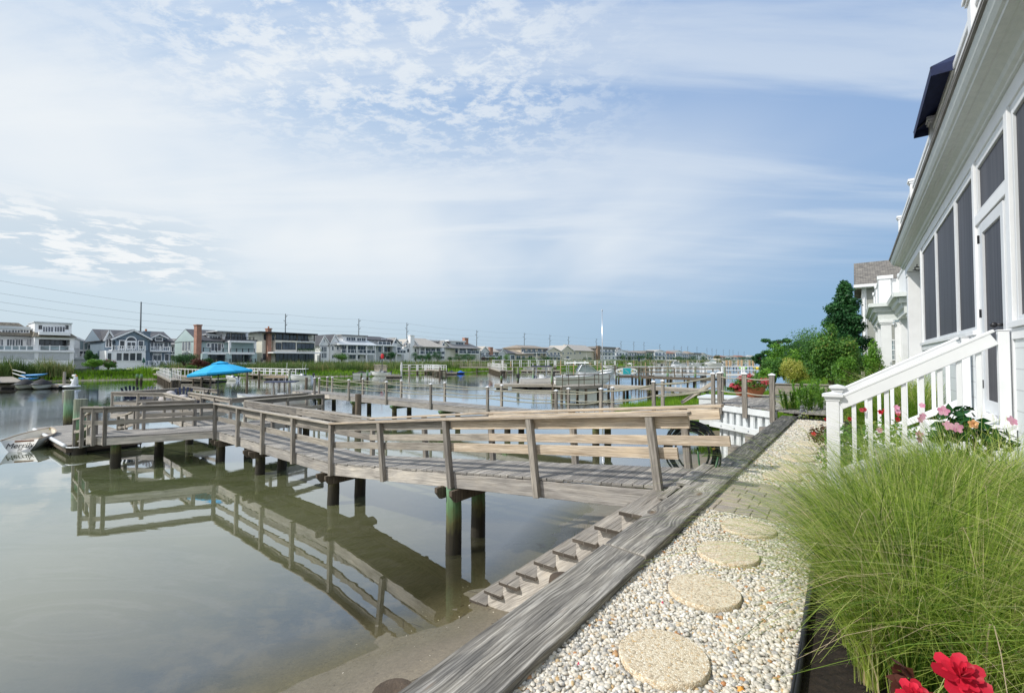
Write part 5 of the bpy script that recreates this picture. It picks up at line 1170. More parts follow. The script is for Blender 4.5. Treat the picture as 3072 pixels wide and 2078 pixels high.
gc = thing('ground_cover', P(14.4, .3, 0), 'variegated ground cover around the small statue', 'ground cover'); del gc['category']; COL.objects.unlink(gc)
o = leafcloud('ground_cover', [tuple(P(u_, v_, .05))+(.34, .34, .14) for u_ in np.linspace(13.7, 16.6, 7) for v_ in np.linspace(-.6, .9, 4)], 5200, .045, 'leaf_yellow', None, tb=.25); tag(o, 'variegated green and cream ground cover around the small statue', 'ground cover', kind='stuff')
o = leafcloud('bed_plants', [tuple(P(u_, v_, .06))+(.3, .3, .13) for u_ in np.linspace(8.9, 13.2, 9) for v_ in (-1.0, -.6, -.2)], 4200, .055, 'leaf_green', None); tag(o, 'low mixed green planting along the house side of the gravel path', 'planting', kind='stuff')
# statue
sp = W(2408, 1254, .0); sg = thing('garden_statue', sp, 'small grey stone figure of a seated frog at the end of the gravel path', 'statue')
mb = MB(); q = sp
mb.ball(q+Vector((0, 0, .04)), .13, .11, .05, 12); mb.ball(q+Vector((.0, 0, .12)), .085, .075, .09, 12); mb.ball(q+Vector((-.01, 0, .21)), .055, .05, .06, 12); mb.ball(q+Vector((-.02, -.01, .285)), .05, .045, .035, 12)
for s in (-1, 1): mb.ball(q+Vector((.025*s-.015, -.02, .318)), .016, .016, .018, 8); mb.ball(q+Vector((.085*s, -.05, .055)), .05, .055, .05, 10); mb.tube([q+Vector((.05*s, -.02, .22)), q+Vector((.085*s, -.06, .15)), q+Vector((.03*s, -.09, .12))], .02, 7)
mb.build('figure', 'statue', sg, True)
# shrubs and trees beyond the path
p = D(2496, 1060, 20.5); bush('shrub', Vector((p.x, p.y, 1.55)), 1.18, 1.2, 1.55, 20000, .10, 'leaf_green', 'large rounded green shrub with bronze tips left of the white columns', nb=34, br=.30)
p = D(2538, 1095, 16.8); bush('shrub', Vector((p.x, p.y, .82)), .52, .5, .85, 6000, .07, 'leaf_bright', 'smaller fresh green shrub in front of the large rounded one', nb=14, tb=.35)
p = D(2386, 1112, 24); bush('clipped_bush', Vector((p.x, p.y, .80)), .84, .8, .76, 15000, .055, 'leaf_yellow', 'rounded clipped bush with yellow and green variegated leaves', nb=30, br=.35)
p = D(2618, 1070, 21.5); bush('shrub', Vector((p.x, p.y, 1.15)), .40, .45, 1.15, 4500, .09, 'leaf_bright', 'narrow glossy shrub against the neighbouring white columns', nb=12)
for x, y, Y, rx, rz, m_, l in ((2352, 1085, 34, 1.5, 1.35, 'leaf_bright', 'pale green hedge mound left of the yellow bush'), (2408, 1072, 38, 1.7, 1.55, 'leaf_dark', 'dark clipped hedge behind the yellow bush'), (2325, 1108, 30, .9, .8, 'leaf_green', 'low green hedge mound at the edge of the marsh'), (2298, 1118, 27, .6, .45, 'leaf_bright', 'lowest hedge mound beside the marsh grass'), (2432, 1040, 40, 2.2, 2.3, 'leaf_green', 'tall rounded tree crown touching the bronze-tipped shrub')):
    p = D(x, y, Y); bush('hedge', Vector((p.x, p.y, rz*1.0)), rx, rx, rz, 6500, .13, m_, l, 'hedge', 'hedges beyond the yellow bush', nb=18)
def conifer(x, ytop, Y, H, R, n, label, mat='leaf_conifer', leaf=.16, name='conifer_tree', group=None, lean=0):
    p = D(x, 1077, Y); b = Vector((p.x, p.y, 0)); top = D(x, ytop, Y).z; root = thing(name, b, label, 'tree', group)
    mb = MB(); mb.tube([b, b+Vector((0, 0, top*.5)), b+Vector((0, 0, top*.96))], [.16, .1, .02], 7); mb.build('trunk', 'bark', root, True); bl = []
    for i in range(120):
        t = random.random()**.9; z = top*(.06+.93*t); rr = R*(1-t**1.6)**.8*random.uniform(.7, 1.15)+.12; a = random.random()*6.28; k = random.uniform(.25, .9)
        bl.append((b.x+math.cos(a)*rr*k, b.y+math.sin(a)*rr*k, z+.22*rr*k, .26*rr+.14, .26*rr+.14, .20+.12*rr))
    leafcloud('crown', bl, n, leaf, mat, root, up=.6)
conifer(2538, 846, 29, 7, 1.55, 30000, 'tall dark cypress rising behind the shrubs, left of the grey shingled house')
def pine(x0, x1, y0, y1, Y, n, label):
    a, b = D(x0, y1, Y), D(x1, y0, Y); c = (a+b)/2; base = Vector((c.x, c.y, 0)); root = thing('pine_tree', base, label, 'tree'); mb = MB(); bl = []
    mb.tube([base, base+Vector((.3, 0, b.z*.5)), base+Vector((-.2, 0, b.z*.9))], [.2, .14, .05], 6)
    w = (b.x-a.x)/2
    for i in range(22):
        t = random.random(); z = 1.0+(b.z-1.2)*t; k = random.uniform(-1, 1)*(1-.35*abs(t-.6)); y_ = random.uniform(-1, 1)*w*.5; bl.append((c.x+k*w*.8, c.y+y_, z, w*.26, w*.26, .22)); mb.tube([base+Vector((0, 0, z-.3)), (c.x+k*w*.7, c.y+y_, z)], .04, 4)
    mb.build('trunk', 'bark', root); leafcloud('crown', bl, n, .22, 'leaf_conifer', root, up=.8)
pine(2290, 2385, 1011, 1085, 52, 7000, 'wide flat-topped pine at the end of the right-hand shore')
pine(2258, 2300, 1058, 1090, 62, 2500, 'low pine left of the flat-topped one')
pine(2370, 2440, 1022, 1085, 58, 4000, 'dark pine behind the hedges, right of the flat-topped one')
mb = MB(); mb.tube([D(2542, 1150, 15.5), D(2542, 1010, 15.5)], .02, 6) if False else None
# marsh grass on the near shore
def marsh(name, ur, vr, n, H, w, mat, label, keep=None, z=None, seg=3, reach=.35, cat='marsh grass'):
    u = ur[0]+(ur[1]-ur[0])*rng.random(n); v = vr[0]+(vr[1]-vr[0])*rng.random(n); ok = np.ones(n, bool) if keep is None else keep(u, v); u, v = u[ok], v[ok]; n = len(u)
    zz = height(u, v)-.03 if z is None else np.full(n, z); base = np.stack([.6*u-.8*v, .8*u+.6*v, zz], 1)
    a = rng.random(n)*2*PI; pt = .75+.25*np.sin(u*1.3+v)*np.sin(v*.9-u*.4); L = H*(.6+.6*rng.random(n))*pt
    t = np.clip(.5+.25*np.sin(u*.7+v*.5)+rng.normal(size=n)*.2, 0, 1)
    o = blades(name, base, L, np.stack([np.cos(a), np.sin(a)], 1)*(reach*rng.random(n))[:, None], w*(.7+.6*rng.random(n)), mat, None, seg, .9, tints=t); tag(o, label, cat, kind='stuff'); return o
marsh('marsh_grass', (16.2, 24), (2.0, 8.5), 24000, .42, .014, 'grass_marsh', 'bright marsh grass under the rope pier', lambda u, v: (v < edge_near(u)-.3-.8*np.sin(u)) & ((u > 17.6) | (v > 3.6)) & ((u > 20.0) | (v < 4.6)))
marsh('marsh_grass', (24, 46), (1.6, 12.6), 42000, .55, .026, 'grass_marsh', 'bright green marsh grass between the rope pier and the next docks', lambda u, v: v < edge_near(u)-.1+.5*np.sin(u*2))
marsh('marsh_grass', (46, 110), (1.6, 7), 9000, .8, .07, 'grass_marsh', 'marsh grass fringing the right-hand shore', lambda u, v: v < edge_near(u))
o = marsh('grass_tuft', (6.9, 7.6), (3.3, 4.0), 70, .38, .008, 'grass_reed', 'sparse grass tuft growing from the sand behind the walkway'); 
# ================================================================ far shore houses
class House:
    """measured on the photograph at the front plane v, then built at its real place and depth"""
    def __init__(s, name, label, v, xm, g=-.3, group='houses along the far shore', cat='house'):
        s.v = v; s.g = g; s.r = thing(name, P(fx(xm, v), v, g), label, cat, group)
    def uz(s, x, y, dv=0): v = s.v+dv; return fx(x, v), fz(x, y, v)
    def box(s, nm, mat, x0, x1, yt, yb, dv=0, dep=8, par=None):
        xm = (x0+x1)/2; u0, u1 = fx(x0, s.v+dv), fx(x1, s.v+dv); z1 = fz(xm, yt, s.v+dv); z0 = s.g if yb is None else fz(xm, yb, s.v+dv)
        mb = MB(); mb.boxuv(u0, u1, s.v+dv, s.v+dv+dep, z0, z1, .5); return mb.build(nm, mat, par or s.r)
    def win(s, x0, x1, y0, y1, dv=0, n=1, fm='white', pm='glass', h=0, bw=.12):
        v = s.v+dv; xm = (x0+x1)/2; u0, u1 = fx(x0, v), fx(x1, v); z1, z0 = fz(xm, y0, v), fz(xm, y1, v); mb = MB(); w = bw
        mb.boxuv(u0-w, u1+w, v-.07, v-.004, z1, z1+w, .5); mb.boxuv(u0-w, u1+w, v-.09, v-.004, z0-w, z0, .5)
        for i in range(n+1): a = u0+(u1-u0)*i/n; e = w if i in (0, n) else w*.6; lo = a-e if i == 0 else (a if i == n else a-e/2); mb.boxuv(lo, lo+e, v-.065, v-.005, z0, z1, .5)
        for k in range(h): zz = z0+(z1-z0)*(k+1)/(h+1); mb.boxuv(u0, u1, v-.055, v-.012, zz-.025, zz+.025, .5)
        f = mb.build('window', fm, s.r); mb = MB(); mb.boxuv(u0, u1, v-.035, v-.008, z0, z1, .5); mb.build('pane', pm, f); return f
    def swin(s, u0, v0, v1, z0, z1, n=1, fm='white', pm='glass'):
        mb = MB(); w = .1
        mb.boxuv(u0-.07, u0-.004, v0-w, v1+w, z1, z1+w, .5); mb.boxuv(u0-.07, u0-.004, v0-w, v1+w, z0-w, z0, .5)
        for i in range(n+1): a = v0+(v1-v0)*i/n; mb.boxuv(u0-.06, u0-.005, a-w/2, a+w/2, z0, z1, .5)
        f = mb.build('window', fm, s.r); mb = MB(); mb.boxuv(u0-.035, u0-.008, v0, v1, z0, z1, .5); mb.build('pane', pm, f)
    def prism(s, nm, mat, pts, dv, dep, off=None):
        v = s.v+dv; mb = MB(); mb.prism([P(fx(x, v), v, fz(x, y, v)) for x, y in pts], V*dep, .5); return mb.build(nm, mat, s.r)
    def gable(s, x0, xp, x1, ye, yp, ye2=None, dv=0, dep=9, rm='roof_dark', wm_='siding_white', th=.25, oh=.35, trim='white'):
        """gable end facing the water"""
        v = s.v+dv; ye2 = ye2 or ye; A_ = P(fx(x0, v), v, fz(x0, ye, v)); B_ = P(fx(xp, v), v, fz(xp, yp, v)); C_ = P(fx(x1, v), v, fz(x1, ye2, v))
        mb = MB(); base = min(A_.z, C_.z)-.05; mb.prism([A_-Vector((0, 0, .1)), B_-Vector((0, 0, .1)), C_-Vector((0, 0, .1)), Vector((C_.x, C_.y, base-.2)), Vector((A_.x, A_.y, base-.2))], V*dep, .5); mb.build('gable_wall', wm_, s.r)
        d1 = (A_-B_).normalized()*oh; d2 = (C_-B_).normalized()*oh; mb = MB(); up = Vector((0, 0, th)); f_ = V*-oh; bk_ = V*(dep+oh)
        for E_, d in ((A_, d1), (C_, d2)): mb.hexa([E_+d+f_, B_+f_, B_+up+f_, E_+d+up+f_, E_+d+bk_, B_+bk_, B_+up+bk_, E_+d+up+bk_], .5)
        mb.build('roof', rm, s.r)
        if trim:
            mb = MB()
            for E_, d in ((A_, d1), (C_, d2)): mb.beam(E_+d+f_*1.06+up*.3, B_+f_*1.06+up*.3, .06, th*.95, t=.5)
            mb.build('barge_board', trim, s.r)
    def ridge(s, x0, x1, ye, yr, dv=0, dep=9, rm='roof_dark', wm_='siding_white', ends=True, hip=0):
        """ridge parallel to the shore"""
        v = s.v+dv; xm = (x0+x1)/2; u0, u1 = fx(x0, v), fx(x1, v); ze = fz(xm, ye, v); vm_ = v+dep/2; zr = CAMZ+(HOR-yr)*(vm_/(.6-.8*(xm-CX)/F))/F
        a, b, c, d = P(u0-.4, v-.5, ze), P(u1+.4, v-.5, ze), P(u1+.4, v+dep+.5, ze), P(u0-.4, v+dep+.5, ze); r0, r1 = P(u0-.4+hip, vm_, zr), P(u1+.4-hip, vm_, zr); t = Vector((0, 0, -.18)); mb = MB()
        mb.face([a, b, r1, r0]); mb.face([c, d, r0, r1]); mb.face([d, a, r0]); mb.face([b, c, r1]); mb.face([a+t, b+t, c+t, d+t][::-1])
        for p, q in ((a, b), (b, c), (c, d), (d, a)): mb.face([p+t, q+t, q, p])
        o = mb.build('roof', rm, s.r)
        if not hip:
            mb = MB(); e = .02
            for uu in (u0-.42, u1+.36): mb.prism([P(uu, v, ze-.1), P(uu, v+dep, ze-.1), P(uu, vm_, zr-.12)], U*.06)
            mb.build('gable_wall', wm_, s.r)
        return o
    def balcony(s, x0, x1, yf, yr, dv=-1.5, dep=1.5, mat='white', rail='posts', n=8, th=.3, cap_=True):
        v = s.v+dv; xm = (x0+x1)/2; u0, u1 = fx(x0, v), fx(x1, v); zf = fz(xm, yf, v); zr = fz(xm, yr, v); mb = MB(); mb.boxuv(u0, u1, v, v+dep, zf-th, zf, .5); b = mb.build('balcony', mat, s.r); mb = MB()
        mb.boxuv(u0, u1, v+.02, v+.10, zr-.07, zr, .5); 
        if rail == 'bal':
            k = int((u1-u0)/.28)
            for i in range(k): a = u0+(u1-u0)*(i+.5)/k; mb.boxuv(a-.035, a+.035, v+.03, v+.09, zf, zr-.07, .5, along='z')
        for i in range(n+1): a = u0+(u1-u0-.14)*i/n; mb.boxuv(a, a+.14, v, v+.13, zf, zr+.08, .5, along='z')
        mb.build('railing', 'white' if rail != 'dark' else 'black', b)
        if rail in ('glass', 'posts'): mb = MB(); mb.boxuv(u0+.15, u1-.15, v+.05, v+.07, zf+.08, zr-.1, .5); mb.build('infill', 'glass_light' if rail == 'glass' else 'glass', b)
        return b
    def column(s, x, y0, y1, dv=-1.5, w=.35, mat='white'):
        v = s.v+dv; a = fx(x, v); mb = MB(); mb.boxuv(a-w/2, a+w/2, v, v+w, s.g if y1 is None else fz(x, y1, v), fz(x, y0, v), .5, along='z'); mb.build('column', mat, s.r)
    def chimney(s, x0, x1, yt, yb, dv=0, mat='brick', dep=1.2, pots=0):
        v = s.v+dv; xm = (x0+x1)/2; u0, u1 = fx(x0, v), fx(x1, v); z1 = fz(xm, yt, v); z0 = s.g if yb is None else fz(xm, yb, v); mb = MB(); mb.boxuv(u0, u1, v, v+dep, z0, z1-.25, .5, along='z'); mb.boxuv(u0-.1, u1+.1, v-.1, v+dep+.1, z1-.245, z1, .5, along='z'); c = mb.build('chimney', mat, s.r)
        if pots: mb = MB(); mb.tube([P((u0+u1)/2, v+dep/2, z1), P((u0+u1)/2, v+dep/2, z1+.4)], .16, 8); mb.build('chimney_pot', 'terracotta', c)
# --- H0 modern white house, far left
h = House('modern_house', 'long pale modern house with shingled mansard roof and dormers at the far left', 102, 90)
h.box('wall', 'siding_white', -60, 222, 1050, None, 0, 14); h.box('wall', 'siding_white', -60, 104, 1008, 1050, 3.0, 10); h.box('wall', 'white_trim', 103, 116, 1010, 1050, 0, 12); h.box('wall', 'white_trim', 209, 222, 1010, 1050, 0, 12); h.box('lintel', 'white_trim', 116, 209, 1010, 1018, 0, 12)
h.box('back_wall', 'interior', 116, 209, 1018, 1050, 3.2, 1)
v0 = 102; ua, ub_, uc = fx(-60, v0), fx(98, v0), fx(231, v0); mb = MB()
def mans(mb, u0, u1, v, dep, z0, z1, inset): 
    a = [P(u0, v, z0), P(u1, v, z0), P(u1, v+dep, z0), P(u0, v+dep, z0)]; b = [P(u0+inset*.2, v+inset, z1), P(u1-inset, v+inset, z1), P(u1-inset, v+dep-inset, z1), P(u0+inset*.2, v+dep-inset, z1)]; mb.hexa(a+b, .5)
mans(mb, ub_, uc, 101.6, 14, fz(160, 1011, v0), fz(160, 969, v0), 2.4); mans(mb, ua, ub_+1, 103.6, 12, fz(20, 1006, 104), fz(20, 965, 104), 2.2); mb.build('roof', 'shakes', h.r)
h.box('dormer', 'white_trim', 102, 213, 968, 1005, .3, 6); h.box('dormer_roof', 'roof_metal', 99, 216, 966, 969, -.0, 6.5); h.box('dormer', 'white_trim', -60, 88, 985, 1002, 2.2, 5); h.box('dormer_roof', 'roof_metal', -60, 90, 977, 985.5, 2.0, 5.4)
h.box('dormer_balcony', 'white_trim', 116, 210, 996, 1005, -.9, 1.15)
for a, b in ((127, 140), (143, 157), (162, 175), (178, 192)): h.win(a, b, 980, 995, .3, 2)
for a, b in ((117, 121), (196, 200)): h.win(a, b, 978, 985, .3, 1, 'black')
for a, b in ((5, 30), (34, 57), (60, 84)): h.win(a, b, 990, 997, 2.2, 3)
for a, b in ((20, 43), (46, 67), (79, 91), (-12, 8)): h.win(a, b, 1018, 1046, 3.0, 3)
h.balcony(-60, 103, 1050, 1036, -.0, 3.0, rail='glass', n=7, th=.1); h.balcony(117, 209, 1050, 1037, .1, 3, rail='glass', n=3, th=.1)
h.win(118, 208, 1020, 1049, 3.1, 6, 'black'); h.box('garage_panel', 'shade_cloth', -20, 103, 1058, 1078, -.05, .04); h.box('garage_panel', 'shade_cloth', 116, 209, 1058, 1080, -.05, .04); h.box('band', 'white_trim', -60, 224, 1049, 1055, -.25, .2)
# --- sloped white house behind
h = House('house', 'white house with one sloping roof and tall gable windows between the two big left houses', 114, 255)
h.box('wall', 'siding_grey', 222, 292, 1042, None, 0, 9)
h.prism('gable_wall', 'white_trim', [(222, 1044), (222, 1018), (231, 1014), (290, 1040), (290, 1044)], -.1, 9); h.prism('roof', 'white_trim', [(219, 1014), (231, 1010), (296, 1039), (294, 1042), (231, 1015)], -.5, 9.5)
h.win(239, 250, 1023, 1048, -.12, 1, 'white', 'glass_light'); h.win(252, 262, 1030, 1048, -.12, 1, 'white', 'glass_light'); h.win(264, 273, 1036, 1048, -.12, 1, 'white', 'glass_light'); h.win(239, 270, 1053, 1068, -.12, 3); h.balcony(222, 275, 1073, 1062, -1.5, 1.5, rail='bal', n=4); h.box('porch_wall', 'siding_white', 222, 262, 1078, None, -1.2, 1.2)
# --- H1 grey-blue house
h = House('shingle_house', 'blue-grey house with white trim, arched window, two gables and white balconies', 102, 410)
h.box('wall', 'siding_blue', 309, 512, 1022, None, .0, 9); h.ridge(309, 512, 1022, 992, 0, 11, 'roof_dark', 'siding_blue')
h.gable(338, 399, 447, 1017, 992, dv=-2.2, dep=8, wm_='siding_blue', oh=.4); h.box('wall', 'siding_blue', 348, 443, 1016, 1052, -2.2, 2.3)
h.gable(452, 476, 497, 1014, 1004, dv=-.4, dep=3, wm_='siding_blue'); h.gable(312, 325, 341, 1018, 993.5, dv=-1.2, dep=7, wm_='siding_grey'); h.box('bay', 'siding_blue', 313, 340, 1017, 1052, -1.2, 2)
h.chimney(430, 450, 993, None, -1.4, 'siding_blue', 1.3, 1)
# arched window
mb = MB(); vv = 102-2.32; c = (393, 1022); pts = [P(fx(c[0]+17*math.cos(a), vv), vv, fz(c[0], c[1]-14*math.sin(a), vv)) for a in np.linspace(0, PI, 13)]; pts += [P(fx(376, vv), vv, fz(376, 1047, vv)), P(fx(410, vv), vv, fz(410, 1047, vv))]
mb.prism(pts, V*.1, .5); fr = mb.build('window', 'white', h.r); mb = MB(); pts = [P(fx(c[0]+13.5*math.cos(a), vv), vv-.03, fz(c[0], c[1]-10.5*math.sin(a), vv)) for a in np.linspace(0, PI, 13)]; mb.prism(pts, V*.03, .5); mb.build('pane', 'glass', fr)
h.win(381, 405, 1027, 1045, -2.34, 2); h.win(359, 373, 1022, 1045, -2.2, 1); h.win(415, 429, 1023, 1045, -2.2, 1); h.win(318, 324, 1018, 1040, -1.2, 1); h.win(326, 333, 1018, 1040, -1.2, 1)
h.balcony(335, 437, 1050, 1037, -4.0, 2.0, rail='bal', n=5); h.balcony(450, 511, 1050, 1039, -1.6, 1.6, rail='bal', n=2)
h.box('sunroom', 'white_trim', 318, 437, 1052, None, -4.0, 4.2)
for a, b in ((350, 365), (370, 386), (390, 406), (410, 425), (323, 334)): h.win(a, b, 1059, 1081, -4.0, 1)
h.win(463, 487, 1029, 1045, -.02, 3); h.win(452, 459, 1026, 1041, -.02, 1); h.win(492, 503, 1027, 1041, -.02, 1); h.win(466, 485, 1013, 1021, -.4, 1); h.win(460, 483, 1063, 1081, -.02, 2); h.win(460, 483, 1061, 1064, -.02, 3); h.win(495, 506, 1062, 1081, -.02, 1); h.win(429, 437, 1062, 1070, -.02, 1)
h.balcony(430, 524, 1094, 1082, -3.0, 3.2, rail='bal', n=6, th=.9)
mb = MB()
for i in range(6): z = fz(480, 1094, 99)-.05-.18*(i+1); mb.boxuv(fx(470, 98), fx(498, 98), 99-.35*(i+1), 99-.35*i, -.3, z, .5)
mb.build('stairs', 'white', h.r)
for x_ in (470, 499): mb = MB(); mb.beam(P(fx(x_, 98), 99.2, fz(x_, 1081, 98)), P(fx(x_, 98), 96.8, fz(x_, 1081, 98)-1.1), .1, .25); mb.build('stair_rail', 'white', h.r)
# --- pale house behind
h = House('house', 'pale grey house with a dark roof behind the blue-grey and green-grey houses', 116, 535)
h.box('wall', 'siding_grey', 505, 575, 1034, None, 0, 9); h.ridge(500, 580, 1034, 1016, 0, 9, 'roof_grey', 'siding_grey')
for a, b in ((515, 520), (523, 528), (531, 536), (545, 552), (556, 563)): h.win(a, b, 1040, 1056, 0, 1)
h.balcony(507, 550, 1062, 1055, -1.5, 1.5, rail='posts', n=4); h.gable(548, 572, 585, 1034, 1016, dv=-1, dep=6, rm='roof_grey', wm_='siding_grey')
# --- H2 green-grey house with chimney
h = House('shingle_house', 'sea-green house with dark roof, tall brick chimney and three levels of balconies', 100, 670)
h.box('wall', 'siding_green', 600, 768, 1022, None, 0, 9); 
h.ridge(597, 674, 1022, 990, 0, 12, 'roof_dark', 'siding_green'); u0 = fx(600, 100)
mb = MB(); mb.prism([P(u0-.5, 100, -.3), P(u0-.5, 112, -.3), P(u0-.5, 112, fz(600, 1020, 100)), P(u0-.5, 106, fz(597, 990, 106)-.3), P(u0-.5, 100, fz(600, 1022, 100))], U*.4); mb.build('end_wall', 'siding_green', h.r)
for k, (a, b) in enumerate(((103.2, 104.4), (104.8, 106.0), (106.4, 107.6))): h.swin(u0-.5, a, b, 3.2, 5.2, 1); h.swin(u0-.5, a, b, .8, 2.8, 1)
h.box('wall', 'white_trim', 667, 744, 997, 1022, .6, 8); h.box('roof_slab', 'roof_metal', 651, 748, 993.5, 996, -1.0, 10); h.box('wall', 'siding_green', 674, 768, 1022, 1060, .1, 8)
h.box('skirt_roof', 'roof_dark', 674, 772, 1018, 1023, -1.6, 3); h.chimney(589, 604, 973, None, -1.3, 'brick', 1.4)
h.box('dormer', 'white_trim', 623, 661, 1005, 1016, 1.2, 4); h.box('dormer_roof', 'roof_metal', 618, 664, 1002, 1005, .9, 4.5); h.win(628, 659, 1008, 1015, 1.2, 4)
h.win(680, 688, 1001, 1015, .6, 1, 'black'); h.win(694, 721, 1002, 1017, .6, 3, 'black'); h.win(726, 734, 1003, 1016, .6, 1, 'black')
h.balcony(676, 762, 1018, 1011, -1.5, 1.5, rail='dark', n=7, th=.06)
h.win(621, 628, 1030, 1040, 0, 1); h.win(633, 662, 1030, 1052, 0, 3); h.win(665, 669, 1031, 1042, 0, 1); h.win(680, 687, 1031, 1052, .1, 1); h.win(693, 720, 1031, 1052, .1, 3, 'black'); h.win(723, 731, 1032, 1045, .1, 1, 'black')
h.balcony(609, 690, 1056, 1044, -2.0, 2.0, rail='dark', n=4, th=.45); h.balcony(690, 765, 1056, 1046, -2.6, 2.6, rail='dark', n=4, th=.45); h.box('entablature', 'white_trim', 688, 768, 1022, 1027, -2.6, 2.7)
for x in (690, 766): h.column(x, 1024, 1056, -2.6)
for x in (615, 688, 764): h.column(x, 1060, None, -2.4, .9, 'siding_green')
h.win(632, 683, 1063, 1085, 0, 5, 'black'); h.win(697, 727, 1063, 1084, 0, 3, 'black'); h.win(735, 755, 1063, 1084, 0, 1, 'black'); h.balcony(607, 768, 1088, 1077, -3, 3, rail='dark', n=8, th=.4)
# --- H3 modern with brick chimney
h = House('modern_house', 'boxy three-storey cream house with flat black roof and brick chimney', 102, 870)
h.box('wall', 'siding_cream', 786, 945, 1002, None, 0, 9); h.box('roof_slab', 'black', 777, 895, 996, 999, -2.0, 12); h.box('roof_slab', 'black', 893, 953, 1000, 1004, -2.6, 12); h.chimney(803, 814, 984, None, -.9, 'brick', 1.2, 1)
h.box('bay', 'siding_cream', 826, 890, 1021, 1056, -1.6, 1.7); h.box('bay', 'siding_cream', 890, 944, 1023, 1056, -.8, 1); h.box('slab', 'white_trim', 820, 962, 1056, 1060, -3.4, 5)
for a, b, c, d, n, dv in ((828, 845, 1002, 1021, 2, 0), (849, 866, 1002, 1021, 2, 0), (870, 888, 1003, 1021, 2, 0), (893, 922, 1005, 1023, 3, 0), (847, 885, 1028, 1047, 4, -1.6), (828, 842, 1029, 1047, 2, -1.6), (891, 941, 1031, 1048, 4, -.8), (792, 798, 1004, 1018, 1, 0), (781+9, 791+8, 1062, 1078, 2, 0), (817, 821, 1004, 1018, 1, 0), (817, 821, 1030, 1046, 1, 0), (828, 850, 1062, 1085, 2, 0), (852, 895, 1062, 1085, 4, 0), (897, 940, 1062, 1085, 3, 0)): h.win(a, b, c, d, dv, n, 'black')
h.balcony(826, 944, 1023, 1017, -1.5, 1.5, rail='dark', n=6, th=.2)
for x in (943, 961): h.column(x, 1003 if x < 950 else 1058, 1023 if x < 950 else None, -2.4 if x < 950 else -3.3, .18, 'black')
leafcloud('balcony_plants', [tuple(P(fx(x, 101), 100.6, fz(x, 1049, 101)))+(.7, .5, .4) for x in (896, 910, 925, 940, 955)], 500, .16, 'leaf_green', h.r)
# --- small house between
h = House('house', 'narrow dark-windowed house glimpsed left of the boxy cream house', 112, 775, cat='house')
h.box('wall', 'siding_tan', 765, 790, 1028, None, 0, 8); h.ridge(764, 792, 1028, 1018, 0, 8, 'roof_dark', 'siding_tan'); h.win(768, 775, 1034, 1046, 0, 1); h.win(779, 787, 1034, 1046, 0, 2)
# --- H4 white farmhouse gables
h = House('farmhouse', 'white farmhouse with two steep gables, dark roof and double-decked porch', 106, 1040)
h.box('wall', 'siding_white', 960, 1105, 1034, None, 1.5, 9); h.gable(957, 972, 990, 1036, 1008, dv=.5, dep=9, oh=.2); h.box('wall', 'siding_white', 961, 988, 1036, None, .5, 8)
h.gable(988, 1003.5, 1024, 1036, 1005, dv=.2, dep=9, oh=.2); h.box('wall', 'siding_white', 991, 1024, 1034, None, .2, 8); h.box('dormer', 'white_trim', 1028, 1100, 1007, 1026, 2, 6); h.box('dormer_roof', 'roof_grey', 1024, 1104, 1004.5, 1008, 1.4, 7)
h.ridge(1020, 1125, 1034, 1020, -1.5, 8, 'roof_metal', 'siding_white'); h.box('wall', 'siding_white', 1026, 1105, 1032, None, .6, 7)
for a, b, c, d, n, dv in ((965, 969, 1040, 1054, 1, .5), (970, 974, 1040, 1054, 1, .5), (975, 979, 1040, 1054, 1, .5), (965, 969, 1059, 1073, 1, .5), (970, 974, 1059, 1073, 1, .5), (975, 979, 1059, 1073, 1, .5), (996, 1000, 1038, 1050, 1, .2), (1011, 1015, 1038, 1049, 1, .2), (996, 1000, 1065, 1075, 1, .2), (971, 973, 1018, 1026, 1, .5), (1039, 1051, 1012, 1023, 2, 2), (1053, 1065, 1012, 1024, 2, 2), (1071, 1083, 1014, 1024, 2, 2), (1085, 1096, 1014, 1024, 2, 2), (1043, 1069, 1037, 1056, 3, .6), (1073, 1098, 1037, 1056, 3, .6), (1026, 1039, 1037, 1052, 2, .6), (1048, 1068, 1064, 1076, 2, .6), (1073, 1079, 1065, 1075, 1, .6), (1093, 1098, 1065, 1075, 1, .6)): h.win(a, b, c, d, dv, n)
h.balcony(1024, 1126, 1059, 1049, -1.6, 2.2, rail='posts', n=8, th=.4)
for x in (1042, 1071, 1100, 1126): h.column(x, 1034, None, -1.6, .35)
# --- H5 grey
h = House('shingle_house', 'light grey house with a small gable and glass-railed balconies right of the white farmhouse', 110, 1150)
h.box('wall', 'siding_grey', 1106, 1206, 1022, None, .5, 9); h.ridge(1100, 1180, 1020, 1010, 0, 9, 'roof_dark', 'siding_grey', hip=2); h.gable(1174, 1186, 1206, 1036, 1015, dv=-.6, dep=7, rm='roof_grey', wm_='siding_grey'); h.box('wall', 'siding_grey', 1177, 1204, 1036, None, -.6, 6)
for a, b, c, d, n, dv in ((1144, 1156, 1018, 1029, 2, .5), (1163, 1172, 1018, 1028, 2, .5), (1135, 1143, 1039, 1056, 1, .5), (1153, 1186, 1041, 1056, 4, .5), (1191, 1202, 1042, 1052, 1, -.6), (1182, 1190, 1022, 1029, 1, -.6), (1138, 1150, 1068, 1078, 2, .5), (1158, 1200, 1068, 1078, 4, .5)): h.win(a, b, c, d, dv, n)
h.balcony(1134, 1172, 1033, 1025, -1, 1.6, rail='posts', n=3); h.balcony(1191, 1218, 1059, 1050, -2, 2.5, rail='posts', n=3, th=.35); h.box('slab', 'white_trim', 1120, 1192, 1033, 1038, -1.8, 3)
for x in (1122, 1150, 1190): h.column(x, 1036, None, -1.7, .3)
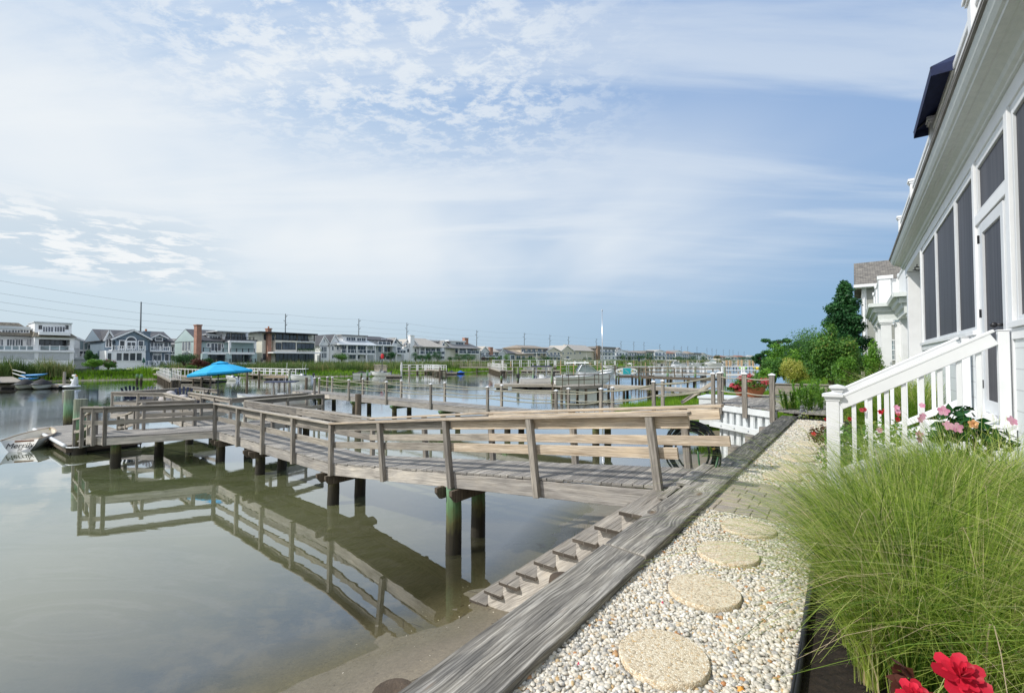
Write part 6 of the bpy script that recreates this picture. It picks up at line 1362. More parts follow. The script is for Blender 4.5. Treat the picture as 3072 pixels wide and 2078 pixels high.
# --- H6 white with white chimney and hip roof
h = House('house', 'white house with a pale chimney, hipped tan roof and wraparound porch', 112, 1270)
h.box('wall', 'siding_white', 1216, 1332, 1040, None, 1, 9); h.gable(1208, 1220, 1238, 1034, 1019, dv=1, dep=6, rm='roof_tan', oh=.25); h.gable(1216, 1240, 1256, 1040, 1019, dv=0, dep=8, rm='roof_tan', oh=.25); h.box('wall', 'siding_white', 1211, 1254, 1040, None, 0, 8); h.ridge(1246, 1334, 1040, 1016, -1.2, 11, 'roof_tan', 'siding_white', hip=4.2)
h.chimney(1231, 1243, 1005, None, -.5, 'siding_white', 1.2); h.box('dormer', 'white_trim', 1284, 1318, 1021, 1036, 4.5, 4); h.box('dormer_roof', 'white_trim', 1280, 1321, 1019, 1022, 4.2, 5); h.win(1290, 1312, 1026, 1035, 4.5, 3, 'black')
for a, b, c, d, n, dv in ((1218, 1222, 1030, 1037, 1, 0), (1221, 1227, 1046, 1056, 1, 0), (1244, 1248, 1046, 1056, 1, 0), (1262, 1273, 1046, 1060, 1, 1), (1277, 1290, 1046, 1058, 2, 1), (1294, 1306, 1046, 1058, 2, 1), (1309, 1320, 1046, 1058, 2, 1), (1322, 1333, 1069, 1075, 2, 1)): h.win(a, b, c, d, dv, n, 'white', 'glass' if a != 1262 else 'shade_cloth')
h.balcony(1258, 1336, 1062, 1053, -1.1, 2.1, rail='posts', n=6, th=.35)
for x in (1260, 1276, 1308, 1335): h.column(x, 1042, None, -1.1, .3)
# --- H7
h = House('house', 'cream house with brick chimney at its right and a long dormer, by the utility pole', 114, 1380)
h.box('wall', 'siding_cream', 1328, 1440, 1044, None, 1, 9); h.gable(1320, 1332, 1352, 1044, 1023, dv=0, dep=8, rm='roof_grey', wm_='siding_cream', oh=.25); h.box('wall', 'siding_cream', 1324, 1350, 1044, None, 0, 8); h.ridge(1338, 1440, 1044, 1025, -.6, 10, 'roof_grey', 'siding_cream', hip=3)
h.box('dormer', 'siding_grey', 1352, 1394, 1024, 1040, 2, 6); h.box('dormer_roof', 'white_trim', 1346, 1398, 1021, 1024.5, 1.6, 7); h.chimney(1394, 1405, 1013, 1034, 2, 'brick', 1.2)
for a, b, c, d, n, dv in ((1367, 1390, 1027, 1036, 3, 2), (1326, 1333, 1028, 1036, 1, 0), (1341, 1346, 1050, 1060, 1, 1), (1366, 1372, 1047, 1058, 1, 1), (1379, 1397, 1047, 1056, 2, 1), (1402, 1417, 1047, 1058, 2, 1), (1420, 1432, 1050, 1056, 1, 1)): h.win(a, b, c, d, dv, n)
h.balcony(1376, 1438, 1060, 1052, -.8, 1.8, rail='posts', n=5, th=.3)
for x in (1377, 1400, 1438): h.column(x, 1045, None, -.8, .3)
# --- H8 .. H13 and the row fading to the right
def H(name, label, v, x0, x1, ytop, ye, yb, wall, roof, kind, wins=3, chim=None, lev=2, seed=1, group='houses along the far shore', balc=True, sub=None):
    rnd = random.Random(seed); h = House(name, label, v, (x0+x1)/2, group=group); h.box('wall', wall, x0, x1, ye, None, 0, 10); w = x1-x0
    if kind == 'ridge': h.ridge(x0, x1, ye, ytop, -.3, 10, roof, wall)
    elif kind == 'hip': h.ridge(x0, x1, ye, ytop, -.3, 10, roof, wall, hip=min(4, (fx(x1, v)-fx(x0, v))*.35))
    elif kind == 'flat': h.box('roof_slab', roof, x0-w*.03, x1+w*.03, ytop, ytop+max(1.2, (ye-ytop)), -.8, 12)
    elif kind == 'gable': h.gable(x0, (x0+x1)/2, x1, ye, ytop, dv=-.05, dep=10, rm=roof, wm_=wall, oh=.3)
    elif kind == 'twin': h.gable(x0, x0+w*.24, x0+w*.48, ye, ytop, dv=-.8, dep=9, rm=roof, wm_=wall, oh=.25); h.box('wall', wall, x0+w*.03, x0+w*.46, ye, None, -.8, 5); h.ridge(x0+w*.35, x1, ye, ytop, -.1, 10, roof, wall)
    hh = (yb-ye)/lev
    for l in range(lev):
        for i in range(wins):
            a = x0+w*(i+.2+rnd.uniform(-.05, .05))/wins; b = a+w/wins*rnd.uniform(.4, .7); y0 = ye+hh*l+hh*.22; h.win(a, min(b, x1-1), y0, y0+hh*rnd.uniform(.42, .58), -.02 if kind != 'twin' or a > x0+w*.46 else -.82, 2, 'white' if wall != 'white' else 'black', bw=.14)
    if balc: h.balcony(x0+w*.1, x1, ye+hh*.98, ye+hh*.98-hh*.3, -1.5, 1.6, rail='posts', n=5, th=.3)
    if chim: h.chimney(*chim)
    if sub: sub(h)
    return h
H('shingle_house', 'small-gabled pale shingle house with a brick stack in its middle', 116, 1441, 1496, 1040, 1055, 1084, 'siding_grey', 'roof_tan', 'twin', 4, (1471, 1479, 1041, None, -1.2, 'brick', 1), 2, 3)
H('shingle_house', 'grey twin-gabled cottage left of the beige house row', 118, 1496, 1545, 1048, 1060, 1085, 'siding_grey', 'roof_dark', 'twin', 3, None, 1, 4)
H('house', 'tan house with layered brown roofs and small dormers', 120, 1562, 1642, 1037, 1044, 1086, 'siding_tan', 'roof_brown', 'hip', 5, None, 3, 5)
H('house', 'lower tan wing stepping down toward the left of the brown-roofed house', 118, 1545, 1600, 1052, 1062, 1086, 'siding_tan', 'roof_brown', 'ridge', 3, None, 1, 6, balc=False)
H('house', 'cream gabled house with a white balcony beside the tan one', 119, 1638, 1682, 1042, 1054, 1084, 'siding_beige', 'roof_grey', 'gable', 4, None, 2, 7)
h = House('house', 'plain beige house with a broad grey roof and very few windows', 120, 1735); h.box('wall', 'siding_beige', 1684, 1722, 1056, None, 0, 9); h.gable(1682, 1701, 1723, 1054, 1037, dv=-.1, dep=10, rm='roof_tan', wm_='siding_beige', oh=.3); h.box('wall', 'siding_beige', 1722, 1784, 1052, None, 1, 10); h.ridge(1720, 1781, 1052, 1036, .6, 11, 'roof_tan', 'siding_beige')
for a, b, c, d in ((1688, 1691, 1057, 1062), (1703, 1706, 1057, 1062), (1711, 1714, 1057, 1062), (1723, 1726, 1057, 1062), (1738, 1742, 1056, 1061), (1699, 1707, 1069, 1076)): h.win(a, b, c, d, -.1 if a < 1720 else 1, 1)
H('house', 'white balconied house with a wide brown stone chimney behind the tall mast', 120, 1790, 1846, 1040, 1046, 1079, 'siding_white', 'roof_grey', 'flat', 5, (1793, 1801, 1037, None, -1.6, 'brick_brown', 1.2), 3, 9)
H('house', 'ornate white house with a small rooftop turret', 121, 1848, 1884, 1050, 1056, 1080, 'siding_white', 'roof_grey', 'gable', 4, None, 2, 10, sub=lambda h: (h.box('turret', 'white_trim', 1854, 1862, 1046, 1056, .5, 2), h.prism('turret_roof', 'roof_grey', [(1853, 1047), (1858, 1042), (1863, 1047)], .3, 2.4)))
far = [(1886, 1910, 1051, 'siding_white', 'roof_grey', 'hip', 'white house half hidden by trees right of the turreted one'), (1910, 1935, 1053, 'siding_grey', 'roof_brown', 'hip', 'low grey house among trees in the middle of the far row'), (1938, 1962, 1052, 'siding_cream', 'roof_grey', 'flat', 'cream flat-topped house above the tree clump'),
 (1963, 1998, 1050, 'siding_white', 'roof_tan', 'gable', 'large white gabled house with dark windows left of the red-roofed one'), (1999, 2026, 1054, 'siding_cream', 'roof_red', 'hip', 'cream house with a brick-red hipped roof'), (2027, 2046, 1051, 'siding_white', 'roof_grey', 'gable', 'white house with a tall front gable right of the red roof'),
 (2047, 2066, 1056, 'siding_grey', 'roof_grey', 'ridge', 'grey house with a long ridge behind the docks'), (2066, 2082, 1054, 'siding_tan', 'roof_brown', 'hip', 'tan brown-roofed house beyond the grey ridge'), (2083, 2104, 1058, 'siding_white', 'roof_grey', 'flat', 'small white flat-roofed house between tan ones'), (2100, 2122, 1059, 'siding_cream', 'roof_brown', 'gable', 'cream gabled house with brown roof in the distance'),
 (2124, 2140, 1064, 'siding_white', 'roof_grey', 'ridge', 'tiny white house left of the round dark tree'), (2160, 2176, 1066, 'siding_tan', 'roof_red', 'hip', 'tiny tan house with reddish roof right of the round dark tree'), (2176, 2192, 1067, 'siding_white', 'roof_grey', 'gable', 'tiny white gabled house at the end of the lagoon'), (2192, 2212, 1067, 'siding_cream', 'roof_brown', 'ridge', 'tiny cream house near the end of the lagoon'),
 (2212, 2236, 1066, 'siding_tan', 'roof_red', 'hip', 'low reddish-roofed house near the distant pines'), (2236, 2252, 1068, 'siding_grey', 'roof_grey', 'gable', 'tiny grey house just left of the low pine'), (2252, 2270, 1066, 'siding_white', 'roof_tan', 'ridge', 'tiny white house touching the low pine')]
for i, (a, b, yt, wl, rf, kd, l) in enumerate(far): H('house', l, 121+i*.6, a, b, yt, yt+5.5 if i < 10 else yt+4, 1080 if i < 10 else 1079, wl, rf, kd, 3 if i < 10 else 2, None, 2 if i < 10 else 1, 20+i, balc=i < 8)
# ---------------------------------------------------------------- utility poles and cables
PX = [(-420, 760), (420, 905), (855, 941), (1075.6, 956), (1220, 968), (1430, 990), (1572.8, 998), (1649.6, 1004), (1705.6, 1008.6), (1789, 1015), (1863, 1022), (1901.5, 1024), (1932, 1025.5), (1979.4, 1032), (2022, 1037), (2044, 1038), (2063, 1038), (2091, 1039), (2121, 1043), (2136, 1044), (2149, 1047), (2170, 1048), (2188, 1048), (2199, 1049), (2215, 1053), (2232, 1054)]
PL = ['', 'tall bare utility pole rising behind the blue-grey house', 'utility pole standing above the boxy cream house', 'utility pole above the white farmhouse roof', 'utility pole left of the pale chimney', 'utility pole at the right end of the cream house with brick chimney',
 'utility pole above the brown-roofed tan house', 'utility pole above the cream house beside the tan one', 'utility pole above the plain beige house', 'utility pole just left of the tall white mast', 'utility pole above the turreted white house', 'utility pole between the turreted house and the tree clump', 'utility pole over the low grey house', 'utility pole above the large white gabled house', 'utility pole at the red-roofed house']
o15 = ['first', 'second', 'third', 'fourth', 'fifth', 'sixth', 'seventh', 'eighth', 'ninth', 'tenth', 'eleventh']
tops = []
for i, (x, y) in enumerate(PX):
    v = 172; u_ = fx(x, v); zt = fz(x, y, v); p = P(u_, v, -.3); tops.append(P(u_, v, zt))
    if i == 0: continue
    l = PL[i] if i < len(PL) else '%s distant utility pole to the right of the red-roofed house' % o15[i-len(PL)]
    r = thing('utility_pole', p, l, 'utility pole', 'utility poles behind the far shore'); mb = MB(); Z = .8*u_+.6*v; w = max(.26, .5*Z/F*.9)
    mb.tube([p, Vector((p.x, p.y, zt))], [w, w*.62], 8); mb.build('pole', 'pole_grey', r, True)
    if i > 1:
        for k, s in ((.9, 1), (2.6, -1), (4.2, 1)): mb = MB(); a = Vector((p.x, p.y, zt-k)); mb.tube([a-Vector((0, 0, .35)), a+V*-1.1*s, a+V*-1.1*s+Vector((0, 0, .25))], [.12, .1, .14], 5); mb.build('insulator_arm', 'pole_grey', r, True)
for k, l in ((.25, 'topmost power cable'), (3.4, 'second power cable from the top'), (5.6, 'third power cable from the top'), (7.6, 'fourth power cable from the top')):
    mb = MB(); 
    for a, b in zip(tops[:14], tops[1:14]): mb.tube(catenary(a-Vector((0, 0, k)), b-Vector((0, 0, k)), min(1.4, .012*(b-a).length), 8), .035, 3, False)
    o = mb.build('power_cable', 'cable'); tag(o, l+' strung between the utility poles', 'power cable', 'power cables')
# tall mast
p = D(1807.5, 1153, 39.5); m_ = thing('flagpole', p, 'tall slender white mast standing on the middle dock', 'flagpole'); mb = MB(); q = D(1807.5, 932, 39.5); mb.tube([p-Vector((0, 0, .3)), Vector((p.x, p.y, q.z))], [.07, .03], 8); mb.build('pole', 'steel', m_, True); mb = MB(); mb.ball(Vector((p.x, p.y, q.z+.05)), .07, .07, .07, 8); mb.build('finial', 'steel', m_, True)
# ---------------------------------------------------------------- boats
def boat(x0, x1, ywl, label, kind='console', flip=False, hullm='hull_white', top='navy', yaw=0.0, B=None, scale=1, cover=None, group='boats moored in the lagoon', cat='boat'):
    k = (CAMZ-WZ)/(ywl-HOR); Z = k*F; a = D(x0, ywl, Z); b = D(x1, ywl, Z); a.z = b.z = WZ
    if flip: a, b = b, a
    h = (b-a); L = h.length; h.normalize(); h = Matrix.Rotation(yaw, 3, 'Z') @ h; B = B or L*.32; s = Vector((-h.y, h.x, 0)); r = thing('motorboat' if kind != 'jetski' else 'jet_ski', a, label, cat, group)
    if kind == 'jetski':
        if abs(yaw) > .5: c_ = (a+b)/2; h = Vector((.25, -1, 0)).normalized(); L = 3.0; a = c_-h*1.6; a.z = WZ+.12; s = Vector((-h.y, h.x, 0))
        S = hull_secs(a, h, L, L*.42, -.1, L*.14, 10, 7, .4, rise=.3); mb = MB(); loft(mb, S); mb.build('hull', hullm, r, True)
        mb = MB(); T = []
        for i in range(11):
            t = i/10; w = L*.23*(1-abs(t-.42)**2.2*1.8); hz = L*(.16+.17*math.exp(-((t-.52)/.20)**2)); c = a+h*L*t; T.append([c+s*w+Vector((0, 0, L*.13)), c+s*w*.8+Vector((0, 0, L*.13+(hz-L*.13)*.6)), c+s*w*.2+Vector((0, 0, hz)), c-s*w*.2+Vector((0, 0, hz)), c-s*w*.8+Vector((0, 0, L*.13+(hz-L*.13)*.6)), c-s*w+Vector((0, 0, L*.13))])
        loft(mb, T); mb.face(T[0]); mb.face(T[-1]); mb.build('cover', cover or 'black_matte', r, True); return r
    scale *= 1.45
    S = hull_secs(a, h, L, B, -.12, L*.115*scale, 12, 9, .45, rise=.45); mb = MB(); loft(mb, S); mb.face(S[0]); mb.build('hull', hullm, r, True)
    mb = MB(); I_ = [[p.lerp(sum(q, Vector())/len(q), .06) for p in q] for q in S]; fl = a.z+L*.05
    for q0, q1 in zip(I_, I_[1:]): mb.face([Vector((q0[0].x, q0[0].y, q0[0].z-.05)), Vector((q0[-1].x, q0[-1].y, q0[-1].z-.05)), Vector((q1[-1].x, q1[-1].y, q1[-1].z-.05)), Vector((q1[0].x, q1[0].y, q1[0].z-.05))])
    mb.build('deck', 'white_old', r)
    mb = MB()
    for j in (0, -1): mb.tube([q[j]+Vector((0, 0, .01)) for q in S], L*.006, 5)
    mb.build('rub_rail', 'steel' if hullm != 'hull_red' else 'white', r)
    zt = a.z+L*.12*scale; up = Vector((0, 0, 1)); c = a+h*L*.42; q = lambda x, y, z: a+h*L*x+s*B*y+up*(z*L)+up*(L*.115*scale)
    for y in ((0,) if L < 8 else (-.15, .15)):
        mb = MB(); mb.hexa([q(-.005, y-.09, .0), q(-.005, y+.09, .0), q(-.005, y+.08, .10), q(-.005, y-.08, .10), q(-.07, y-.09, .01), q(-.07, y+.09, .01), q(-.075, y+.07, .085), q(-.075, y-.07, .085)]); mb.tube([q(-.035, y, .02), q(-.04, y, -.14)], L*.012, 6); mb.build('outboard_motor', 'black', r, bevel=.0)
    if kind in ('console', 'ttop', 'bow'):
        mb = MB(); mb.hexa([q(.36, -.16, -.04), q(.36, .16, -.04), q(.38, .13, .08), q(.38, -.13, .08), q(.50, -.16, -.04), q(.50, .16, -.04), q(.46, .13, .08), q(.46, -.13, .08)]); mb.build('console', 'hull_white', r)
        mb = MB(); mb.hexa([q(.46, -.13, .08), q(.46, .13, .08), q(.455, .12, .13), q(.455, -.12, .13), q(.465, -.13, .08), q(.465, .13, .08), q(.46, .12, .13), q(.46, -.12, .13)]); mb.build('windscreen', 'glass_boat', r)
        mb = MB(); mb.hexa([q(.26, -.14, -.04), q(.26, .14, -.04), q(.27, .13, .05), q(.27, -.13, .05), q(.34, -.14, -.04), q(.34, .14, -.04), q(.33, .13, .05), q(.33, -.13, .05)]); mb.build('seat', cover or 'navy', r)
    if kind == 'ttop':
        for x, y in ((.30, -.24), (.30, .24), (.52, -.24), (.52, .24)): mb = MB(); mb.tube([q(x, y, -.02), q(x*.9+.05, y, .15), q(.42+(x-.41)*.8, y*1.05, .235)], L*.006, 5); mb.build('top_frame', 'steel', r)
        mb = MB(); mb.hexa([q(.22, -.34, .235), q(.22, .34, .235), q(.22, .32, .25), q(.22, -.32, .25), q(.62, -.30, .235), q(.62, .30, .235), q(.62, .28, .252), q(.62, -.28, .252)]); mb.build('canopy', top, r)
        mb = MB(); mb.tube([q(.35, .2, .25), q(.33, .2, .52)], L*.003, 4); mb.tube([q(.35, -.2, .25), q(.30, -.25, .42)], L*.003, 4); mb.build('antenna', 'white', r)
    if kind == 'cabin':
        mb = MB(); mb.hexa([q(.38, -.42, .0), q(.38, .42, .0), q(.40, .34, .12), q(.40, -.34, .12), q(.88, -.10, .03), q(.88, .10, .03), q(.66, .26, .09), q(.66, -.26, .09)]); mb.build('cabin', 'hull_white', r)
        mb = MB(); mb.hexa([q(.385, -.38, .10), q(.385, .38, .10), q(.44, .33, .20), q(.44, -.33, .20), q(.72, -.24, .075), q(.72, .24, .075), q(.56, .28, .20), q(.56, -.28, .20)]); mb.build('windscreen', 'glass_boat', r); mb = MB()
        for y in (-.34, .34):
            mb.tube([q(.38, y, .1), q(.44, y, .21), q(.57, y*.86, .21), q(.74, y*.7, .07)], L*.006, 5)
            mb.tube([q(.60, y*1.2, .04), q(.8, y*.85, .10), q(1.0, y*.1, .13)], L*.004, 5)
        mb.build('handrail', 'steel', r); mb = MB(); mb.hexa([q(.18, -.36, .235), q(.18, .36, .235), q(.18, .34, .25), q(.18, -.34, .25), q(.56, -.33, .235), q(.56, .33, .235), q(.56, .31, .255), q(.56, -.31, .255)]); mb.build('hardtop', 'hull_white', r)
        for x in (.22, .5):
            for y in (-.33, .33): mb = MB(); mb.tube([q(x, y, 0), q(x, y, .24)], L*.006, 5); mb.build('top_frame', 'steel', r)
    if kind == 'bow':
        mb = MB()
        for y in (-.4, .4): mb.tube([q(.5, y, .02), q(.75, y*.85, .05), q(.98, y*.15, .08)], L*.004, 5)
        mb.build('bow_rail', 'steel', r)
        mb = MB(); mb.hexa([q(.50, -.38, .01), q(.50, .38, .01), q(.46, .34, .11), q(.46, -.34, .11), q(.62, -.28, .01), q(.62, .28, .01), q(.50, .3, .11), q(.50, -.3, .11)]); mb.build('windscreen', 'glass_boat', r)
    if kind == 'covered':
        mb = MB(); T = []
        for i in range(11):
            t = .02+i/10*.9; w = B*.48*(1-max(0, (t-.45)/.55)**2.3); hz = L*(.03+.11*math.exp(-((t-.42)/.22)**2)); T.append([q(0, 0, 0)+h*L*t+s*w*e+up*(hz*f) for e, f in ((1, 0), (.7, .55), (.15, 1), (-.15, 1), (-.7, .55), (-1, 0))])
        loft(mb, T); mb.face(T[0]); mb.face(T[-1]); mb.build('cover', cover or 'blue', r, True)
    return r
boat(650, 714, 1142, 'white open motorboat seen stern-on beyond the turquoise umbrella', 'console', True, yaw=-.5)
boat(853, 938, 1141, 'white fishing boat with a white T-top and several black outboards, left-centre', 'ttop', True, top='hull_white', yaw=-.15)
boat(735, 938, 1226, 'white motorboat with a navy canopy moored just behind the walkway dock', 'ttop', True, top='navy', yaw=.25, B=2.4)
boat(1061, 1116, 1129, 'small boat under a dark grey cover at the left of the central group', 'covered', False, cover='black_matte')
boat(1109, 1172, 1128, 'white bowrider with a black outboard left of the central jetties', 'bow', True, yaw=-.1)
boat(1290, 1340, 1121, 'cream runabout with a bright blue console cover', 'console', True, hullm='hull_cream', cover='blue', yaw=-.1)
boat(1366, 1396, 1121, 'blue and white covered jet ski beside the cream runabout', 'jetski', False, 'hull_navy', cover='blue', cat='jet ski')
boat(1340, 1368, 1120, 'small dark jet ski next to the blue one', 'jetski', False, 'black', cover='canvas_navy', cat='jet ski')
boat(1560, 1712, 1160, 'white centre-console boat with navy T-top alongside the middle floating dock', 'ttop', False, top='canvas_navy', B=2.5)
boat(1665, 1838, 1163, 'largest white cabin cruiser with hardtop at the middle dock', 'cabin', False, B=3.2, scale=1.15)
for x0, x1, y, k, l, kw in ((1682, 1735, 1098, 'cabin', 'navy-hulled motorboat far behind the middle dock', dict(hullm='hull_navy')), (1740, 1800, 1100, 'ttop', 'white centre console far behind the mast', {}), (1808, 1850, 1106, 'bow', 'green-striped white runabout left of the upright paddleboard', dict(flip=True)),
    (1570, 1612, 1110, 'covered', 'small boat under a grey-green cover behind the left end of the middle dock', dict(cover='lichen')), (1625, 1660, 1108, 'console', 'small white skiff left of the navy-topped boat, farther away', {}), (1988, 2062, 1112, 'cabin', 'long white cruiser beyond the raised right-hand pier', dict(scale=1.1)), (2115, 2165, 1098, 'cabin', 'distant white express cruiser near the orange posts', dict(flip=True)),
    (2060, 2100, 1100, 'ttop', 'distant white boat with pale top right of the long cruiser', {}), (1900, 1935, 1094, 'covered', 'distant boat under a blue cover behind the paddleboard', dict(cover='blue')), (1945, 1975, 1093, 'bow', 'distant low white boat left of the long cruiser', {}), (2030, 2055, 1092, 'console', 'tiny white skiff among far docks', {}), (2168, 2195, 1093, 'covered', 'tiny dark-covered boat at the far right docks', dict(cover='navy')), (1860, 1890, 1094, 'ttop', 'distant white boat beneath the turreted house', {})):
    boat(x0, x1, y, l, k, **kw)
# jet skis, kayaks, bird float on the left
j1 = boat(50, 98, 1167, 'left of two black-covered jet skis on the pale float', 'jetski', yaw=-.9, group='pair of covered jet skis at the left', cat='jet ski'); boat(99, 147, 1167, 'right of two black-covered jet skis on the pale float', 'jetski', yaw=-.9, group='pair of covered jet skis at the left', cat='jet ski')
def kayak(x0, y0, x1, y1, Z, w, mat, label, h=.28, name='kayak'):
    a, b = D(x0, y0, Z), D(x1, y1, Z); d = (b-a).normalized(); s = Vector((-d.y, d.x, 0)).normalized(); L = (b-a).length; n = 12; S = []
    for i in range(n+1):
        t = i/n; r = max(.03, (1-abs(2*t-1)**2.4)); c = a.lerp(b, t)+Vector((0, 0, h*.5*abs(2*t-1)**3)); S.append([c+s*math.cos(q)*w/2*r+Vector((0, 0, math.sin(q)*h/2*r)) for q in np.linspace(0, 2*PI, 11)])
    mb = MB(); loft(mb, S); o = mb.build(name, mat, None, True); tag(o, label, 'kayak'); return o
kayak(62, 1127, 145, 1123, 54, .7, 'kayak_blue', 'upper blue kayak racked behind the covered jet skis'); kayak(54, 1136, 118, 1135, 54, .7, 'kayak_blue', 'lower blue kayak half hidden behind the covered jet skis')
kayak(2216, 1105.5, 2242, 1105.5, 100, .9, 'lime', 'small lime green kayak at the far white-railed pier', .8); kayak(2258, 1105.5, 2290, 1106, 100, .9, 'yellow', 'small yellow kayak at the far white-railed pier', .8)
bf = D(217, 1160, 51); bf.z = WZ; bi = thing('bird_float', bf, 'inflatable white pelican-shaped float with an orange beak', 'pool float'); S_ = .74
mb = MB(); mb.lathe(bf+Vector((-.1, 0, .16)), [(.55, -.1), (.78, 0), (.72, .14), (.5, .18), (.01, .1)], 16, sx=1.05); mb.tube([bf+Vector(p)*S_ for p in ((.15, 0, .2), (.38, 0, .75), (.42, 0, 1.25), (.50, 0, 1.6), (.32, 0, 1.92), (.08, 0, 1.86))], [.34, .30, .24, .17, .17, .16], 10); mb.tube([bf+Vector(p)*S_ for p in ((.4, 0, 1.0), (.0, 0, 1.15), (-.35, 0, 1.4))], [.2, .16, .05], 8); mb.build('body', 'float_white', bi, True)
mb = MB(); mb.tube([bf+Vector(p)*S_ for p in ((.18, 0, 2.0), (.5, 0, 1.86), (.75, 0, 1.80))], [.06, .12, .02], 7); mb.build('beak', 'orange', bi, True); mb = MB(); mb.ball(bf+Vector((-.35, 0, 1.4))*S_, .13, .1, .12, 8); mb.ball(bf+Vector((.66, 0, .55))*S_, .1, .05, .14, 6); mb.build('wing_tip', 'black', bi, True)
# ---------------------------------------------------------------- far docks
def FD(label, xa, xb, ytop, mat='wood_far', group=None, w=2.2, name='floating_dock', zt=-1.35):
    k = (CAMZ-zt)/(ytop-HOR); Z = k*F; a, b = D(xa, ytop, Z), D(xb, ytop, Z); a.z = b.z = zt; r = thing(name, (a+b)/2, label, 'floating dock', group); mb = MB(); mb.beam(a, b, w, .08); mb.build('deck', mat, r); mb = MB(); d = (b-a).normalized()*.02; s = Vector((-d.y, d.x, 0)).normalized(); mb.beam(a-s*w*.5-Vector((0, 0, .14)), b-s*w*.5-Vector((0, 0, .14)), .06, .2); mb.build('fascia', 'wood_far', r)
    mb = MB(); n = max(2, int((b-a).length/1.6))
    for i in range(n): p, q = a.lerp(b, (i+.12)/n), a.lerp(b, (i+.88)/n); mb.beam(p-Vector((0, 0, .35)), q-Vector((0, 0, .35)), w*.9, .22)
    mb.build('floats', 'black_matte', r); return r
FD('long floating dock at the left edge carrying the covered jet skis', -60, 205, 1153); FD('pale modular float beneath the two covered jet skis', 45, 150, 1159, mat='float_white', w=3.2, zt=-1.62)
FD('pale wooden floating dock left of the turquoise umbrella', 516, 667, 1137, w=3); FD('short dock section beside the grey post at the left', 148, 205, 1150, w=1.6) if False else None
FD('middle floating dock with dark floats under the navy-topped boat', 1484, 1712, 1152, w=2.4); FD('narrow floating dock behind the grey-covered boat', 1562, 1680, 1110.5, w=2); FD('low dock beside the white bowrider', 1160, 1205, 1125, w=2); FD('small dock between the cream runabout and the jet skis', 1338, 1372, 1117, w=2)
FD('low swim dock behind the white T-top fishing boat', 800, 880, 1130, w=2, mat='wood_orange'); FD('low far dock before the white-railed jetty at centre-left', 1478, 1540, 1111.5, w=2)
def jetty(label, pts, zt, H=1.0, mat='white', deckm='wood_far', postm='white', n=2.2, w=1.3, rails=2, piles=3.0, pm='wood_brown', post_w=.1, group='jetties reaching out from the shores', rope=False, rw=.08):
    """pts: (x, y) of the deck line on the photograph at height zt"""
    Q = [W(x, y, zt) for x, y in pts]; r = thing('jetty', Q[0], label, 'pier', group); mb = MB(); cnt = 0
    for a, b in zip(Q, Q[1:]): mb.beam(a+Vector((0, 0, -.04)), b+Vector((0, 0, -.04)), w, .08)
    mb.build('deck', deckm, r)
    for sd in (-1, 1):
        for a, b in zip(Q, Q[1:]):
            d = (b-a).normalized(); s = Vector((-d.y, d.x, 0))*w*.5*sd; k = max(1, round((b-a).length/n)); mb = MB(); mb.beam(a+s-Vector((0, 0, .17)), b+s-Vector((0, 0, .17)), .06, .22); mb.build('stringer', deckm, r)
            if not rails: continue
            for i in range(k+1):
                cnt += 1
                if cnt > 98: break
                p = a.lerp(b, i/k)+s; ps = MB(); ps.beam(p-Vector((0, 0, .1)), p+Vector((0, 0, H)), post_w, post_w); ps.build('post', postm, r)
            if rope:
                for h_ in (H-.1, H*.5):
                    rl = MB()
                    for i in range(k): rl.tube(catenary(a.lerp(b, i/k)+s+Vector((0, 0, h_)), a.lerp(b, (i+1)/k)+s+Vector((0, 0, h_)), .12, 5), .03, 4)
                    rl.build('rope', 'rope', r)
            else:
                for h_ in [H-.05, H*.5, H*.2][:rails]: rl = MB(); rl.beam(a+s+Vector((0, 0, h_)), b+s+Vector((0, 0, h_)), .05, rw); rl.build('rail', mat, r)
    k = 0
    for a, b in zip(Q, Q[1:]):
        m = max(1, round((b-a).length/piles)); d = (b-a).normalized(); s = Vector((-d.y, d.x, 0))*w*.42
        for i in range(m+1):
            for sd in (-1, 1):
                k += 1
                if k > 60: break
                p = a.lerp(b, i/m)+s*sd; mb = MB(); mb.tube([(p.x, p.y, -2.6), (p.x, p.y, zt-.1)], .12, 7); mb.build('piling', pm, r)
    return r
jetty('long white-railed jetty right of the turquoise umbrella', [(690, 1112), (720, 1119), (876, 1124)], -1.08, 1.0, n=1.8, post_w=.12)
jetty('weathered footbridge from the blue-grey house lawn to its dock', [(425, 1117), (480, 1120), (527, 1139)], -.85, 1.0, 'white_old', postm='white_old', n=2.4, post_w=.06, rw=.035, rails=2, w=.9)
jetty('grey railed landing right of the footbridge', [(490, 1122), (618, 1130)], -.9, 1.0, 'white_old', postm='white_old', n=3, rails=1, post_w=.07, rw=.05)
jetty('rope-railed boardwalk standing in the reeds left of centre', [(1032, 1104.5), (1120, 1105)], -.7, 1.2, 'wood_far', postm='wood_far', n=2.4, rope=True)
jetty('sloping ramp beside the rope-railed boardwalk', [(1112, 1104), (1150, 1112)], -.75, 1.1, 'wood_far', postm='wood_far', n=1.8, rails=3)
jetty('white-railed jetty with tall white pile tops in the centre', [(1204, 1110), (1300, 1110)], -.95, 1.25, 'white', n=1.9, post_w=.16, piles=2.0)
jetty('white gangway sloping from the central white jetty', [(1270, 1105), (1330, 1110)], -.75, 1.0, 'white', n=2.0)
jetty('cream-railed boardwalk along the far reeds, centre', [(1300, 1099.5), (1500, 1100.5)], -.5, 1.6, 'wood_far', postm='wood_far', n=2.6, piles=6, rails=3)
jetty('white fenced boardwalk before the tan houses', [(1480, 1100), (1665, 1099)], -.5, 1.8, 'white', n=2.6, piles=6, post_w=.16)
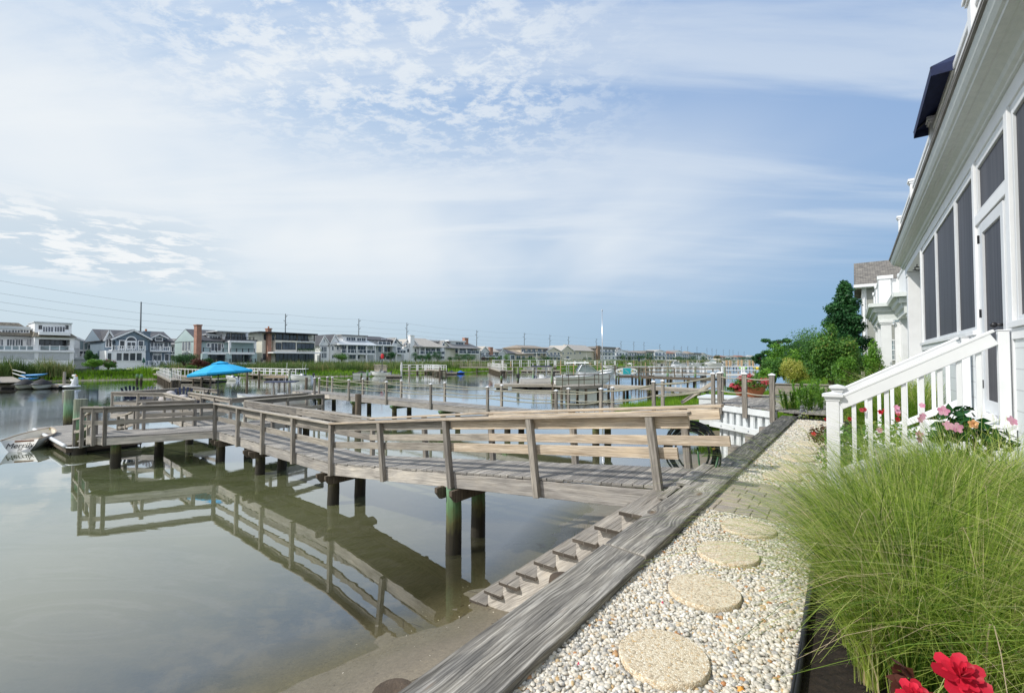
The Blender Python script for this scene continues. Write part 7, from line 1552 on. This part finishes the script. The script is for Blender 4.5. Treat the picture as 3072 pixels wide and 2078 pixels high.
jetty('white fenced quay before the plain beige house', [(1665, 1094), (1845, 1094)], -.3, 1.3, 'white', n=3.2, piles=8, post_w=.16)
jetty('ramp descending from the cream-railed boardwalk', [(1470, 1101), (1510, 1111)], -.75, 1.2, 'white_old', n=2.5, postm='white_old')
jetty('low grey pier connecting the middle dock to the right shore', [(1700, 1153), (1800, 1153.5), (1958, 1158), (2110, 1167)], -.78, .02, 'wood_far', postm='wood_far', n=6, rails=0, pm='pile')
jetty('timber-railed boarding ramp beside the cabin cruiser', [(1672, 1158), (1812, 1152)], -.75, .95, 'wood_brown', postm='wood_brown', n=2.0, rails=2, post_w=.06, rw=.045)
jetty('raised dark timber pier holding the upright paddleboard', [(1852, 1126), (1912, 1126), (1935, 1128), (2150, 1135)], -.75, 1.15, 'wood_brown', 'wood_brown', 'wood_brown', n=5, pm='pile', rails=2, w=1.8)
jetty('white-railed pier with square posts beyond the raised dark pier', [(1955, 1123), (2110, 1121), (2290, 1122)], -.9, 1.25, 'white', 'white_old', 'white', n=2.6, post_w=.2, rails=2)
jetty('honey-coloured rope-railed pier at the end of the right shore', [(2185, 1098), (2320, 1097)], -.7, 1.9, 'wood_orange', 'white_old', 'wood_orange', n=5, post_w=.42, rope=True)
jetty('distant pier crossing behind the long white cruiser', [(1880, 1099), (2060, 1097)], -.6, 1.2, 'wood_far', 'white_old', 'wood_far', n=5)
jetty('farthest grey pier below the brick-red roof', [(1960, 1090), (2180, 1088)], -.4, 1.3, 'wood_far', 'white_old', 'wood_far', n=9, piles=14, post_w=.3)
jetty('steep boarded ramp at the far left edge', [(-40, 1108), (22, 1146)], -.95, 1.0, 'white', 'wood_far', 'white', n=1.6, w=2.6)
# paddleboard lying on edge
a = D(1880, 1113, 56.5); pb = thing('paddleboard', a, 'patterned turquoise and white paddleboard standing on edge on the raised pier', 'paddleboard'); mb = MB(); n = 28; R_ = [a+Vector((1.32*math.copysign(abs(math.cos(t))**.85, math.cos(t)), .0, .42*math.copysign(abs(math.sin(t))**.9, math.sin(t)))) for t in np.linspace(0, 2*PI, n, endpoint=False)]; mb.prism(R_, (0, .12, 0)); mb.build('board', 'hull_white', pb)
mb = MB(); mb.box(a+Vector((.02, -.012, 0)), .95, .02, .74); mb.build('deck_pad', 'turquoise', pb)
mb = MB(); mb.beam(a+Vector((-.25, -.03, .2)), a+Vector((.25, -.03, -.2)), .02, .03); mb.build('stripe', 'white', pb)
for c_, m_ in (('turquoise', 0), ('yellow', 1), ('black', 2)):
    mb = MB()
    for i in range(9):
        x = random.choice([-1, 1])*random.uniform(.56, 1.12); z = random.uniform(-.26, .26)*(1.25-abs(x)*.8); s_ = random.uniform(.05, .11); p = a+Vector((x, -.008-.003*m_, z)); mb.face([p+Vector((-s_, 0, -s_*.6)), p+Vector((s_, 0, -s_*.3)), p+Vector((0, 0, s_))])
    mb.build('pattern', c_, pb)
# standing piles
PLS = [(192, 1115, 1163, 'grey square post at the jet ski dock', 'wood_far'), (411, 1122, 1147, 'left of two short pilings in the green reflections', 'pile'), (423, 1122, 1148, 'right of two short pilings in the green reflections', 'pile'), (511, 1104, 1153, 'green-stained piling at the foot of the weathered footbridge', 'pile'), (740, 1108, 1190, 'dark piling standing in open water right of the umbrella', 'wood_brown'), (777, 1112, 1140, 'slim grey piling beside the white-railed jetty', 'wood_brown'), (868, 1110, 1172, 'green piling in front of the white fishing boat', 'pile'), (918, 1132, 1212, 'grey piling behind the right wing of the walkway dock', 'wood_brown'),
 (1084, 1118, 1140, 'green piling left of the white bowrider', 'pile'), (1102, 1110, 1142, 'taller green piling beside the white bowrider', 'pile'), (1140, 1104, 1128, 'thin piling behind the white bowrider', 'wood_far'), (1170, 1086, 1112, 'white-topped pile at the left of the central white jetty', 'white_old'), (1204, 1086, 1128, 'second white-topped pile of the central white jetty', 'white_old'), (1228, 1098, 1130, 'bare piling under the central white jetty', 'wood_far'), (1240, 1086, 1115, 'third white-topped pile of the central white jetty', 'white_old'), (1268, 1086, 1115, 'fourth white-topped pile of the central white jetty', 'white_old'), (1319, 1102, 1126, 'dark piling at the stern of the cream runabout', 'wood_brown'),
 (1504, 1128, 1152, 'short green piling at the left end of the middle floating dock', 'pile'), (1554, 1100, 1156, 'tall green piling at the stern of the navy-topped boat', 'pile'), (1600, 1110, 1160, 'piling in front of the navy-topped boat', 'pile'), (1656, 1104, 1164, 'tallest light green piling beside the navy-topped boat', 'pile'), (1738, 1102, 1158, 'green piling before the cabin cruiser windscreen', 'pile'), (1770, 1120, 1160, 'dark green piling at the cruiser foredeck', 'pile'), (1779, 1130, 1162, 'shorter piling right of the dark green one', 'wood_far'),
 (1940, 1100, 1140, 'weathered piling at the left end of the raised dark pier railing', 'wood_dark'), (2003, 1099, 1142, 'first grey-green piling along the raised dark pier', 'pile'), (2012, 1099, 1130, 'thin piling just behind the first grey-green one', 'pile'), (2086, 1099, 1142, 'second grey-green piling along the raised dark pier', 'pile'), (2174, 1100, 1146, 'third grey-green piling behind the rope posts', 'pile'), (2265, 1101, 1128, 'short green piling near the yellow kayak on the far pier', 'pile')]
for x, y0, y1, l, m_ in PLS:
    k = (CAMZ-WZ)/(y1-HOR); Z = k*F; p = D(x, y1, Z); q = D(x, y0, Z); mooring_pile(p, max(.10, min(.16, 3.6*k)), q.z, l, mat=m_, n=9, group='pilings standing in the lagoon')
# market umbrellas closed, flag post etc.
for x, y0, y1, Zz, m_, l in ((431, 1072, 1093, 78, 'green_paint', 'closed green patio umbrella on the blue-grey house deck'), (752, 1074, 1088, 84, 'black', 'closed dark patio umbrella beside the sea-green house'), (785, 1073, 1088, 86, 'black', 'closed dark patio umbrella beside the brick chimney base'), (1917, 1068, 1090, 150, 'canvas_navy', 'closed navy patio umbrella on the quay below the low grey house')):
    b = D(x, y1, Zz); t = D(x, y0, Zz); r = thing('closed_umbrella', b, l, 'umbrella'); mb = MB(); mb.tube([b, t], .04, 5); mb.build('pole', 'wood_brown', r); mb = MB(); hh = (t-b).length; mb.lathe(b, [(.05, hh*.25), (.24, hh*.32), (.16, hh*.7), (.02, hh*1.02)], 8); mb.build('canopy', m_, r)
b = D(1146, 1118, 86); t = D(1147, 1035, 86); r = thing('wind_sock_pole', b, 'thin dark pole with small red pennants beside the white bowrider', 'flagpole'); mb = MB(); mb.tube([b, t], .06, 5); mb.build('pole', 'pole_grey', r)
mb = MB()
for y in (1066, 1071): p = D(1147, y, 85.8); mb.ball(p, .32, .15, .34, 8)
mb.build('pennant', 'red', r)
# ---------------------------------------------------------------- far shore vegetation
def fe(u, v): return (v > edge_far(u)+.3)
marsh('marsh_grass', (-12, 60), (70, 104), 26000, .95, .16, 'grass_marsh', 'bright spartina marsh along the far left water edge', lambda u, v: fe(u, v) & (v < edge_far(u)+9) & (u > 5))
marsh('marsh_grass', (60, 230), (70, 92), 22000, 1.0, .30, 'grass_marsh', 'bright marsh strip beneath the central boardwalks', lambda u, v: fe(u, v) & (v < edge_far(u)+6))
marsh('reeds', (26, 62), (74, 101), 26000, 2.3, .15, 'grass_reed', 'tall reed bed in front of the cream and white houses', lambda u, v: v > edge_far(u)+5.5+1.5*np.sin(u*.4), z=-.9, reach=.5)
marsh('reeds', (62, 210), (76, 103), 26000, 2.4, .28, 'grass_reed', 'reed belt running below the houses at centre', lambda u, v: v > edge_far(u)+5, z=-.9, reach=.5)
marsh('reeds', (2, 15.5), (93.5, 98.5), 9000, 3.1, .13, 'grass_reed', 'dense tall reeds hiding the base of the long pale modern house', lambda u, v: v > edge_far(u)+1.4, z=-1.2, reach=.55)
marsh('reeds', (15.5, 30), (92, 97), 3200, 1.4, .13, 'grass_marsh', 'mixed low growth before the blue-grey house lawn', lambda u, v: v > edge_far(u)+4, z=-.9)
marsh('reeds', (210, 420), (80, 112), 14000, 2.4, .6, 'grass_reed', 'distant reeds at the foot of the far houses', lambda u, v: v > edge_far(u)+2, z=-1.2)
TR = [(272, 1050, 1092, 30, 'leaf_dark', 'tall dark shrub between the long pale house and the blue-grey house', 85, 0), (280, 1077, 1108, 46, 'leaf_bright', 'light green shrub left of the pink crape myrtle', 80, 0), (326, 1078, 1108, 40, 'leaf_green', 'crape myrtle with pink blossom before the blue-grey house', 80, 'flower_purple'),
 (553, 1058, 1096, 66, 'leaf_dark', 'rounded tree between the blue-grey and sea-green houses', 88, 0), (594, 1076, 1106, 50, 'leaf_redd', 'reddish-green low maple beside the umbrella tip', 84, 0), (620, 1073, 1098, 34, 'leaf_dark', 'dark shrub at the sea-green house corner', 86, 0), (392, 1104, 1114, 18, 'leaf_bright', 'white-flowering hydrangea below the blue-grey sunroom', 84, 'flower_white'), (470, 1104, 1114, 18, 'leaf_bright', 'pale flowering shrub by the footbridge start', 84, 'flower_white'), (350, 1106, 1114, 24, 'leaf_green', 'low green shrub left of the white hydrangea', 84, 0), (372, 1105, 1113, 22, 'leaf_green', 'small clipped shrub beside the white hydrangea', 84.5, 0), (545, 1104, 1114, 40, 'leaf_bright', 'low bright shrub right of the white stairs', 84, 'flower_purple'), (500, 1098, 1110, 16, 'leaf_dark', 'dark little shrub at the foot of the white stairs', 86, 0), (575, 1095, 1110, 30, 'leaf_green', 'green shrub under the reddish maple', 83, 0),
 (1025, 1056, 1084, 42, 'leaf_green', 'bright tree before the white farmhouse', 98, 0), (1170, 1056, 1080, 20, 'leaf_conifer', 'left dark evergreen before the light grey house', 104, 0), (1182, 1052, 1080, 20, 'leaf_conifer', 'right dark evergreen before the light grey house', 104, 0), (1155, 1055, 1080, 16, 'leaf_conifer', 'small evergreen at the porch of the light grey house', 104, 0),
 (1246, 1055, 1084, 26, 'leaf_conifer', 'first evergreen in the row before the pale-chimney house', 104, 0), (1268, 1062, 1084, 26, 'leaf_conifer', 'second evergreen in the row before the pale-chimney house', 104, 0), (1288, 1056, 1084, 24, 'leaf_conifer', 'third evergreen in the row before the pale-chimney house', 104, 0), (1312, 1052, 1084, 28, 'leaf_conifer', 'tallest evergreen at the right of the pale-chimney house', 104, 0), (1348, 1068, 1084, 22, 'leaf_dark', 'low dark shrub between two evergreen groups', 106, 0), (1378, 1060, 1084, 42, 'leaf_conifer', 'broad evergreen before the cream house with brick chimney', 106, 0), (1406, 1056, 1086, 40, 'leaf_conifer', 'tall evergreen at the right of the cream house with brick chimney', 106, 0),
 (1453, 1068, 1084, 18, 'leaf_redd', 'reddish small tree before the pale shingle house', 112, 0), (1476, 1066, 1084, 18, 'leaf_green', 'small round tree right of the reddish one', 112, 0), (1498, 1065, 1084, 18, 'leaf_green', 'small round tree before the grey cottage', 112, 0), (1520, 1060, 1084, 22, 'leaf_bright', 'airy light tree before the grey twin-gabled cottage', 112, 0),
 (1568, 1072, 1087, 46, 'leaf_dark', 'spreading dark tree left of the tan house', 114, 0), (1598, 1070, 1087, 36, 'leaf_green', 'spreading green tree touching the tan house', 114, 0), (1636, 1063, 1087, 32, 'leaf_conifer', 'dark evergreen before the cream gabled house', 114, 0), (1754, 1070, 1086, 14, 'leaf_conifer', 'first small evergreen before the plain beige house', 116, 0), (1768, 1071, 1086, 12, 'leaf_conifer', 'second small evergreen before the plain beige house', 116, 0),
 (1870, 1062, 1084, 16, 'leaf_green', 'left small tree before the turreted house', 118, 0), (1886, 1061, 1084, 18, 'leaf_dark', 'right small tree before the turreted house', 118, 0), (1918, 1062, 1084, 34, 'leaf_dark', 'left part of the dark tree clump in the middle distance', 116, 0), (1945, 1059, 1083, 44, 'leaf_dark', 'right part of the dark tree clump in the middle distance', 116, 0), (1830, 1078, 1086, 50, 'leaf_green', 'low hedge below the balconied white house', 114, 0),
 (2035, 1069, 1084, 40, 'leaf_dark', 'dark trees below the red-roofed house', 116, 0), (2078, 1067, 1083, 34, 'leaf_dark', 'dark trees below the tan brown-roofed house', 116, 0), (2112, 1067, 1083, 20, 'leaf_dark', 'small trees before the distant cream house', 116, 0), (2152, 1062, 1080, 18, 'leaf_dark', 'round dark tree standing alone in the distance', 116, 0), (2180, 1073, 1081, 26, 'leaf_dark', 'low distant shrubs right of the round dark tree', 116, 0), (2228, 1069, 1080, 24, 'leaf_dark', 'distant trees by the reddish roofs', 116, 0), (2250, 1071, 1081, 20, 'leaf_dark', 'last distant shrubs left of the low pine', 116, 0)]
for x, y0, y1, w_, m_, l, v, fl in TR:
    t = (x-CX)/F; u_ = fx(x, v); z1 = fz(x, y0, v); z0 = max(-.9, fz(x, y1, v)); Z = v/(.6-.8*t); rx = w_/2*Z/F*1.2; rz = (z1-z0)/2; px_ = w_*(y1-y0); n = int(min(5200, max(600, px_*3.2)))
    bush('tree' if rz > 1.2 else 'shrub', P(u_, v, z0+rz*1.03), rx, rx*.8, rz, n, max(.14, .75*Z/F*1.6), m_, l, 'tree' if rz > 1.2 else 'shrub', 'trees and shrubs on the far shore', nb=14, flowers=(fl, 260, max(.16, Z/F*1.3)) if fl else None)

# many small boats and pilings crowding the far docks
for i in range(26):
    x = 1500+i*29+random.uniform(-8, 8); y = 1101-(i/26)*11+random.uniform(-2.2, 2.2); w_ = random.uniform(16, 34)
    boat(x, x+w_, y, 'small distant white boat among the crowded far docks', random.choice(['bow', 'console', 'ttop', 'covered', 'cabin']), random.random() < .5, cover=random.choice(['hull_white', 'blue', 'navy', 'shade_cloth']), top='hull_white', yaw=random.uniform(-.4, .4), group='small distant boats among the far docks')
for i in range(60):
    x = 1490+i*13+random.uniform(-5, 5); y1 = 1110-(i/60)*19+random.uniform(-4, 6); k = (CAMZ-WZ)/(max(1083, y1)-HOR); Z = k*F; p = D(x, y1, Z); p.z = WZ
    mooring_pile(p, max(.13, .55*k), WZ+random.uniform(2.0, 3.1), 'thin distant piling among the crowded far docks', mat=random.choice(['white_old', 'wood_far', 'wood_orange', 'pile']), n=6, group='thin distant pilings among the far docks')

# shells, sticks and bits on the wet sand
mb = MB()
for i in range(240):
    u_ = random.uniform(.2, 5); v_ = random.uniform(1.7, 4.6); z = float(gz(np.array(u_), np.array(v_)))+.004; p = P(u_, v_, z); a = random.random()*6.28
    if i % 3: s_ = random.uniform(.003, .008); mb.lathe(p, [(s_, 0), (s_*.7, s_*.4), (.0005, s_*.5)], 5, rz=a, sx=1.3)
    else: l = random.uniform(.03, .12); d = Vector((math.cos(a), math.sin(a), 0))*l; mb.beam(p-d, p+d, .003, .003, m=1)
o = mb.build('beach_debris', ['hull_cream', 'wood_dark']); tag(o, 'broken shells and twigs scattered on the wet sand', 'debris', kind='stuff')
